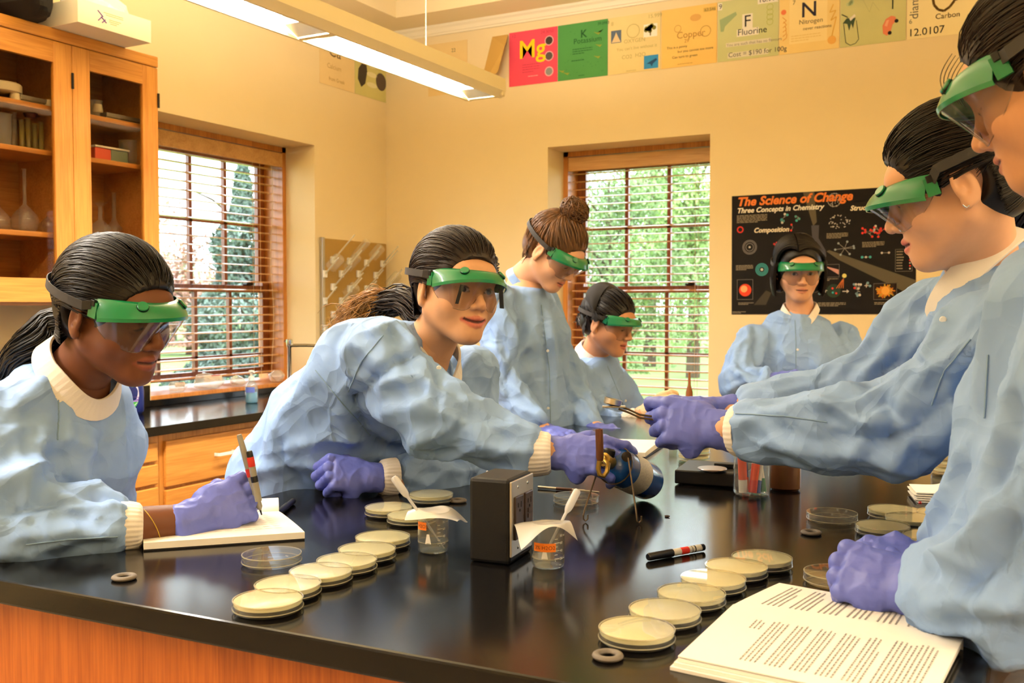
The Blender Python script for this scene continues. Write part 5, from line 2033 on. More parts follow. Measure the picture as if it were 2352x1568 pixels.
# ------------------------------------------------------------------ people materials
def skin_mat(name, sss=0.0):
    m = mat(name, (200, 150, 110), 0.5, spec=0.35, sss=sss)
    t = NT(m)
    b = bsdf(m)
    b.inputs['Subsurface Radius'].default_value = (0.6, 0.25, 0.12)
    b.inputs['Subsurface Scale'].default_value = 0.008
    a = t.new('ShaderNodeAttribute', attribute_name='tone')
    n = t.new('ShaderNodeTexNoise', i_Scale=60.0, i_Detail=3.0)
    mx = t.new('ShaderNodeMixRGB', blend_type='MULTIPLY', i_0=0.25)
    rp = t.new('ShaderNodeValToRGB')
    rp.color_ramp.elements[0].color = (0.72, 0.66, 0.62, 1)
    t.link(n.outputs[0], rp.inputs[0])
    t.link(a.outputs['Color'], mx.inputs[1])
    t.link(rp.outputs[0], mx.inputs[2])
    t.link(mx.outputs[0], b.inputs['Base Color'])
    bump(m, (500, 500, 500), 0.06, 0.0006)
    return m


M_skin = skin_mat('skin')


def hair_mat(name, col, hi):
    m = mat(name, col, 0.4, spec=0.35)
    vary(m, (90, 90, 22), 0.4, detail=3, second=tuple(int(c * 0.55) for c in col), lo=0.3, hi=0.7)
    t = NT(m)
    b = bsdf(m)
    try:
        b.inputs['Anisotropic'].default_value = 0.4
    except Exception:
        pass
    return m


def coat_mat():
    """crinkled non-woven fabric: three scales of fold bump over real folds"""
    m = mat('coat_fabric', (142, 174, 224), 0.62, spec=0.3)
    t = NT(m)
    b = bsdf(m)
    v = coords(t, (1, 1, 1))
    wn = t.new('ShaderNodeTexNoise', i_Scale=7.0, i_Detail=2.0)
    t.link(v, wn.inputs['Vector'])
    ad = t.new('ShaderNodeMixRGB', blend_type='ADD', i_0=0.10)
    t.link(v, ad.inputs[1])
    t.link(wn.outputs['Color'], ad.inputs[2])
    prev = None
    for sc, st, ds, str_ in ((7.0, 0.8, 0.036, (1, 1, .5)), (17.0, 0.65, 0.013, (1, .6, 1))):
        mp = t.new('ShaderNodeMapping')
        mp.inputs['Scale'].default_value = str_
        mp.inputs['Rotation'].default_value = (.5, .35, .3)
        t.link(ad.outputs[0], mp.inputs['Vector'])
        vo = t.new('ShaderNodeTexVoronoi', i_Scale=sc)
        t.link(mp.outputs[0], vo.inputs['Vector'])
        bp = t.new('ShaderNodeBump', i_Strength=st, i_Distance=ds)
        t.link(vo.outputs['Distance'], bp.inputs['Height'])
        if prev:
            t.link(prev.outputs[0], bp.inputs['Normal'])
        prev = bp
    ve = t.new('ShaderNodeTexVoronoi', i_Scale=7.5, feature='DISTANCE_TO_EDGE')
    mp = t.new('ShaderNodeMapping')
    mp.inputs['Scale'].default_value = (1, .55, .8)
    mp.inputs['Rotation'].default_value = (-.4, .6, .9)
    t.link(ad.outputs[0], mp.inputs['Vector'])
    t.link(mp.outputs[0], ve.inputs['Vector'])
    mr = t.new('ShaderNodeMapRange', i_1=0.0, i_2=0.06, i_3=1.0, i_4=0.0)
    t.link(ve.outputs[0], mr.inputs[0])
    bp = t.new('ShaderNodeBump', i_Strength=0.45, i_Distance=0.0035)
    t.link(mr.outputs[0], bp.inputs['Height'])
    t.link(prev.outputs[0], bp.inputs['Normal'])
    prev = bp
    t.link(bp.outputs[0], b.inputs['Normal'])
    return m


M_coat = coat_mat()
M_knit = bump(mat('white_knit', (240, 232, 222), 0.85, spec=0.2), (900, 900, 900), 0.3, 0.0008)
M_seam = mat('coat_seam', (126, 156, 190), 0.7)
M_glove = bump(bump(mat('violet_nitrile', (100, 112, 202), 0.42, spec=0.45), (60, 60, 60), 0.35, 0.004, 4), (16, 16, 16), 0.3, 0.008, 2)
M_latex = bump(mat('cream_latex', (238, 206, 164), 0.5), (60, 60, 60), 0.2, 0.003)
M_green = mat('goggle_green', (6, 122, 74), 0.28, coat=0.3, sss=0.0)
M_lens = glassy('goggle_lens', (226, 222, 216), 1.0, 0.03, 1.5, body=0.05, bodycol=(200, 195, 190))
M_strap = bump(mat('strap_elastic', (52, 50, 50), 0.7), (600, 60, 600), 0.15, 0.0006)
M_snap = mat('snap_white', (232, 234, 236), 0.3)


def rotm(yaw, pitch, roll):
    cy_, sy = math.cos(yaw), math.sin(yaw)
    cp, sp = math.cos(pitch), math.sin(pitch)
    cr_, sr = math.cos(roll), math.sin(roll)
    return np.array([[cy_, -sy, 0], [sy, cy_, 0], [0, 0, 1]]) @ np.array([[1, 0, 0], [0, cp, -sp], [0, sp, cp]]) @ np.array([[cr_, 0, sr], [0, 1, 0], [-sr, 0, cr_]])


# ------------------------------------------------------------------ head
def head_mesh(neck, res, smile=0.0, jaw=1.0, cheek=1.0, chin=1.0, nose=1.0, open_=0.0, lip=1.0, eyes='down', skin=(210, 150, 110), lipc=(190, 96, 84), brow=(50, 36, 28)):
    s = SDF()
    s.ell((0, -.014, .030), (.0735, .092, .082), .02)
    s.ell((0, .026, -.030), (.060 * cheek, .058, .072), .03)
    s.cap((-.026, .064, .032), (.026, .064, .032), .024, k=.03)                  # forehead
    s.cap((-.030, .076, .016), (.030, .076, .016), .0105, k=.014)                # brow
    for sx in (-1, 1):
        s.cap((sx * .050 * jaw, -.002, -.052), (sx * .015, .056, -.092), .0205, .019, k=.03)   # jaw line
        s.ell((sx * .040 * cheek, .050, -.030), (.026, .027, .028), .025)         # cheek
    s.cap((-.006, .0735, -.094), (.006, .0735, -.094), .0165 * chin, k=.02)         # chin
    s.ell((0, .070, -.061), (.028, .0205, .026), .02)                             # muzzle
    for sx in (-1, 1):
        s.ell((sx * .031, .099, .000), (.017, .020, .0125), .014, True)          # eye socket
        s.ell((sx * .031, .0705, -.001), (.0145, .0135, .0105), .006)            # lid over eye
    s.cap((0, .082, .012), (0, .1005, -.026), .0065, .0085 * nose, k=.010)        # nose ridge
    s.ell((0, .1015, -.031), (.0105 * nose, .0105, .0095), .008)
    for sx in (-1, 1):
        s.ell((sx * .0125 * nose, .0915, -.0355), (.0075 * nose, .0095, .0072), .006)
        s.ell((sx * .0062 * nose, .0965, -.0425), (.0035, .0048, .003), .003, True)   # nostril
    s.cap((0, .095, -.043), (0, .0925, -.052), .0022, .0022, k=.004, sub=True)    # philtrum
    ml = .023 + .004 * smile
    cz = -.0645 + .004 * smile
    ul = [(-ml, .0765, cz), (-.012, .0868, -.0602), (-.004, .0914, -.0588), (.004, .0914, -.0588), (.012, .0868, -.0602), (ml, .0765, cz)]
    ll = [(-ml * .92, .0765, cz - .002), (-.011, .0858, -.0702 - open_), (0, .0896, -.0716 - open_), (.011, .0858, -.0702 - open_), (ml * .92, .0765, cz - .002)]
    s.chain(ul, [.0022, .0046 * lip, .0051 * lip, .0051 * lip, .0046 * lip, .0022], k=.0035)
    s.chain(ll, [.0022, .0055 * lip, .0063 * lip, .0055 * lip, .0022], k=.0035)
    gr = [(-ml, .0815, cz), (-.012, .0922, -.0652 - open_ * .4), (0, .0968, -.0652 - open_ * .4), (.012, .0922, -.0652 - open_ * .4), (ml, .0815, cz)]
    s.chain(gr, [.0012, .0020 + open_ * .6, .0022 + open_ * .7, .0020 + open_ * .6, .0012], k=.0025, sub=True)
    for sx in (-1, 1):                                                           # ears
        Re = rotm(-sx * .30, -.22, 0)
        c = np.array([sx * .0785, -.012, -.012])
        s.ell(c, (.0072, .0185, .0315), .005, R=Re)
        s.ell(c + (sx * .0095, .0030, .003), (.0082, .0105, .0185), .003, True, R=Re)
        s.ell(c + (sx * .003, .006, -.004), (.004, .005, .006), .004, R=Re)
        s.ell(c + (0, .005, -.026), (.006, .008, .009), .006, R=Re)
    nk = np.asarray(neck, float)
    s.cap((0, -.022, -.055), nk, .046, .056, k=.03)
    V, F = s.mesh(res)
    V = smooth_mesh(V, F, 1, .4)
    base = np.array(lin(skin))
    col = np.tile(base, (len(V), 1))

    def dist_chain(pts):
        d = np.full(len(V), 9.0)
        for a, b in zip(pts[:-1], pts[1:]):
            a, b = np.array(a), np.array(b)
            t = np.clip(((V - a) @ (b - a)) / ((b - a) @ (b - a)), 0, 1)
            d = np.minimum(d, np.linalg.norm(V - a - t[:, None] * (b - a), axis=1))
        return d

    def paint(w, c):
        nonlocal col
        col = col * (1 - w[:, None]) + np.array(c) * w[:, None]
    for sx in (-1, 1):
        d = np.linalg.norm((V - (sx * .042, .06, -.032)) / (.03, .05, .026), axis=1)
        paint(.30 * np.clip(1 - d, 0, 1), base * (1.1, .72, .66))
    d = np.linalg.norm(V - (0, .106, -.033), axis=1)
    paint(.25 * np.clip(1 - d / .018, 0, 1), base * (1.05, .75, .7))
    lc = np.array(lin(lipc))
    paint(np.clip((.0074 * lip - dist_chain(ul)) / .0022, 0, 1) * .85, lc)
    paint(np.clip((.0086 * lip - dist_chain(ll)) / .0022, 0, 1) * .85, lc)
    paint(np.clip((.0024 + open_ * .7 - np.abs(V[:, 2] + .0652 + open_ * .4 - (.0008 + .004 * smile) * (V[:, 0] / .023) ** 2)) / .0014, 0, 1) * (dist_chain(gr) < .0075) * (np.abs(V[:, 0]) < ml) * .9, np.array((.05, .012, .01)))
    for sx in (-1, 1):
        bw = [(sx * .014, .086, .0195), (sx * .030, .084, .0235), (sx * .046, .072, .0200)]
        paint(.85 * np.clip((.0058 - dist_chain(bw)) / .002, 0, 1), lin(brow))
        lash = [(sx * .018, .079, -.0035), (sx * .031, .083, -.0062 if eyes == 'down' else -.002), (sx * .045, .073, -.0035)]
        paint(.9 * np.clip((.0034 - dist_chain(lash)) / .0014, 0, 1), (.02, .012, .01))
        if eyes != 'down':
            e = ((V[:, 0] - sx * .031) / .0125) ** 2 + ((V[:, 2] + .001) / .0052) ** 2
            m = np.clip((1 - e) * 3, 0, 1) * (V[:, 1] > .06)
            paint(m, (.55, .48, .44))
            e = ((V[:, 0] - sx * .031 - .002) / .0062) ** 2 + ((V[:, 2] + .001) / .0060) ** 2
            paint(np.clip((1 - e) * 4, 0, 1) * (V[:, 1] > .06), (.02, .012, .01))
            lash = [(sx * .018, .079, .002), (sx * .031, .083, .0055), (sx * .046, .072, .002)]
            paint(.9 * np.clip((.003 - dist_chain(lash)) / .0014, 0, 1), (.02, .012, .01))
    return V, F, col


# ------------------------------------------------------------------ hair
HC, HR = np.array([0, -.016, .033]), np.array([.0815, .101, .0905])


def in_hair(p, hl=0.0, sides=0.0):
    """local point on the scalp that grows hair (outside the face cut)"""
    x, y, z = p
    face = (x / (.094)) ** 2 + ((y - .108 - sides) / .092) ** 2 + ((z + .035 - hl) / .106) ** 2
    if face < 1:
        return False
    if z < -.005 and y > -.038:
        return False
    if z < -.085:
        return False
    e = ((x) / .12) ** 2 + ((y + .008) / .026) ** 2 + ((z + .012) / .036) ** 2
    return e > 1


def hair_cap(grow, res, hl=0.0, sides=0.0, drop=True, extra=None):
    s = SDF()
    s.ell(HC, HR + grow, .02)
    s.ell(HC + (0, -.03, -.055), (.062 + grow, .060 + grow, .060), .04)
    if extra:
        extra(s)
    s.ell((0, .108 + sides, -.035 + hl), (.094, .092, .106), .006, True)
    for sx in (-1, 1):
        s.ell((sx * .09, -.006, -.012), (.04, .028, .038), .006, True)
    s.ell((0, .055, -.100), (.12, .090, .092), .008, True)
    s.ell((0, -.02, -.145), (.12, .10, .06), .01, True)
    V, F = s.mesh(res)
    return smooth_mesh(V, F, 1, .5)


def strand_rows(n, tie, seg, r0, grow, seed, hl=0.0, sides=0.0, lift=.004, wave=0.0, accept=None):
    """locks combed over the scalp from the hairline to the tie point"""
    rg = np.random.default_rng(seed)
    tv = nrm((np.asarray(tie) - HC) / HR)
    out = []
    tries = 0
    while len(out) < n and tries < n * 30:
        tries += 1
        d = nrm(rg.normal(size=3))
        p = HC + d * HR
        if not in_hair(p, hl, sides) or (accept and not accept(p)):
            continue
        w = math.acos(max(-1, min(1, d @ tv)))
        if w < .15:
            continue
        u = np.linspace(0, min(.98, (1.0 + rg.random() * 1.4) / w), seg)
        mv = nrm((d[0] * 1.05, -.25 + .3 * tv[1], max(d[2], 0) * .95 + .10 + .5 * max(tv[2], 0)))
        rad = 1 + (grow + .0012) / .09 + (lift * rg.random()) / .09 * np.sin(np.pi * np.linspace(0.08, 1, seg)) - .07 * np.clip(1 - np.linspace(0, 1, seg) / .16, 0, 1)
        q = ((1 - u) ** 2)[:, None] * d + (2 * u * (1 - u))[:, None] * mv + (u ** 2)[:, None] * tv
        q /= np.linalg.norm(q, axis=1)[:, None]
        pts = HC + q * HR * rad[:, None]
        if wave:
            ph = rg.random() * 6
            pts = pts + wave * np.sin(np.linspace(0, 14, seg) + ph)[:, None] * nrm(rg.normal(size=3)) * np.linspace(.3, 1, seg)[:, None]
        out.append((pts, r0 * (.6 + .8 * rg.random())))
    return out


def locks(paths, sides=4):
    """thin tapered tubes for all paths as one numpy mesh"""
    Vs, Fs, o = [], [], 0
    for pts, r in paths:
        m = len(pts)
        t = np.gradient(pts, axis=0)
        t /= np.maximum(np.linalg.norm(t, axis=1), 1e-9)[:, None]
        a = np.cross(t, (0.3, 0.2, 0.93))
        a /= np.maximum(np.linalg.norm(a, axis=1), 1e-9)[:, None]
        b = np.cross(t, a)
        rr = r * np.sqrt(np.clip(np.minimum(np.linspace(.35, 2.6, m), np.linspace(2.6, .12, m)), 0, 1))
        ring = [pts + rr[:, None] * (math.cos(2 * math.pi * k / sides) * a + math.sin(2 * math.pi * k / sides) * b) for k in range(sides)]
        Vs.append(np.stack(ring, 1).reshape(-1, 3))
        i = np.arange(m - 1)[:, None] * sides + np.arange(sides)[None]
        j = np.arange(m - 1)[:, None] * sides + (np.arange(sides)[None] + 1) % sides
        Fs.append(np.stack([i, j, j + sides, i + sides], -1).reshape(-1, 4) + o)
        o += m * sides
    return np.concatenate(Vs), np.concatenate(Fs)


def tail_paths(pts, n, spread, seg, r, seed, frizz=0.0, taper=.35):
    """bundle of locks along a spine given in world points"""
    rg = np.random.default_rng(seed)
    pts = np.asarray(pts, float)
    u = np.linspace(0, len(pts) - 1, seg)
    i = np.clip(u.astype(int), 0, len(pts) - 2)
    f = (u - i)[:, None]
    p0, p1, p2, p3 = pts[np.maximum(i - 1, 0)], pts[i], pts[i + 1], pts[np.minimum(i + 2, len(pts) - 1)]
    sp = .5 * (2 * p1 + (p2 - p0) * f + (2 * p0 - 5 * p1 + 4 * p2 - p3) * f ** 2 + (3 * p1 - p0 - 3 * p2 + p3) * f ** 3)
    t = np.gradient(sp, axis=0)
    t /= np.linalg.norm(t, axis=1)[:, None]
    a = np.cross(t, (.1, .3, .95))
    a /= np.linalg.norm(a, axis=1)[:, None]
    b = np.cross(t, a)
    s_ = np.linspace(0, 1, seg)
    wid = spread * (np.minimum(.35 + 2.2 * s_, 1) * (1 - (1 - taper) * s_ ** 2))
    out = []
    for _ in range(n):
        an, rd = rg.random() * 6.28, math.sqrt(rg.random())
        tw = rg.normal() * .5
        w = wid * rd
        q = sp + (w * np.cos(an + tw * s_))[:, None] * a + (w * np.sin(an + tw * s_))[:, None] * b
        if frizz:
            q = q + frizz * s_[:, None] * np.stack([np.sin(s_ * 9 + rg.random() * 6) * rg.normal() for _ in range(3)], 1)
        e = int(seg * (.75 + .25 * rg.random()))
        out.append((q[:max(e, 4)], r * (.6 + .8 * rg.random())))
    return out


# ------------------------------------------------------------------ goggles
def goggles(person, o, R, sc, strap_z=.030, hair=.0, sticker=True, dx=0.0, tipz=.25, dz=0.0):
    def X(p):
        return o + R @ (np.asarray(p, float) * sc)
    TH = math.radians(80)

    def Bf(u):
        th = (u * 2 - 1) * TH
        y = .026 + .104 * math.cos(th)
        return np.array([.0885 * math.sin(th), y, .008 + dz + tipz * (y - .045)])

    def Af(u):
        th = (u * 2 - 1) * TH
        return np.array([.0835 * math.sin(th), .010 + .086 * math.cos(th), .046 + dz - .010 * (abs(u * 2 - 1)) ** 3])

    def Cf(u):
        w = u * 2 - 1
        th = w * TH * .97
        return np.array([.078 * math.sin(th), .010 + .086 * math.cos(th), -.046 + .034 * math.exp(-(w / .17) ** 2) + .040 * abs(w) ** 3.5])
    b = MB()

    def vis(u, v):
        a, c = Af(u), Bf(u)
        p = a * (1 - v) + c * v
        p[2] += .006 * math.sin(math.pi * v)
        return X(p)
    b.grid(vis, 33, 7)
    b.grid(lambda u, v: X(Bf(u) + np.array([0, 0, -.0065 * v])), 33, 2)
    for sx in (0, 1):
        a, c = Af(sx), Bf(sx)
        m_ = (a + c) / 2
        b.obox(X(m_ + np.array([0, -.004, -.004])), R @ np.array([.0022, 0, 0]) * sc, R @ np.array([0, .009, 0]) * sc, R @ np.array([0, 0, .0135]) * sc)
    fr = b.build('goggles', M_green, person, smooth=True, solid=.0016 * sc, angle=50)
    b = MB()
    b.grid(lambda u, v: X(Bf(u) * (1 - v) * np.array([.985, .985, 1]) + Cf(u) * v + np.array([0, 0, -.003 * (1 - v)])), 33, 9)
    b.build('lens', M_lens, fr, smooth=True)
    b = MB()
    b.tube([X(Cf(k / 40)) for k in range(41)], .0007 * sc, 5)
    b.build('lens_edge', M_lens, fr, smooth=True)
    for u_ in (.30, .70):
        p = np.array(Af(u_)) * .5 + np.array(Bf(u_)) * .5 + np.array([0, 0, .006])
        nv = nrm(np.cross(Bf(u_) - Af(u_), Bf(u_ + .01) - Bf(u_ - .01)))
        if nv[2] < 0:
            nv = -nv
        MB().lathe([(0, .004 * sc), (.0085 * sc, .004 * sc), (.0095 * sc, .003 * sc), (.0095 * sc, 0), (0, 0)], 16, X(p), R @ nv).build('vent_cap', M_green, fr, smooth=True)
        MB().lathe([(.0080 * sc, .0012 * sc), (.0102 * sc, .0012 * sc), (.0102 * sc, -.001 * sc), (.0080 * sc, -.001 * sc)], 16, X(p), R @ nv).build('vent_ring', M_blackp, fr)
    # strap round the back of the head
    pts = []
    g = .0100 + hair
    for k in range(41):
        ph = math.radians(-22 + (360 - 2 * 68 + 0) * 0) if False else None
        a_ = math.radians(28 - 236 * k / 40)
        x = (HR[0] + g + .001) * math.cos(a_)
        y = HC[1] + (HR[1] + g) * math.sin(a_)
        s_ = max(0, min(1, (.03 - y) / .14))
        z = .022 + (strap_z - .022) * s_
        # follow the scalp's narrowing with height
        q_ = math.sqrt(max(.2, 1 - ((z - HC[2]) / (HR[2] + g)) ** 2))
        f_ = 1 if abs(x) > .075 else q_
        pts.append(X((x, y, z)))
    e0, e1 = X(np.array(Af(1)) * .5 + np.array(Bf(1)) * .5 + np.array([0, -.006, .004])), X(np.array(Af(0)) * .5 + np.array(Bf(0)) * .5 + np.array([0, -.006, .004]))
    pts = [e0] + pts[2:-2] + [e1]
    b = MB()
    b.tube(pts, 1.0, flat=(.0009, .0075 * sc, R @ np.array([0, 0, 1.0])))
    b.build('strap', M_strap, fr, smooth=True, angle=30)
    for sx in (0, 1):
        p = X(np.array(Af(sx)) * .5 + np.array(Bf(sx)) * .5 + np.array([.001 if sx else -.001, -.004, .008]))
        b = MB()
        b.obox(p, R @ np.array([.0032, 0, 0]) * sc, R @ np.array([0, .0045, 0]) * sc, R @ np.array([0, 0, .0055]) * sc)
        b.build('strap_clip', M_blackp, fr, bevel=.001)
    return fr


# ------------------------------------------------------------------ hands
def hand_sdf(Wp, F, N, side, curl, thumb, sc=1.0, spread=(0.10, 0.03, -0.04, -0.12), cuff=.05, flare=.033, length=1.0):
    F = nrm(F)
    N = np.asarray(N, float)
    N = nrm(N - F * (N @ F))
    T = np.cross(F, N) * (1 if side == 'L' else -1)
    Wp = np.asarray(Wp, float)
    s = SDF()

    def L(f, t, n):
        return Wp + (F * f + T * t + N * n) * sc
    s.slab(L(.0, .0, 0), L(.075, .002, .002), T, (.029 * sc, .021 * sc), (.040 * sc, .0150 * sc), k=.012)
    s.slab(L(-cuff, 0, 0), L(.008, 0, 0), T, (flare * sc, flare * .86 * sc), (.029 * sc, .022 * sc), k=.012)
    s.ell(L(.034, .022, -.010), np.array((.024, .018, .022)) * sc, .012)
    s.ell(L(.04, -.024, -.007), np.array((.022, .016, .030)) * sc, .012)
    bases = ((.085, .0300), (.090, .0100), (.086, -.0100), (.077, -.0285))
    lens = ((.042, .026, .021), (.046, .030, .022), (.042, .028, .021), (.033, .021, .019))
    rad = (.0098, .0102, .0096, .0086)
    for i in range(4):
        th = 0
        p = L(bases[i][0] - .012, bases[i][1], .001)
        q = L(bases[i][0], bases[i][1], .003)
        pts, rs = [p, q], [rad[i] * 1.08 * sc, rad[i] * 1.12 * sc]
        for j in range(3):
            th += math.radians(curl[i][j])
            d = F * math.cos(th) - N * math.sin(th) + T * spread[i] * math.cos(th)
            q = q + nrm(d) * lens[i][j] * sc * length
            pts.append(q)
            rs.append(rad[i] * (1.0, .92, .80)[j] * sc)
        s.chain(pts, rs, k=.0028)
    q = L(.020, .026, -.008)
    pts, rs = [q], [.0145 * sc]
    for j, d in enumerate(thumb):
        q = q + nrm(F * d[0] + T * d[1] - N * d[2]) * (.042, .031, .026)[j] * sc
        pts.append(q)
        rs.append((.0128, .0112, .0092)[j] * sc)
    s.chain(pts, rs, k=.006)
    return s


FIST = ((70, 85, 50), (75, 90, 50), (78, 90, 50), (80, 88, 50))
TH_IN = ((.55, .5, .55), (.75, -.1, .65), (.6, -.6, .5))


def glove(person, name, m, res, *a, **kw):
    s = hand_sdf(*a, **kw)
    V, F = s.mesh(res)
    V = smooth_mesh(V, F, 1, .4)
    N = vnormals(V, F)
    V = V + N * (.0016 * (ridge(V * 55, 3) ** 3 - .2) + .0012 * (vnoise(V * 130, 5) - .5))[:, None]
    return raw_obj(name, V, F, m, person)


# ------------------------------------------------------------------ coat
def seg_folds(V, a, b, r, f_s, amp, seed, tw=1.6):
    a, b = np.asarray(a, float), np.asarray(b, float)
    L = np.linalg.norm(b - a)
    z = (b - a) / L
    u = nrm(np.cross(z, (.2, .3, .9)))
    v = np.cross(z, u)
    q = V - a
    s_ = q @ z
    x, y = q @ u, q @ v
    d = np.hypot(x, y)
    ph = np.arctan2(y, x)
    w = np.exp(-(np.maximum(d - r * 1.25, 0) / .03) ** 2) * np.exp(-(np.maximum(-s_, 0) / .04) ** 2) * np.exp(-(np.maximum(s_ - L, 0) / .04) ** 2)
    c = np.stack([s_ * f_s + tw * np.sin(ph + seed), np.cos(ph) * 1.3, np.sin(ph) * 1.3], 1)
    n = 1.5 * (worley(c * (.75, 1, 1), seed) - .55)
    c2 = np.stack([s_ * f_s * 2.1 - tw * np.cos(ph), np.cos(ph) * 2.4, np.sin(ph) * 2.4], 1)
    n2 = 1.5 * (worley(c2 * (.75, 1, 1), seed + 9) - .55)
    return w * amp * (n + .22 * n2)


def drape(V, amp, seed, fx=7, fz=2.0):
    """long hanging folds on the body of the coat"""
    wv = np.stack([vnoise(V * 4, seed + k) for k in range(3)], 1) - .5
    X = V * (fx, fx, fz) + wv * 2.0
    return amp * 1.9 * (worley(X * (.72, .72, .8), seed) - .55) + amp * .25 * (ridge(V * (fx * 1.9, fx * 1.9, fz * 3) + wv * 3, seed + 7) ** 2 - .4)


def strokes(V, N, F, lst):
    """raise ridges or press creases along lines drawn over the cloth"""
    if not lst:
        return V
    bv = BVHTree.FromPolygons(V.tolist(), F.tolist())
    D = np.zeros(len(V))
    for pts, w, amp in lst:
        hits = []
        for (p0, p1) in zip(pts[:-1], pts[1:]):
            for t in np.linspace(0, 1, 12):
                r = FWD + (p0[0] * (1 - t) + p1[0] * t - 1176) / FPX * RGT + (784 - p0[1] * (1 - t) - p1[1] * t) / FPX * UPV
                h = bv.ray_cast(Vector(CAM), Vector(r))
                if h[0] is not None:
                    hits.append(np.array(h[0]))
        if len(hits) < 2:
            continue
        H = np.array(hits)
        lo, hi = H.min(0) - 3 * w, H.max(0) + 3 * w
        ix = np.nonzero(((V > lo) & (V < hi)).all(1))[0]
        if len(ix) == 0:
            continue
        dd = np.full(len(ix), 9.0)
        ss = np.zeros(len(ix))
        for k, h in enumerate(H):
            e = np.linalg.norm(V[ix] - h, axis=1)
            m = e < dd
            dd[m] = e[m]
            ss[m] = k / (len(H) - 1)
        fade = np.clip(np.minimum(ss, 1 - ss) * 5 + .25, 0, 1)
        x = dd / w
        D[ix] += 1.5 * amp * fade * np.exp(-np.abs(x) ** 1.4)
    return V + N * D[:, None]


def project_line(bv, pts, off=.0008, n=14):
    out = []
    for (p0, p1) in zip(pts[:-1], pts[1:]):
        for t in np.linspace(0, 1, n):
            r = FWD + (p0[0] * (1 - t) + p1[0] * t - 1176) / FPX * RGT + (784 - p0[1] * (1 - t) - p1[1] * t) / FPX * UPV
            h = bv.ray_cast(Vector(CAM), Vector(r))
            if h[0] is not None and (not out or np.linalg.norm(np.array(h[0]) - out[-1]) < .08):
                out.append(np.array(h[0]) + np.array(h[1]) * off)
    return out


def coat(person, torso, arms, res, seed, amp=.012, fold=1.55, marks=(), seams=(), snaps=(), pocket=None, extra=None, arm_amp=.013, kb=.05):
    """torso=[(point, side, (half width, half depth))...]; arms=[(shoulder, elbow, wrist, (r0,r1,r2))...]"""
    s = SDF()
    for (a, sa, wa), (b, sb, wb) in zip(torso[:-1], torso[1:]):
        s.slab(a, b, nrm(np.asarray(sa) + np.asarray(sb)), wa, wb, k=kb)
    for sh, el, wr, r in arms:
        s.cap(sh, el, r[0], r[1], k=.035)
        wz = nrm(np.asarray(wr) - np.asarray(el))
        s.slab(el, np.asarray(wr) - wz * r[2] * .3, np.cross(wz, (.1, .2, .97)), (r[1], r[1]), (r[2], r[2]), k=.02)
    if extra:
        extra(s)
    V, F = s.mesh(res)
    V = smooth_mesh(V, F, 1, .5)
    N = vnormals(V, F)
    disp = np.zeros(len(V))
    armw = np.zeros(len(V))
    for k, (sh, el, wr, r) in enumerate(arms):
        disp += seg_folds(V, sh, el, r[0], 13, arm_amp * fold, seed + k * 5)
        disp += seg_folds(V, el, wr, r[1], 15, arm_amp * .9 * fold, seed + k * 5 + 2)
        for a, b, rr in ((sh, el, r[0]), (el, wr, r[1])):
            a, b = np.asarray(a), np.asarray(b)
            t = np.clip(((V - a) @ (b - a)) / ((b - a) @ (b - a)), 0, 1)
            d = np.linalg.norm(V - a - t[:, None] * (b - a), axis=1)
            armw = np.maximum(armw, np.exp(-(np.maximum(d - rr * 1.2, 0) / .03) ** 2))
    disp += (1 - armw) * drape(V, amp * fold, seed)
    wv = np.stack([vnoise(V * 9, seed + 20 + k) for k in range(3)], 1) - .5
    disp += .0085 * (worley(V * 11 + wv * 2.0, seed + 31) - .55) + .0016 * (ridge(V * 38 + wv * 4, seed + 33) ** 2 - .4)
    for sh, el, wr, r in arms:
        disp *= 1 - .85 * np.exp(-(np.linalg.norm(V - np.asarray(wr), axis=1) / .06) ** 2)
    V = V + N * disp[:, None]
    V = strokes(V, N, F, marks)
    o = raw_obj('lab_coat', V, F, M_coat, person)
    bv = BVHTree.FromPolygons(V.tolist(), F.tolist()) if (seams or snaps or pocket) else None
    for ln in seams:
        pts = project_line(bv, ln)
        if len(pts) > 3:
            MB().tube(pts, .0014, 5).build('seam', M_seam, o, smooth=True)
    for (px, py) in snaps:
        pts = project_line(bv, [(px, py), (px + .5, py)], .0012, 2)
        if pts:
            MB().lathe([(0, .002), (.004, .0016), (.0052, 0), (0, -.002)], 12, pts[0], nrm(CAM - pts[0])).build('snap', M_snap, o, smooth=True)
    if pocket:
        # patch pocket: a lifted strip of cloth that follows the coat
        (c00, c10, c11, c01) = [np.array(c, float) for c in pocket]
        n_ = 10
        g, ok = [], True
        for i in range(n_):
            for j in range(n_):
                u, v = i / (n_ - 1), j / (n_ - 1)
                p = (c00 * (1 - u) + c10 * u) * (1 - v) + (c01 * (1 - u) + c11 * u) * v
                r = FWD + (p[0] - 1176) / FPX * RGT + (784 - p[1]) / FPX * UPV
                h = bv.ray_cast(Vector(CAM), Vector(r))
                if h[0] is None:
                    ok = False
                    break
                g.append(np.array(h[0]) - nrm(r) * (.0035 if 0 < i < n_ - 1 and j < n_ - 1 else .0005))
        if ok and len(g) == n_ * n_:
            MB().add(g, [(i * n_ + j, (i + 1) * n_ + j, (i + 1) * n_ + j + 1, i * n_ + j + 1) for i in range(n_ - 1) for j in range(n_ - 1)]).build('pocket', M_coat, o, smooth=True)
    return o, (V, F)


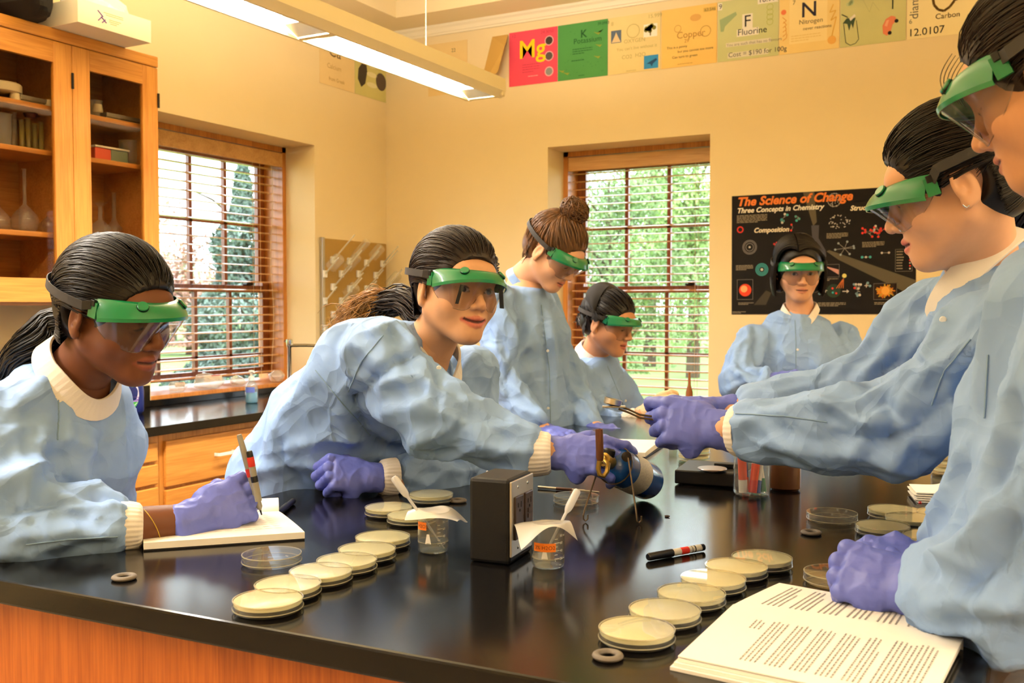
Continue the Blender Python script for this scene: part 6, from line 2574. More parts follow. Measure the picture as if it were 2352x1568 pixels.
def collar(coat_o, nb, ax, side, rx, ry, drop, h=.016, m=None, name='collar', lift=0.0):
    """knitted neck band, dipping to a point at the front"""
    ax = nrm(ax)
    side = nrm(np.asarray(side) - ax * (np.asarray(side) @ ax))
    fr = np.cross(ax, side)            # side = person's right, up x right = front
    pts = []
    for k in range(48):
        a = 2 * math.pi * k / 48
        f_ = math.sin(a)
        pts.append(np.asarray(nb) + side * rx * math.cos(a) + fr * ry * f_ - ax * (drop * max(f_, 0) ** 2.2) + ax * lift * max(-f_, 0))
    c0 = np.asarray(nb, float)

    def upf(p):
        out = p - c0
        out = out - ax * (out @ ax)
        return ax - .45 * nrm(out)
    b = MB()
    b.tube(pts, 1.0, closed=True, flat=(.0028, h, upf))
    return b.build(name, m or M_knit, coat_o, bevel=.001)


def cuff(coat_o, a, b, r0, r1, n=40):
    a, b = np.asarray(a, float), np.asarray(b, float)
    L = np.linalg.norm(b - a)
    ax = (b - a) / L
    u = nrm(np.cross(ax, (0.1, 0.2, 1)))
    w = np.cross(ax, u)

    def fn(i, j):
        an = 2 * math.pi * i
        r = r0 + (r1 - r0) * j + .0006 * math.cos(an * 30) + .0015 * math.sin(math.pi * j)
        if j > .999:
            r -= .004
        return a + ax * (L * min(j, 1.0)) + r * (math.cos(an) * u + math.sin(an) * w)
    bm_ = MB()
    bm_.grid(fn, n * 3, 9, closed=True)
    return bm_.build('cuff', M_knit, coat_o, smooth=True, solid=.002)

# ================================================================== PEOPLE
UP3 = np.array([0, 0, 1.0])
M_denim = mat('navy_denim', (44, 50, 70), .9)


def person(label, o, ypr, sc, nb, torso, arms, hd, res=.0024, fore=()):
    """body as one skin mesh: head, neck, torso and arms; everything worn is its child"""
    o = np.asarray(o, float)
    R = rotm(*[math.radians(a) for a in ypr])
    nl = R.T @ (np.asarray(nb) - o) / sc
    V, F, col = head_mesh(nl, res / sc, **hd)
    V = o + (V * sc) @ R.T
    s = SDF()
    for (a, sa, wa), (b, sb, wb) in zip(torso[:-1], torso[1:]):
        s.slab(a, b, nrm(np.asarray(sa) + np.asarray(sb)), (wa[0] * .72, wa[1] * .7), (wb[0] * .72, wb[1] * .7), k=.04)
    s.cap(torso[-1][0], nb, .07, .055, k=.04)
    for sh, el, wr, r in arms:
        s.cap(sh, el, r[0] * .6, r[1] * .55, k=.03)
        wq = np.asarray(wr) - nrm(np.asarray(wr) - np.asarray(el)) * .05
        s.cap(el, wq, r[1] * .5, r[2] * .5, k=.02)
    V2, F2 = s.mesh(.014)
    base = np.array(lin(hd.get('skin')))
    Vs, Fs, Cs = [V, V2], [F, F2 + len(V)], [col, np.tile(base, (len(V2), 1))]
    n = len(V) + len(V2)
    for pts, rs in fore:
        mb = MB()
        mb.tube(pts, rs, 20, caps=False)
        v, f = np.array(mb.v), np.array(mb.f)
        Vs.append(v)
        Fs.append(f + n)
        Cs.append(np.tile(base, (len(v), 1)))
        n += len(v)
    legs = SDF()
    hp_, sd_ = np.asarray(torso[0][0], float), nrm(np.asarray(torso[0][1]) * (1, 1, 0))
    fr_ = np.cross(UP3, sd_)
    for sx in (-1, 1):
        h_ = hp_ + sd_ * .09 * sx
        k_ = np.array([h_[0], h_[1], h_[2] * .52]) + fr_ * .02
        f_ = np.array([h_[0], h_[1], .10])
        legs.cap(h_, k_, .088, .062, k=.03).cap(k_, f_, .062, .048, k=.02)
    ob = raw_obj('person', np.concatenate(Vs), np.concatenate(Fs), M_skin, None, np.concatenate(Cs))
    tag(ob, label, 'person')
    lv, lf = legs.mesh(.016)
    raw_obj('trousers', lv, lf, M_denim, ob)
    for sx in (-1, 1):
        f_ = np.array([hp_[0], hp_[1], 0]) + sd_ * .09 * sx
        sh_ = SDF()
        sh_.cap(f_ + fr_ * -.05 + UP3 * .045, f_ + fr_ * .13 + UP3 * .036, .042, .034, k=.02).plane(f_ + UP3 * .004, -UP3, .004)
        vv, ff = sh_.mesh(.009)
        raw_obj('shoe', vv, ff, M_blackp, ob)
    return ob, o, R


def L2W(o, R, sc, pts):
    return o + (np.asarray(pts, float) * sc) @ R.T


def hair_obj(ob, parts, m, name='hair'):
    Vs, Fs, n = [], [], 0
    for V, F in parts:
        Vs.append(V)
        Fs.append(F + n)
        n += len(V)
    return raw_obj(name, np.concatenate(Vs), np.concatenate(Fs), m, ob)


def scalp(o, R, sc, tie, m_n, grow, res, seed, r0=.0014, hl=0.0, sides=0.0, wave=0.0, lift=.004, extra=None, accept=None, seg=11):
    V, F = None, None
    s_ = hair_cap_mesh(grow, res, hl, sides, extra)
    V, F = s_
    rows = strand_rows(m_n, tie, seg, r0, grow, seed, hl, sides, lift, wave, accept)
    rg_ = np.random.default_rng(seed + 50)
    for k in range(m_n // 6):                      # hair drawn back from behind the ears
        sx = 1 if k % 2 else -1
        z_ = -.072 + .085 * rg_.random()
        g_ = grow + .004 * rg_.random()
        a_ = np.array([sx * (.060 + .2 * (z_ + .07) + g_ * .6), -.050 - .006 * rg_.random(), z_])
        b_ = np.array([sx * (.045 + g_), -.088 - g_, z_ * .8 + tie[2] * .2])
        u = np.linspace(0, 1, seg)[:, None]
        rows.append((a_ * (1 - u) ** 2 + 2 * b_ * u * (1 - u) + np.asarray(tie) * u ** 2, r0 * (.7 + .6 * rg_.random())))
    lv, lf = locks(rows)
    return [(L2W(o, R, sc, V), F), (L2W(o, R, sc, lv), lf)]


def hair_cap_mesh(grow, res, hl, sides, extra):
    s = SDF()
    s.ell(HC, HR + grow - .002, .02)
    s.ell(HC + (0, -.040, -.052), (.052 + grow, .052 + grow, .056), .04)
    if extra:
        extra(s)
    s.ell((0, .108 + sides, -.035 + hl), (.094, .092, .106), .006, True)
    for sx in (-1, 1):
        s.ell((sx * .09, -.011, -.012), (.046, .035, .040), .006, True)
    s.ell((0, .058, -.100), (.12, .090, .092), .008, True)
    s.ell((0, -.02, -.150), (.12, .10, .06), .01, True)
    V, F = s.mesh(res)
    return smooth_mesh(V, F, 1, .5), F


def wristband(W_, ax, r):
    return None


UP3 = np.array([0, 0, 1.0])
EX, EY = np.array([1.0, 0, 0]), np.array([0, 1.0, 0])

# ------------------------------------------------------------------ 1: student writing at the left
nb = P(176, 862, 1.79)
side = -EY
T1 = [(P(40, 1390, 1.86), side, (.20, .17)), (P(70, 1180, 1.85), side, (.185, .15)), (P(120, 1010, 1.82), side, (.185, .13)), (P(160, 905, 1.80), side, (.12, .085))]
shR = nb + np.array([-.055, -.150, -.075])
shL = nb + np.array([-.10, .125, -.09])
A1 = [(shR, P(15, 1195, 1.60), P(292, 1210, 1.655), (.072, .074, .050)), (shL, P(170, 1150, 2.0), P(220, 1260, 1.95), (.062, .056, .045))]
W1r = P(452, 1190, 1.71)
fore = [([P(230, 1210, 1.64), P(320, 1208, 1.665), P(380, 1201, 1.685), P(425, 1196, 1.70), W1r], [.034, .033, .031, .029, .024])]
ob, o, R = person('student in a blue lab coat and green goggles writing at the left end', (-1.436, 1.206, 1.308), (-86, -17, 3), 1.0, nb, T1, A1,
                  dict(skin=(112, 66, 40), lipc=(142, 76, 60), brow=(24, 16, 12), lip=1.1, nose=1.15, open_=.0012), .0023, fore)
c1, cvf = coat(ob, T1, A1, .0068, 11, .010,
               marks=[([(0, 1120), (90, 1080), (190, 1100), (270, 1160)], .020, .014), ([(10, 1180), (120, 1150), (220, 1200)], .016, -.012), ([(60, 1030), (150, 1010), (235, 1040)], .018, .012),
                      ([(130, 880), (140, 960), (130, 1020)], .008, -.006), ([(20, 1230), (150, 1215), (280, 1235)], .014, .010), ([(0, 960), (70, 900), (130, 860)], .02, .008),
                      ([(240, 1000), (215, 1090), (235, 1160)], .012, -.012), ([(110, 1075), (200, 1130), (300, 1150)], .012, -.012), ([(0, 1010), (60, 985), (120, 1000)], .02, .010)],
               seams=[[(128, 840), (135, 940), (132, 1010)], [(60, 1250), (160, 1238), (270, 1232)]])
collar(c1, nb + (.014, 0, .012), nrm(o - nb) + .1 * UP3, side, .072, .078, .030, .020, lift=.012)
cuff(c1, P(276, 1210, 1.652), P(326, 1208, 1.666), .043, .037)
m_h1 = hair_mat('black_hair', (22, 16, 13), (90, 70, 60))
tie = np.array([.0, -.105, -.055])
hp = scalp(o, R, 1.0, tie, 2300, .008, .0042, 3, .0010)
tw = L2W(o, R, 1, [tie + (0, .015, 0), tie + (0, -.03, -.015)])
tail = [tw[0], tw[1], P(70, 800, 1.80), P(30, 850, 1.82), P(-30, 920, 1.84)]
hp.append(locks(tail_paths(tail, 420, .040, 18, .0024, 5, .006, .5)))
hair_obj(ob, hp, m_h1)
MB().tube([tw[1] + .024 * (math.cos(a) * nrm(np.cross(tail[2] - tw[0], UP3)) + math.sin(a) * UP3) for a in np.linspace(0, 6.28, 20, endpoint=False)], .005, 8, closed=True).build('hair_tie', M_blackp, ob, smooth=True)
goggles(ob, o, R, 1.0, .030, .009)
Fh = nrm(P(598, 1128, 1.775) - W1r)
glove(ob, 'glove', M_glove, .0021, W1r, Fh, -FWD * .9 + UP3 * .25 + RGT * .15, 'R', ((62, 72, 40), (70, 78, 45), (74, 80, 45), (74, 78, 45)), ((.85, .25, .5), (.9, -.1, .55), (.8, -.3, .6)), cuff=.028, flare=.034, sc=1.13)
th = [P(327 + 12 * math.cos(a), 1208 + 0, 1.66) for a in (0,)]
# thread bracelet
ax_ = nrm(P(380, 1200, 1.685) - P(320, 1208, 1.665))
cb = P(342, 1207, 1.671)
uu_ = nrm(np.cross(ax_, UP3))
ww_ = np.cross(ax_, uu_)
MB().tube([cb + .0325 * (math.cos(a) * (uu_ + .25 * ax_) + math.sin(a) * (ww_ + .35 * ax_)) for a in np.linspace(0, 6.28, 30, endpoint=False)], .0007, 5, closed=True).build('thread_bracelet', mat('yellow_thread', (196, 160, 40), .6), ob)
# pens held in the hand
M_pgrey = mat('pen_grey', (150, 144, 130), .35)
pen_body('marker_pen', P(549, 997, 1.745), P(601, 1182, 1.762), [('barrel', [(0, 0), (.004, .004), (.0048, .03), (.0056, .22), (.0062, .42), (.006, .60), (.0055, .9), (.002, .94), (0, .94)], M_pgrey), ('red_band', [(.0063, .42), (.0066, .42), (.0066, .52), (.0063, .52)], M_penr),
                                                                ('point', [(.002, .93), (.0012, 1), (0, 1)], M_penk)], 'slim grey marker held upright in the writing hand', 'pen')
pen_body('marker_pen', P(572, 1035, 1.728), P(594, 1150, 1.738), [('end_plug', [(0, 0), (.0045, 0), (.0056, .03), (.0058, .12)], M_penk), ('red_band', [(.006, .12), (.0062, .13), (.0062, .30), (.006, .31)], M_penr), ('barrel', [(.0059, .30), (.0060, .32), (.0060, 1), (0, 1)], M_pgrey),
                                                                 ('print_mark', [(.0061, .5), (.0062, .5), (.0062, .62), (.0061, .62)], M_penk)], 'red banded black marker held beside the grey one', 'pen')

# ------------------------------------------------------------------ 2: student leaning over the table
nb = P(986, 792, 2.17)
shR, shL = P(872, 812, 2.04), P(1086, 858, 2.36)
sd = nrm(shR - shL)
s2 = nrm(sd + .5 * -EY)
T2 = [(P(690, 1230, 2.40), s2, (.20, .175)), (P(705, 1110, 2.36), s2, (.19, .165)), (P(775, 985, 2.30), s2, (.18, .145)), (P(880, 860, 2.22), sd, (.18, .135)), (P(965, 812, 2.18), sd, (.12, .085))]
A2 = [(shR, P(1000, 955, 1.985), P(1222, 1042, 1.955), (.080, .078, .056)), (shL, P(1060, 1075, 2.27), P(905, 1096, 2.13), (.07, .058, .046))]
W2r, W2l = P(1280, 1040, 1.952), P(852, 1096, 2.105)
fore = [([P(1190, 1035, 1.955), P(1250, 1040, 1.953), W2r], [.032, .029, .026]), ([P(930, 1096, 2.14), P(880, 1096, 2.12), W2l], [.032, .029, .026])]
ob, o, R = person('student in a blue lab coat leaning far over the table toward the torch', (-1.108, 1.814, 1.356), (-117, -4, -5), 1.0, nb, T2, A2,
                  dict(skin=(220, 166, 124), lipc=(196, 92, 80), brow=(60, 40, 28), smile=.9, open_=.0016, eyes='open', cheek=1.04, jaw=1.06), .0024, fore)
c2, cvf = coat(ob, T2, A2, .0070, 23, .012, arm_amp=.015,
               marks=[([(1000, 790), (900, 830), (830, 900), (800, 960)], .012, -.016), ([(800, 900), (840, 1000), (940, 1060)], .014, -.02), ([(620, 1040), (760, 1000), (850, 1010)], .02, .014),
                      ([(560, 1090), (690, 1060), (800, 1080)], .018, .014), ([(860, 880), (960, 870), (1040, 920)], .016, .014), ([(860, 950), (980, 930), (1080, 980)], .016, .013),
                      ([(930, 1020), (1040, 980), (1150, 1010)], .016, .014), ([(1000, 1050), (1100, 1020), (1200, 1040)], .014, .012), ([(890, 720), (960, 700), (1010, 730)], .015, .009),
                      ([(840, 770), (900, 750), (960, 800)], .014, .010), ([(640, 960), (700, 900), (740, 850)], .02, .010), ([(700, 1120), (650, 1060), (640, 1000)], .016, -.014), ([(1000, 830), (1010, 900), (1000, 950)], .012, -.012)],
               seams=[[(725, 850), (790, 930), (850, 1000)], [(1005, 790), (1010, 860), (1000, 900)], [(880, 770), (830, 830), (800, 900)]], snaps=[(1008, 846)])
collar(c2, nb + (.008, 0, -.008), nrm(o - nb) + .2 * UP3, sd, .072, .078, .075, .020, lift=.01)
cuff(c2, P(1214, 1041, 1.956), P(1266, 1041, 1.953), .046, .040)
cuff(c2, P(908, 1096, 2.132), P(872, 1096, 2.117), .042, .036)
m_h2 = hair_mat('dark_brown_hair', (46, 30, 20), (120, 90, 60))
tie = np.array([.0, -.098, -.062])
hp = scalp(o, R, 1.0, tie, 2300, .007, .0042, 13, .0010, accept=lambda p: not (abs(p[0] + .012) < .004 and p[1] > -.02 and p[2] > .03))
tw = L2W(o, R, 1, [tie + (0, .012, 0), tie + (0, -.028, -.012)])
tail = [tw[0], tw[1], P(930, 690, 2.26), P(885, 697, 2.30), P(850, 712, 2.32)]
hp.append(locks(tail_paths(tail, 260, .030, 16, .0022, 8, .012, .8)))
hair_obj(ob, hp, m_h2)
m_hb = hair_mat('blond_hair', (196, 138, 66), (230, 190, 120))
hair_obj(ob, [locks(tail_paths([P(915, 690, 2.3), P(875, 690, 2.31), P(840, 705, 2.32), P(800, 740, 2.32), P(770, 765, 2.32)], 320, .032, 22, .0008, 18, .022, .8))], m_hb, 'hair_ends')
gg = goggles(ob, o, R, 1.0, .026, .008, dz=-.005)
for dx_ in (.052, -.052):  # black strips stand in for dark reflections at both sides of the lens
    b = MB()
    b.obox(L2W(o, R, 1, [(dx_, .098, -.012)])[0], R @ np.array([.0045, .001 * (1 if dx_ > 0 else -1), .0]), R @ np.array([0, .0006, 0]), R @ np.array([.004 * (-1 if dx_ > 0 else 1), 0, .020]))
    b.build('lens_reflection', M_blackp, gg)
glove(ob, 'glove', M_glove, .0022, W2r, nrm(P(1375, 1048, 1.93) - W2r), -FWD * .85 + UP3 * .5, 'R', ((28, 38, 30), (38, 45, 35), (45, 50, 35), (40, 45, 30)), ((.7, .55, .45), (.9, .1, .5), (.85, -.2, .5)), cuff=.03, flare=.034, sc=1.06)
glove(ob, 'glove', M_glove, .0022, W2l, nrm(P(725, 1083, 2.06) - W2l), -FWD * .8 + UP3 * .55, 'L', FIST, TH_IN, cuff=.018, flare=.031, sc=1.05)

# ------------------------------------------------------------------ 3: standing student with the bun
nb = P(1204, 640, 3.38)
side = -EY
T3 = [(P(1216, 1160, 3.40), side, (.20, .17)), (P(1212, 960, 3.41), side, (.185, .15)), (P(1208, 770, 3.40), side, (.185, .125)), (P(1205, 672, 3.38), side, (.12, .08))]
shR, shL = nb + np.array([-.02, -.16, -.075]), nb + np.array([-.02, .165, -.08])
A3 = [(shR, P(1150, 880, 3.20), P(1238, 982, 3.13), (.068, .064, .046)), (shL, P(1305, 880, 3.52), P(1362, 985, 3.32), (.066, .058, .045))]
ob, o, R = person('standing student with curly hair in a bun looking down at the table', (-1.438, 2.984, 1.497), (-94, -40, -1), 1.0, nb, T3, A3,
                  dict(skin=(230, 174, 134), lipc=(200, 104, 90), brow=(96, 66, 44)), .0026, [([P(1230, 978, 3.135), P(1256, 992, 3.115)], [.028, .026]), ([P(1355, 980, 3.33), P(1378, 988, 3.29)], [.028, .026])])
c3, cvf = coat(ob, T3, A3, .0085, 37, .012, marks=[([(1205, 720), (1190, 820), (1150, 900)], .016, -.016), ([(1130, 870), (1180, 930), (1250, 970)], .016, .012), ([(1245, 690), (1260, 850), (1260, 1000)], .012, -.012), ([(1150, 700), (1180, 760), (1190, 830)], .02, .012),
                                                        ([(1280, 760), (1300, 850), (1310, 930)], .016, -.012)], seams=[[(1243, 700), (1262, 850), (1265, 980)]], snaps=[(1258, 805), (1259, 938)], pocket=[(1270, 770), (1298, 770), (1302, 850), (1272, 850)])
collar(c3, nb + (.006, 0, -.008), nrm(o - nb) + .3 * UP3, side, .064, .066, .04, .014, m=M_coat)
m_h3 = hair_mat('curly_brown_hair', (122, 82, 46), (190, 140, 80))
tie = np.array([.0, -.035, .125])
hp = scalp(o, R, 1.0, tie, 700, .008, .0055, 23, .0022, wave=.0035, seg=14)
rg = np.random.default_rng(4)
bun = []
cb = np.array([0, -.03, .150])
for k in range(420):
    d = nrm(rg.normal(size=3))
    e = nrm(np.cross(d, rg.normal(size=3)))
    t_ = np.linspace(0, 2.2 + rg.random(), 10)
    rad = .030 + .016 * rg.random()
    bun.append((cb + rad * (np.cos(t_)[:, None] * d + np.sin(t_)[:, None] * e) * (1.15, 1.1, .95) + .004 * np.sin(t_ * 5)[:, None] * d, .0023))
bv_, bf_ = locks(bun)
hp.append((L2W(o, R, 1, bv_), bf_))
hair_obj(ob, hp, m_h3)
nd_ = nrm(R.T @ (nb - o) - np.array([0, -.06, -.05]))
nap = [(np.array([x, -.066 + .012 * rg.random(), -.045]) + np.linspace(0, 1, 8)[:, None] * (nd_ * (.03 + .02 * rg.random()) + np.array([0, -.004, 0])) + .003 * np.sin(np.linspace(0, 8, 8))[:, None] * rg.normal(size=3), .0012) for x in np.linspace(-.045, .045, 70)]
nv_, nf_ = locks(nap)
hair_obj(ob, [(L2W(o, R, 1, nv_), nf_)], m_h3, 'loose_hair')
goggles(ob, o, R, 1.0, .030, .010)
glove(ob, 'glove', M_glove, .0032, P(1252, 990, 3.12), nrm(P(1300, 1003, 3.06) - P(1252, 990, 3.12)), UP3 - .3 * FWD, 'R', ((30, 40, 30),) * 4, TH_IN, cuff=.03)
glove(ob, 'glove', M_glove, .0032, P(1374, 988, 3.29), nrm(P(1420, 1000, 3.2) - P(1374, 988, 3.29)), UP3 - .4 * FWD, 'L', ((40, 50, 30),) * 4, TH_IN, cuff=.03)

# ------------------------------------------------------------------ 4: seated student with the headband
nb = P(1366, 812, 3.82)
T4 = [(P(1352, 1120, 3.86), side, (.20, .17)), (P(1360, 1000, 3.86), side, (.195, .16)), (P(1366, 905, 3.85), side, (.195, .13)), (P(1365, 838, 3.83), side, (.13, .085))]
shR, shL = nb + np.array([-.03, -.155, -.07]), nb + np.array([-.03, .17, -.07])
A4 = [(shR, P(1338, 985, 3.66), P(1448, 972, 3.60), (.070, .066, .047)), (shL, P(1470, 960, 3.98), P(1545, 960, 3.84), (.068, .058, .045))]
W4 = P(1478, 950, 3.585)
ob, o, R = person('seated student with a black headband working in front of the back window', (-1.446, 3.48, 1.253), (-99, -17, -2), 1.0, nb, T4, A4,
                  dict(skin=(224, 162, 120), lipc=(190, 90, 80), brow=(40, 28, 22), cheek=1.08, jaw=1.1), .0026, [([P(1440, 970, 3.60), P(1465, 958, 3.59), W4], [.03, .028, .026])])
c4, cvf = coat(ob, T4, A4, .0085, 41, .011, marks=[([(1310, 860), (1345, 900), (1340, 960)], .014, -.014), ([(1380, 870), (1420, 950), (1440, 960)], .012, -.012), ([(1320, 930), (1370, 940), (1420, 960)], .014, .012), ([(1330, 850), (1340, 880), (1350, 930)], .016, .01)],
               seams=[[(1395, 840), (1420, 900), (1436, 945)]], snaps=[(1436, 920)])
collar(c4, nb + (.0, 0, .0), nrm(o - nb) + .3 * UP3, side, .068, .070, .05, .018, lift=.012)
collar(c4, nb + (.008, 0, -.004), nrm(o - nb) + .3 * UP3, side, .062, .066, .05, .012, mat('navy_cloth', (40, 44, 110), .8), 'shirt_neck')
cuff(c4, P(1440, 972, 3.602), P(1468, 957, 3.59), .043, .038)
m_h4 = hair_mat('black_hair_back', (26, 19, 16), (90, 70, 60))
tie = np.array([.0, -.10, .06])
hp = scalp(o, R, 1.0, tie, 600, .006, .0055, 33, .0018, extra=lambda s: s.ell((0, -.055, .085), (.062, .062, .058), .03))
hp.append(locks(tail_paths([L2W(o, R, 1, [(.02, -.085, -.05)])[0], P(1338, 728, 3.85), P(1330, 752, 3.86)], 120, .022, 8, .003, 6, .01)))
hair_obj(ob, hp, m_h4)
# wide cloth band over the crown
b = MB()


def band(u, v):
    a = -.30 + (math.pi + .6) * u
    t = .45 + .95 * v
    ax1 = np.array([1.0, 0, 0])
    up_ = np.array([0, -math.sin(t - .35), math.cos(t - .35)])
    r_ = np.array([.094, .122, .108]) * (1 + .10 * math.sin(math.pi * v))
    d = np.cos(a) * ax1 + np.sin(a) * up_
    p = HC + d * r_ * np.array([1, 1, 1])
    return L2W(o, R, 1, [p])[0]


b.grid(band, 26, 8)
b.build('headband', bump(mat('black_jersey', (28, 25, 23), .85), (300, 300, 300), .2, .001), ob, smooth=True, solid=.003)
goggles(ob, o, R, 1.0, .020, .008)
glove(ob, 'glove', M_latex, .0032, W4, nrm(P(1562, 900, 3.50) - W4), -FWD * .8 + UP3 * .6, 'R', ((30, 50, 30), (35, 55, 30), (40, 55, 30), (45, 55, 30)), TH_IN, cuff=.015)

# ------------------------------------------------------------------ 5: instructor in front of the poster
nb = P(1838, 716, 3.95)
sd5 = np.array([math.cos(math.radians(-166)), math.sin(math.radians(-166)), 0])
T5 = [(P(1822, 1060, 3.98), sd5, (.21, .15)), (P(1822, 930, 3.98), sd5, (.20, .14)), (P(1826, 815, 3.98), sd5, (.195, .12)), (P(1836, 734, 3.96), sd5, (.13, .075))]
shR, shL = P(1726, 782, 3.96), P(1934, 776, 4.02)
A5 = [(shR, P(1690, 882, 3.84), P(1768, 872, 3.72), (.068, .070, .050)), (shL, P(1955, 885, 3.92), P(1862, 884, 3.74), (.068, .064, .05))]
ob, o, R = person('adult with a dark bob in goggles standing in front of the poster', (-0.846, 3.981, 1.46), (-158, -14, 0), 1.0, nb, T5, A5,
                  dict(skin=(228, 172, 136), lipc=(190, 100, 88), brow=(60, 40, 32), eyes='open', lip=.85), .0025, ())
c5, cvf = coat(ob, T5, A5, .0085, 53, .010, marks=[([(1730, 800), (1745, 850), (1735, 880)], .014, -.012), ([(1690, 850), (1730, 880), (1770, 870)], .016, .012), ([(1690, 830), (1720, 850), (1740, 860)], .014, -.010), ([(1760, 780), (1755, 830), (1760, 870)], .014, .008)],
               seams=[[(1826, 735), (1828, 800), (1828, 880)]], snaps=[(1832, 803)], pocket=[(1856, 778), (1914, 778), (1918, 850), (1858, 852)])
collar(c5, nb + (.0, -.006, .020), nrm(o - nb) + .5 * UP3, sd5, .068, .074, .06, .014)
m_h5 = hair_mat('dark_bob_hair', (24, 17, 14), (80, 60, 50))
rg = np.random.default_rng(12)
bob = []
for k in range(1500):
    gr_ = .010 + .008 * rg.random()
    Rr = HR + gr_
    if k < 1050:                                   # from a parting over the sides
        sx = 1 if k % 2 else -1
        y0 = -.075 + .172 * rg.random()
        th = np.linspace(.10 if sx > 0 else -.06, 1.52, 10)
        y = y0 * (1 - (.62 if y0 > 0 else .38) * np.clip(th, 0, 2) / 1.57) - .004
        ry = np.sqrt(np.clip(1 - (y / Rr[1]) ** 2, .1, 1))
        arc = np.stack([sx * np.sin(th) * Rr[0] * ry + (.018 if sx > 0 else .018) * np.cos(th), HC[1] + y + .012, HC[2] + np.cos(th) * Rr[2] * ry], 1)
    else:                                          # down the back
        e = nrm(np.array([rg.normal() * .7, -1, 0]))
        th = np.linspace(.05, 1.52, 10)
        arc = HC + (np.cos(th)[:, None] * UP3 + np.sin(th)[:, None] * e) * Rr
    end = arc[-1]
    ln = -.104 - end[2] + .016 * rg.random()
    w_ = np.linspace(.12, 1, 8)[:, None]
    out = nrm(np.array([end[0], (end[1] - HC[1]) * .5, 0]))
    fall = end + w_ * np.array([0, .004, ln]) + (.009 * np.sin(w_ * 2.6) - .006 * w_ ** 3) * out
    bob.append((np.concatenate([arc, fall]), .0024))
bv_, bf_ = locks(bob)


def bobvol(s):
    for sx in (-1, 1):
        s.cap((sx * .066, -.03, .02), (sx * .068, -.022, -.075), .030, .024, k=.03)
    s.ell((0, -.07, -.03), (.075, .05, .075), .03)


sv = SDF()
sv.ell(HC, HR + .009, .02)
bobvol(sv)
sv.ell((0, .108, -.035), (.088, .092, .112), .006, True)
sv.ell((0, .05, -.06), (.060, .12, .13), .006, True)
cv_, cf_ = sv.mesh(.0055)
hp = [(L2W(o, R, 1, cv_), cf_), (L2W(o, R, 1, bv_), bf_)]
hair_obj(ob, hp, m_h5)
goggles(ob, o, R, 1.0, .030, .014)
glove(ob, 'glove', M_glove, .0032, P(1774, 872, 3.715), nrm(P(1838, 866, 3.66) - P(1774, 872, 3.715)), -FWD * .6 + UP3 * .8, 'R', ((40, 50, 30),) * 4, TH_IN, cuff=.03)
glove(ob, 'glove', M_glove, .0032, P(1858, 884, 3.735), nrm(P(1800, 880, 3.68) - P(1858, 884, 3.735)), -FWD * .7 + UP3 * .6, 'L', ((50, 60, 30),) * 4, TH_IN, cuff=.03)

# ------------------------------------------------------------------ 6: ponytailed student reaching with the striker
nb = P(2256, 625, 1.60)
sd6 = EY
shL, shR = P(2300, 800, 1.46), P(2165, 745, 1.78)
s6 = nrm(shR - shL)
T6 = [(P(2520, 1330, 1.66), sd6, (.20, .16)), (P(2430, 1120, 1.64), sd6, (.19, .15)), (P(2330, 900, 1.61), s6, (.185, .13)), (P(2280, 735, 1.60), s6, (.14, .095))]
A6 = [(shL, P(2060, 985, 1.555), P(1700, 988, 1.715), (.078, .078, .052)), (shR, P(1960, 915, 1.83), P(1705, 945, 1.85), (.074, .070, .050))]
W6, W6r = P(1648, 985, 1.742), P(1640, 945, 1.86)
fore = [([P(1730, 988, 1.705), P(1680, 986, 1.727), W6], [.031, .028, .026]), ([P(1720, 945, 1.85), W6r], [.03, .026])]
ob, o, R = person('student with a dark ponytail reaching across the table with the striker', (-0.126, 1.700, 1.507), (95, -19, -1), 1.02, nb, T6, A6,
                  dict(skin=(230, 176, 140), lipc=(208, 100, 96), brow=(50, 34, 28), open_=.0008, lip=1.0), .0022, fore)
c6, cvf = coat(ob, T6, A6, .0068, 67, .012, arm_amp=.014,
               marks=[([(2240, 790), (2140, 860), (2060, 960), (2050, 1010)], .018, .016), ([(2290, 850), (2180, 920), (2090, 1000)], .016, -.014), ([(1760, 960), (1900, 930), (2020, 985)], .016, .014), ([(1740, 1010), (1870, 1030), (2000, 1040)], .018, .012),
                      ([(2010, 900), (2060, 960), (2040, 1020)], .012, -.014), ([(2120, 720), (2060, 800), (1960, 880)], .016, .012), ([(2110, 800), (2020, 860), (1930, 910)], .014, -.012), ([(2180, 620), (2130, 700), (2120, 780)], .012, -.01),
                      ([(2190, 700), (2150, 790), (2130, 840)], .016, .012), ([(1900, 1000), (2020, 1010), (2120, 990)], .014, -.010), ([(2200, 870), (2190, 960), (2120, 1040)], .018, .012)],
               extra=lambda s: (s.cap(P(2300, 640, 1.62), P(2290, 720, 1.60), .055, .09, k=.05), s.cap(P(2295, 690, 1.60), shL, .08, .075, k=.05), s.cap(P(2285, 690, 1.62), shR, .07, .07, k=.05)), seams=[[(2230, 780), (2170, 850), (2140, 930)], [(2150, 730), (2090, 800), (1990, 850)], [(1690, 950), (1800, 955), (1900, 970)]], snaps=[(2166, 735)])
collar(c6, P(2226, 628, 1.605), .72 * -EX + .70 * UP3, EY, .074, .098, .02, .024)
cuff(c6, P(1708, 988, 1.712), P(1684, 987, 1.725), .047, .042)
m_h6 = hair_mat('dark_hair_right', (30, 21, 16), (100, 80, 70))
tie = np.array([.0, -.112, -.012])
hp = scalp(o, R, 1.02, tie, 2500, .007, .0042, 43, .0009)
tw = L2W(o, R, 1.02, [tie + (0, .012, 0), tie + (0, -.022, -.008)])
hp.append(locks(tail_paths([tw[0], tw[1], P(2335, 500, 1.66), P(2340, 560, 1.68), P(2325, 610, 1.68)], 260, .026, 16, .0022, 9, .006, .5)))
hair_obj(ob, hp, m_h6)
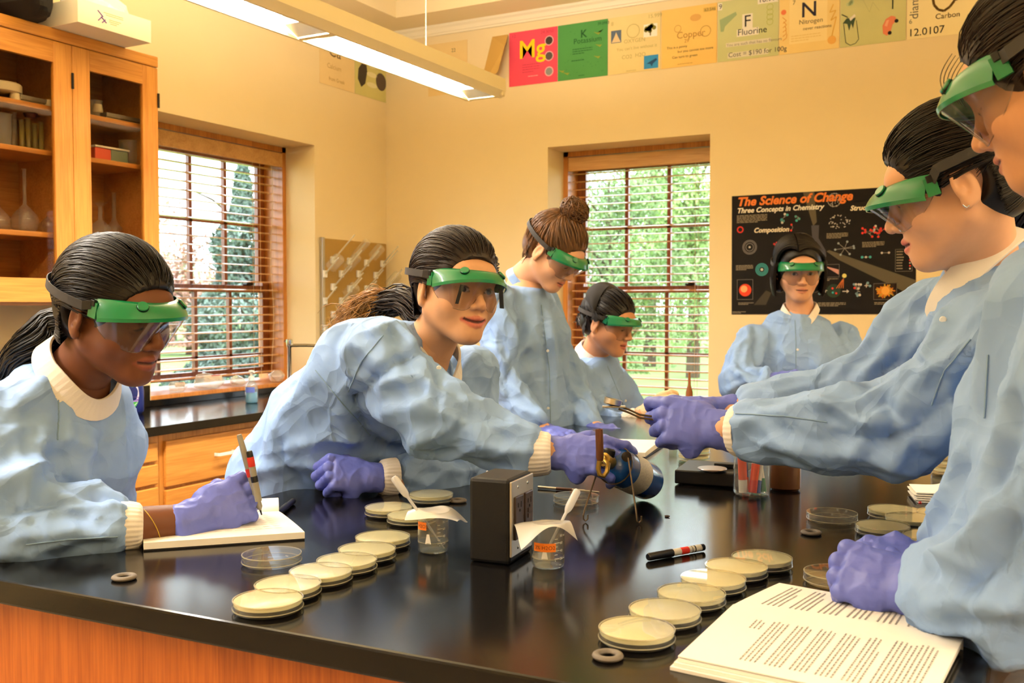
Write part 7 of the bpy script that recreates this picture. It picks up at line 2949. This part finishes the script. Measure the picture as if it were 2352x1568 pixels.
MB().tube([tw[1] + .020 * (math.cos(a) * nrm(np.cross(tw[1] - tw[0], UP3)) + math.sin(a) * nrm(np.cross(tw[1] - tw[0], np.cross(tw[1] - tw[0], UP3)))) for a in np.linspace(0, 6.28, 20, endpoint=False)], .005, 8, closed=True).build('hair_tie', M_blackp, ob, smooth=True)
goggles(ob, o, R, 1.02, .036, .008, dz=-.016)
er = L2W(o, R, 1.02, [(-.0835, -.008, -.042)])[0]
MB().tube([er, er - RGT * .004 - UP3 * .003, er - RGT * .008 - UP3 * .001, er - RGT * .010 + UP3 * .001], .0011, 6).build('earring', M_chrome, ob)
F6 = nrm(P(1500, 962, 1.775) - W6)
glove(ob, 'glove', M_glove, .0021, W6, F6, -FWD * .92 + UP3 * .3, 'L', ((36, 52, 34), (58, 66, 40), (66, 74, 45), (68, 74, 45)), ((.85, .35, .45), (.97, .02, .25), (.95, -.1, .25)), cuff=.036, flare=.036, sc=1.10)
glove(ob, 'glove', M_glove, .0026, W6r, nrm(P(1520, 945, 1.85) - W6r), UP3 * .7 + FWD * .6, 'R', ((50, 60, 34),) * 4, TH_IN, cuff=.034, flare=.036)
# flint striker held in the hand
st = empty('flint_striker', P(1405, 938, 1.80), 'steel flint striker held in the gloved hand over the table', 'striker')
qc = P(1405, 932, 1.80)
up6 = nrm(UP3 + .25 * RGT)
MB().lathe([(0, .002), (.0145, .002), (.0165, .004), (.0165, .0135), (.0150, .0135), (.0150, .004), (0, .004)], 26, qc, up6).build('cup', mat('striker_steel', (196, 190, 176), .3, 1.0), st, smooth=True)
MB().obox(qc - up6 * .001 + RGT * .004, RGT * .021, np.cross(up6, RGT) * .007, up6 * .0018).build('base_plate', M_steel, st, bevel=.001)
for dz in (0.0, -.0055):
    MB().tube([qc + RGT * .014 + up6 * dz, qc + RGT * .03 - UP3 * (.006 - dz), P(1470, 952, 1.79) + UP3 * dz, P(1540, 962, 1.78) + UP3 * dz], .0019, 8).build('spring_arm', M_wire, st, smooth=True)
MB().lathe([(0, 0), (.003, 0), (.003, .004), (0, .004)], 10, qc + up6 * .004 - RGT * .006, up6).build('flint', M_dark, st)

# ------------------------------------------------------------------ 7: nearest student at the right edge
nb = P(2478, 505, 1.20)
sd7 = nrm(EY + .3 * EX)
T7 = [(P(2540, 1560, 1.27), sd7, (.20, .17)), (P(2490, 1230, 1.27), sd7, (.20, .165)), (P(2510, 950, 1.25), sd7, (.19, .13)), (P(2490, 640, 1.22), sd7, (.14, .09))]
shL, shR = P(2540, 700, 1.04), P(2460, 660, 1.38)
A7 = [(shL, P(2345, 1375, 1.13), P(2115, 1352, 1.245), (.075, .080, .058)), (shR, P(2340, 1150, 1.40), P(2160, 1290, 1.36), (.07, .062, .05))]
W7, W7r = P(2092, 1352, 1.255), P(2140, 1292, 1.335)
ob, o, R = person('student at the far right edge with hands folded on the table', P(2424, 178, 1.15), (76, -24, 0), 1.0, nb, T7, A7,
                  dict(skin=(220, 162, 120), lipc=(170, 90, 76), brow=(70, 48, 34)), .0022, [([P(2150, 1352, 1.23), W7], [.032, .026])])
c7, cvf = coat(ob, T7, A7, .0065, 71, .012, arm_amp=.015,
               marks=[([(2300, 640), (2270, 800), (2250, 950)], .016, .010), ([(2240, 1010), (2200, 1120), (2140, 1210)], .018, .014), ([(2300, 1130), (2250, 1230), (2180, 1300)], .018, .014), ([(2345, 1180), (2300, 1290), (2200, 1360)], .018, -.016),
                      ([(2110, 1400), (2220, 1380), (2340, 1400)], .016, .012), ([(2120, 1290), (2200, 1280), (2260, 1320)], .014, .012), ([(2330, 900), (2310, 1040), (2260, 1120)], .016, -.012), ([(2345, 1430), (2260, 1440), (2160, 1420)], .014, -.010)],
               seams=[[(2270, 815), (2265, 900), (2262, 960)]])
m_h7 = hair_mat('brown_hair_right', (48, 33, 22), (120, 90, 60))
hp = scalp(o, R, 1.0, (0, -.112, -.01), 2200, .008, .0045, 53, .0010, hl=.004)
rg = np.random.default_rng(3)
fly = []
for k in range(7):
    st_ = np.array([-.035 + .012 * k, .080, .078])
    fly.append((st_ + np.linspace(0, 1, 10)[:, None] * np.array([-.02, .020, -.055]) + (.010 * np.sin(np.linspace(0, 3.1, 10)))[:, None] * np.array([-.5, 1, .3]), .0006))
fv_, ff_ = locks(fly)
hp.append((L2W(o, R, 1, fv_), ff_))
hair_obj(ob, hp, m_h7)
goggles(ob, o, R, 1.0, .036, .009)
glove(ob, 'glove', M_glove, .0021, W7, -RGT * .74 + FWD * .62 + UP3 * .10, UP3 * .55 - FWD * .55 - RGT * .35, 'L', ((74, 88, 50), (78, 90, 50), (80, 90, 50), (80, 88, 50)), TH_IN, cuff=.03, flare=.038, sc=1.08)
glove(ob, 'glove', M_glove, .0021, W7r, -RGT * .9 + FWD * .05 + UP3 * .08, UP3 * .8 - FWD * .35, 'R', ((40, 62, 40), (42, 64, 40), (45, 64, 40), (48, 60, 40)), ((.8, .4, .4), (.9, .1, .4), (.9, 0, .4)), cuff=.03, flare=.034)
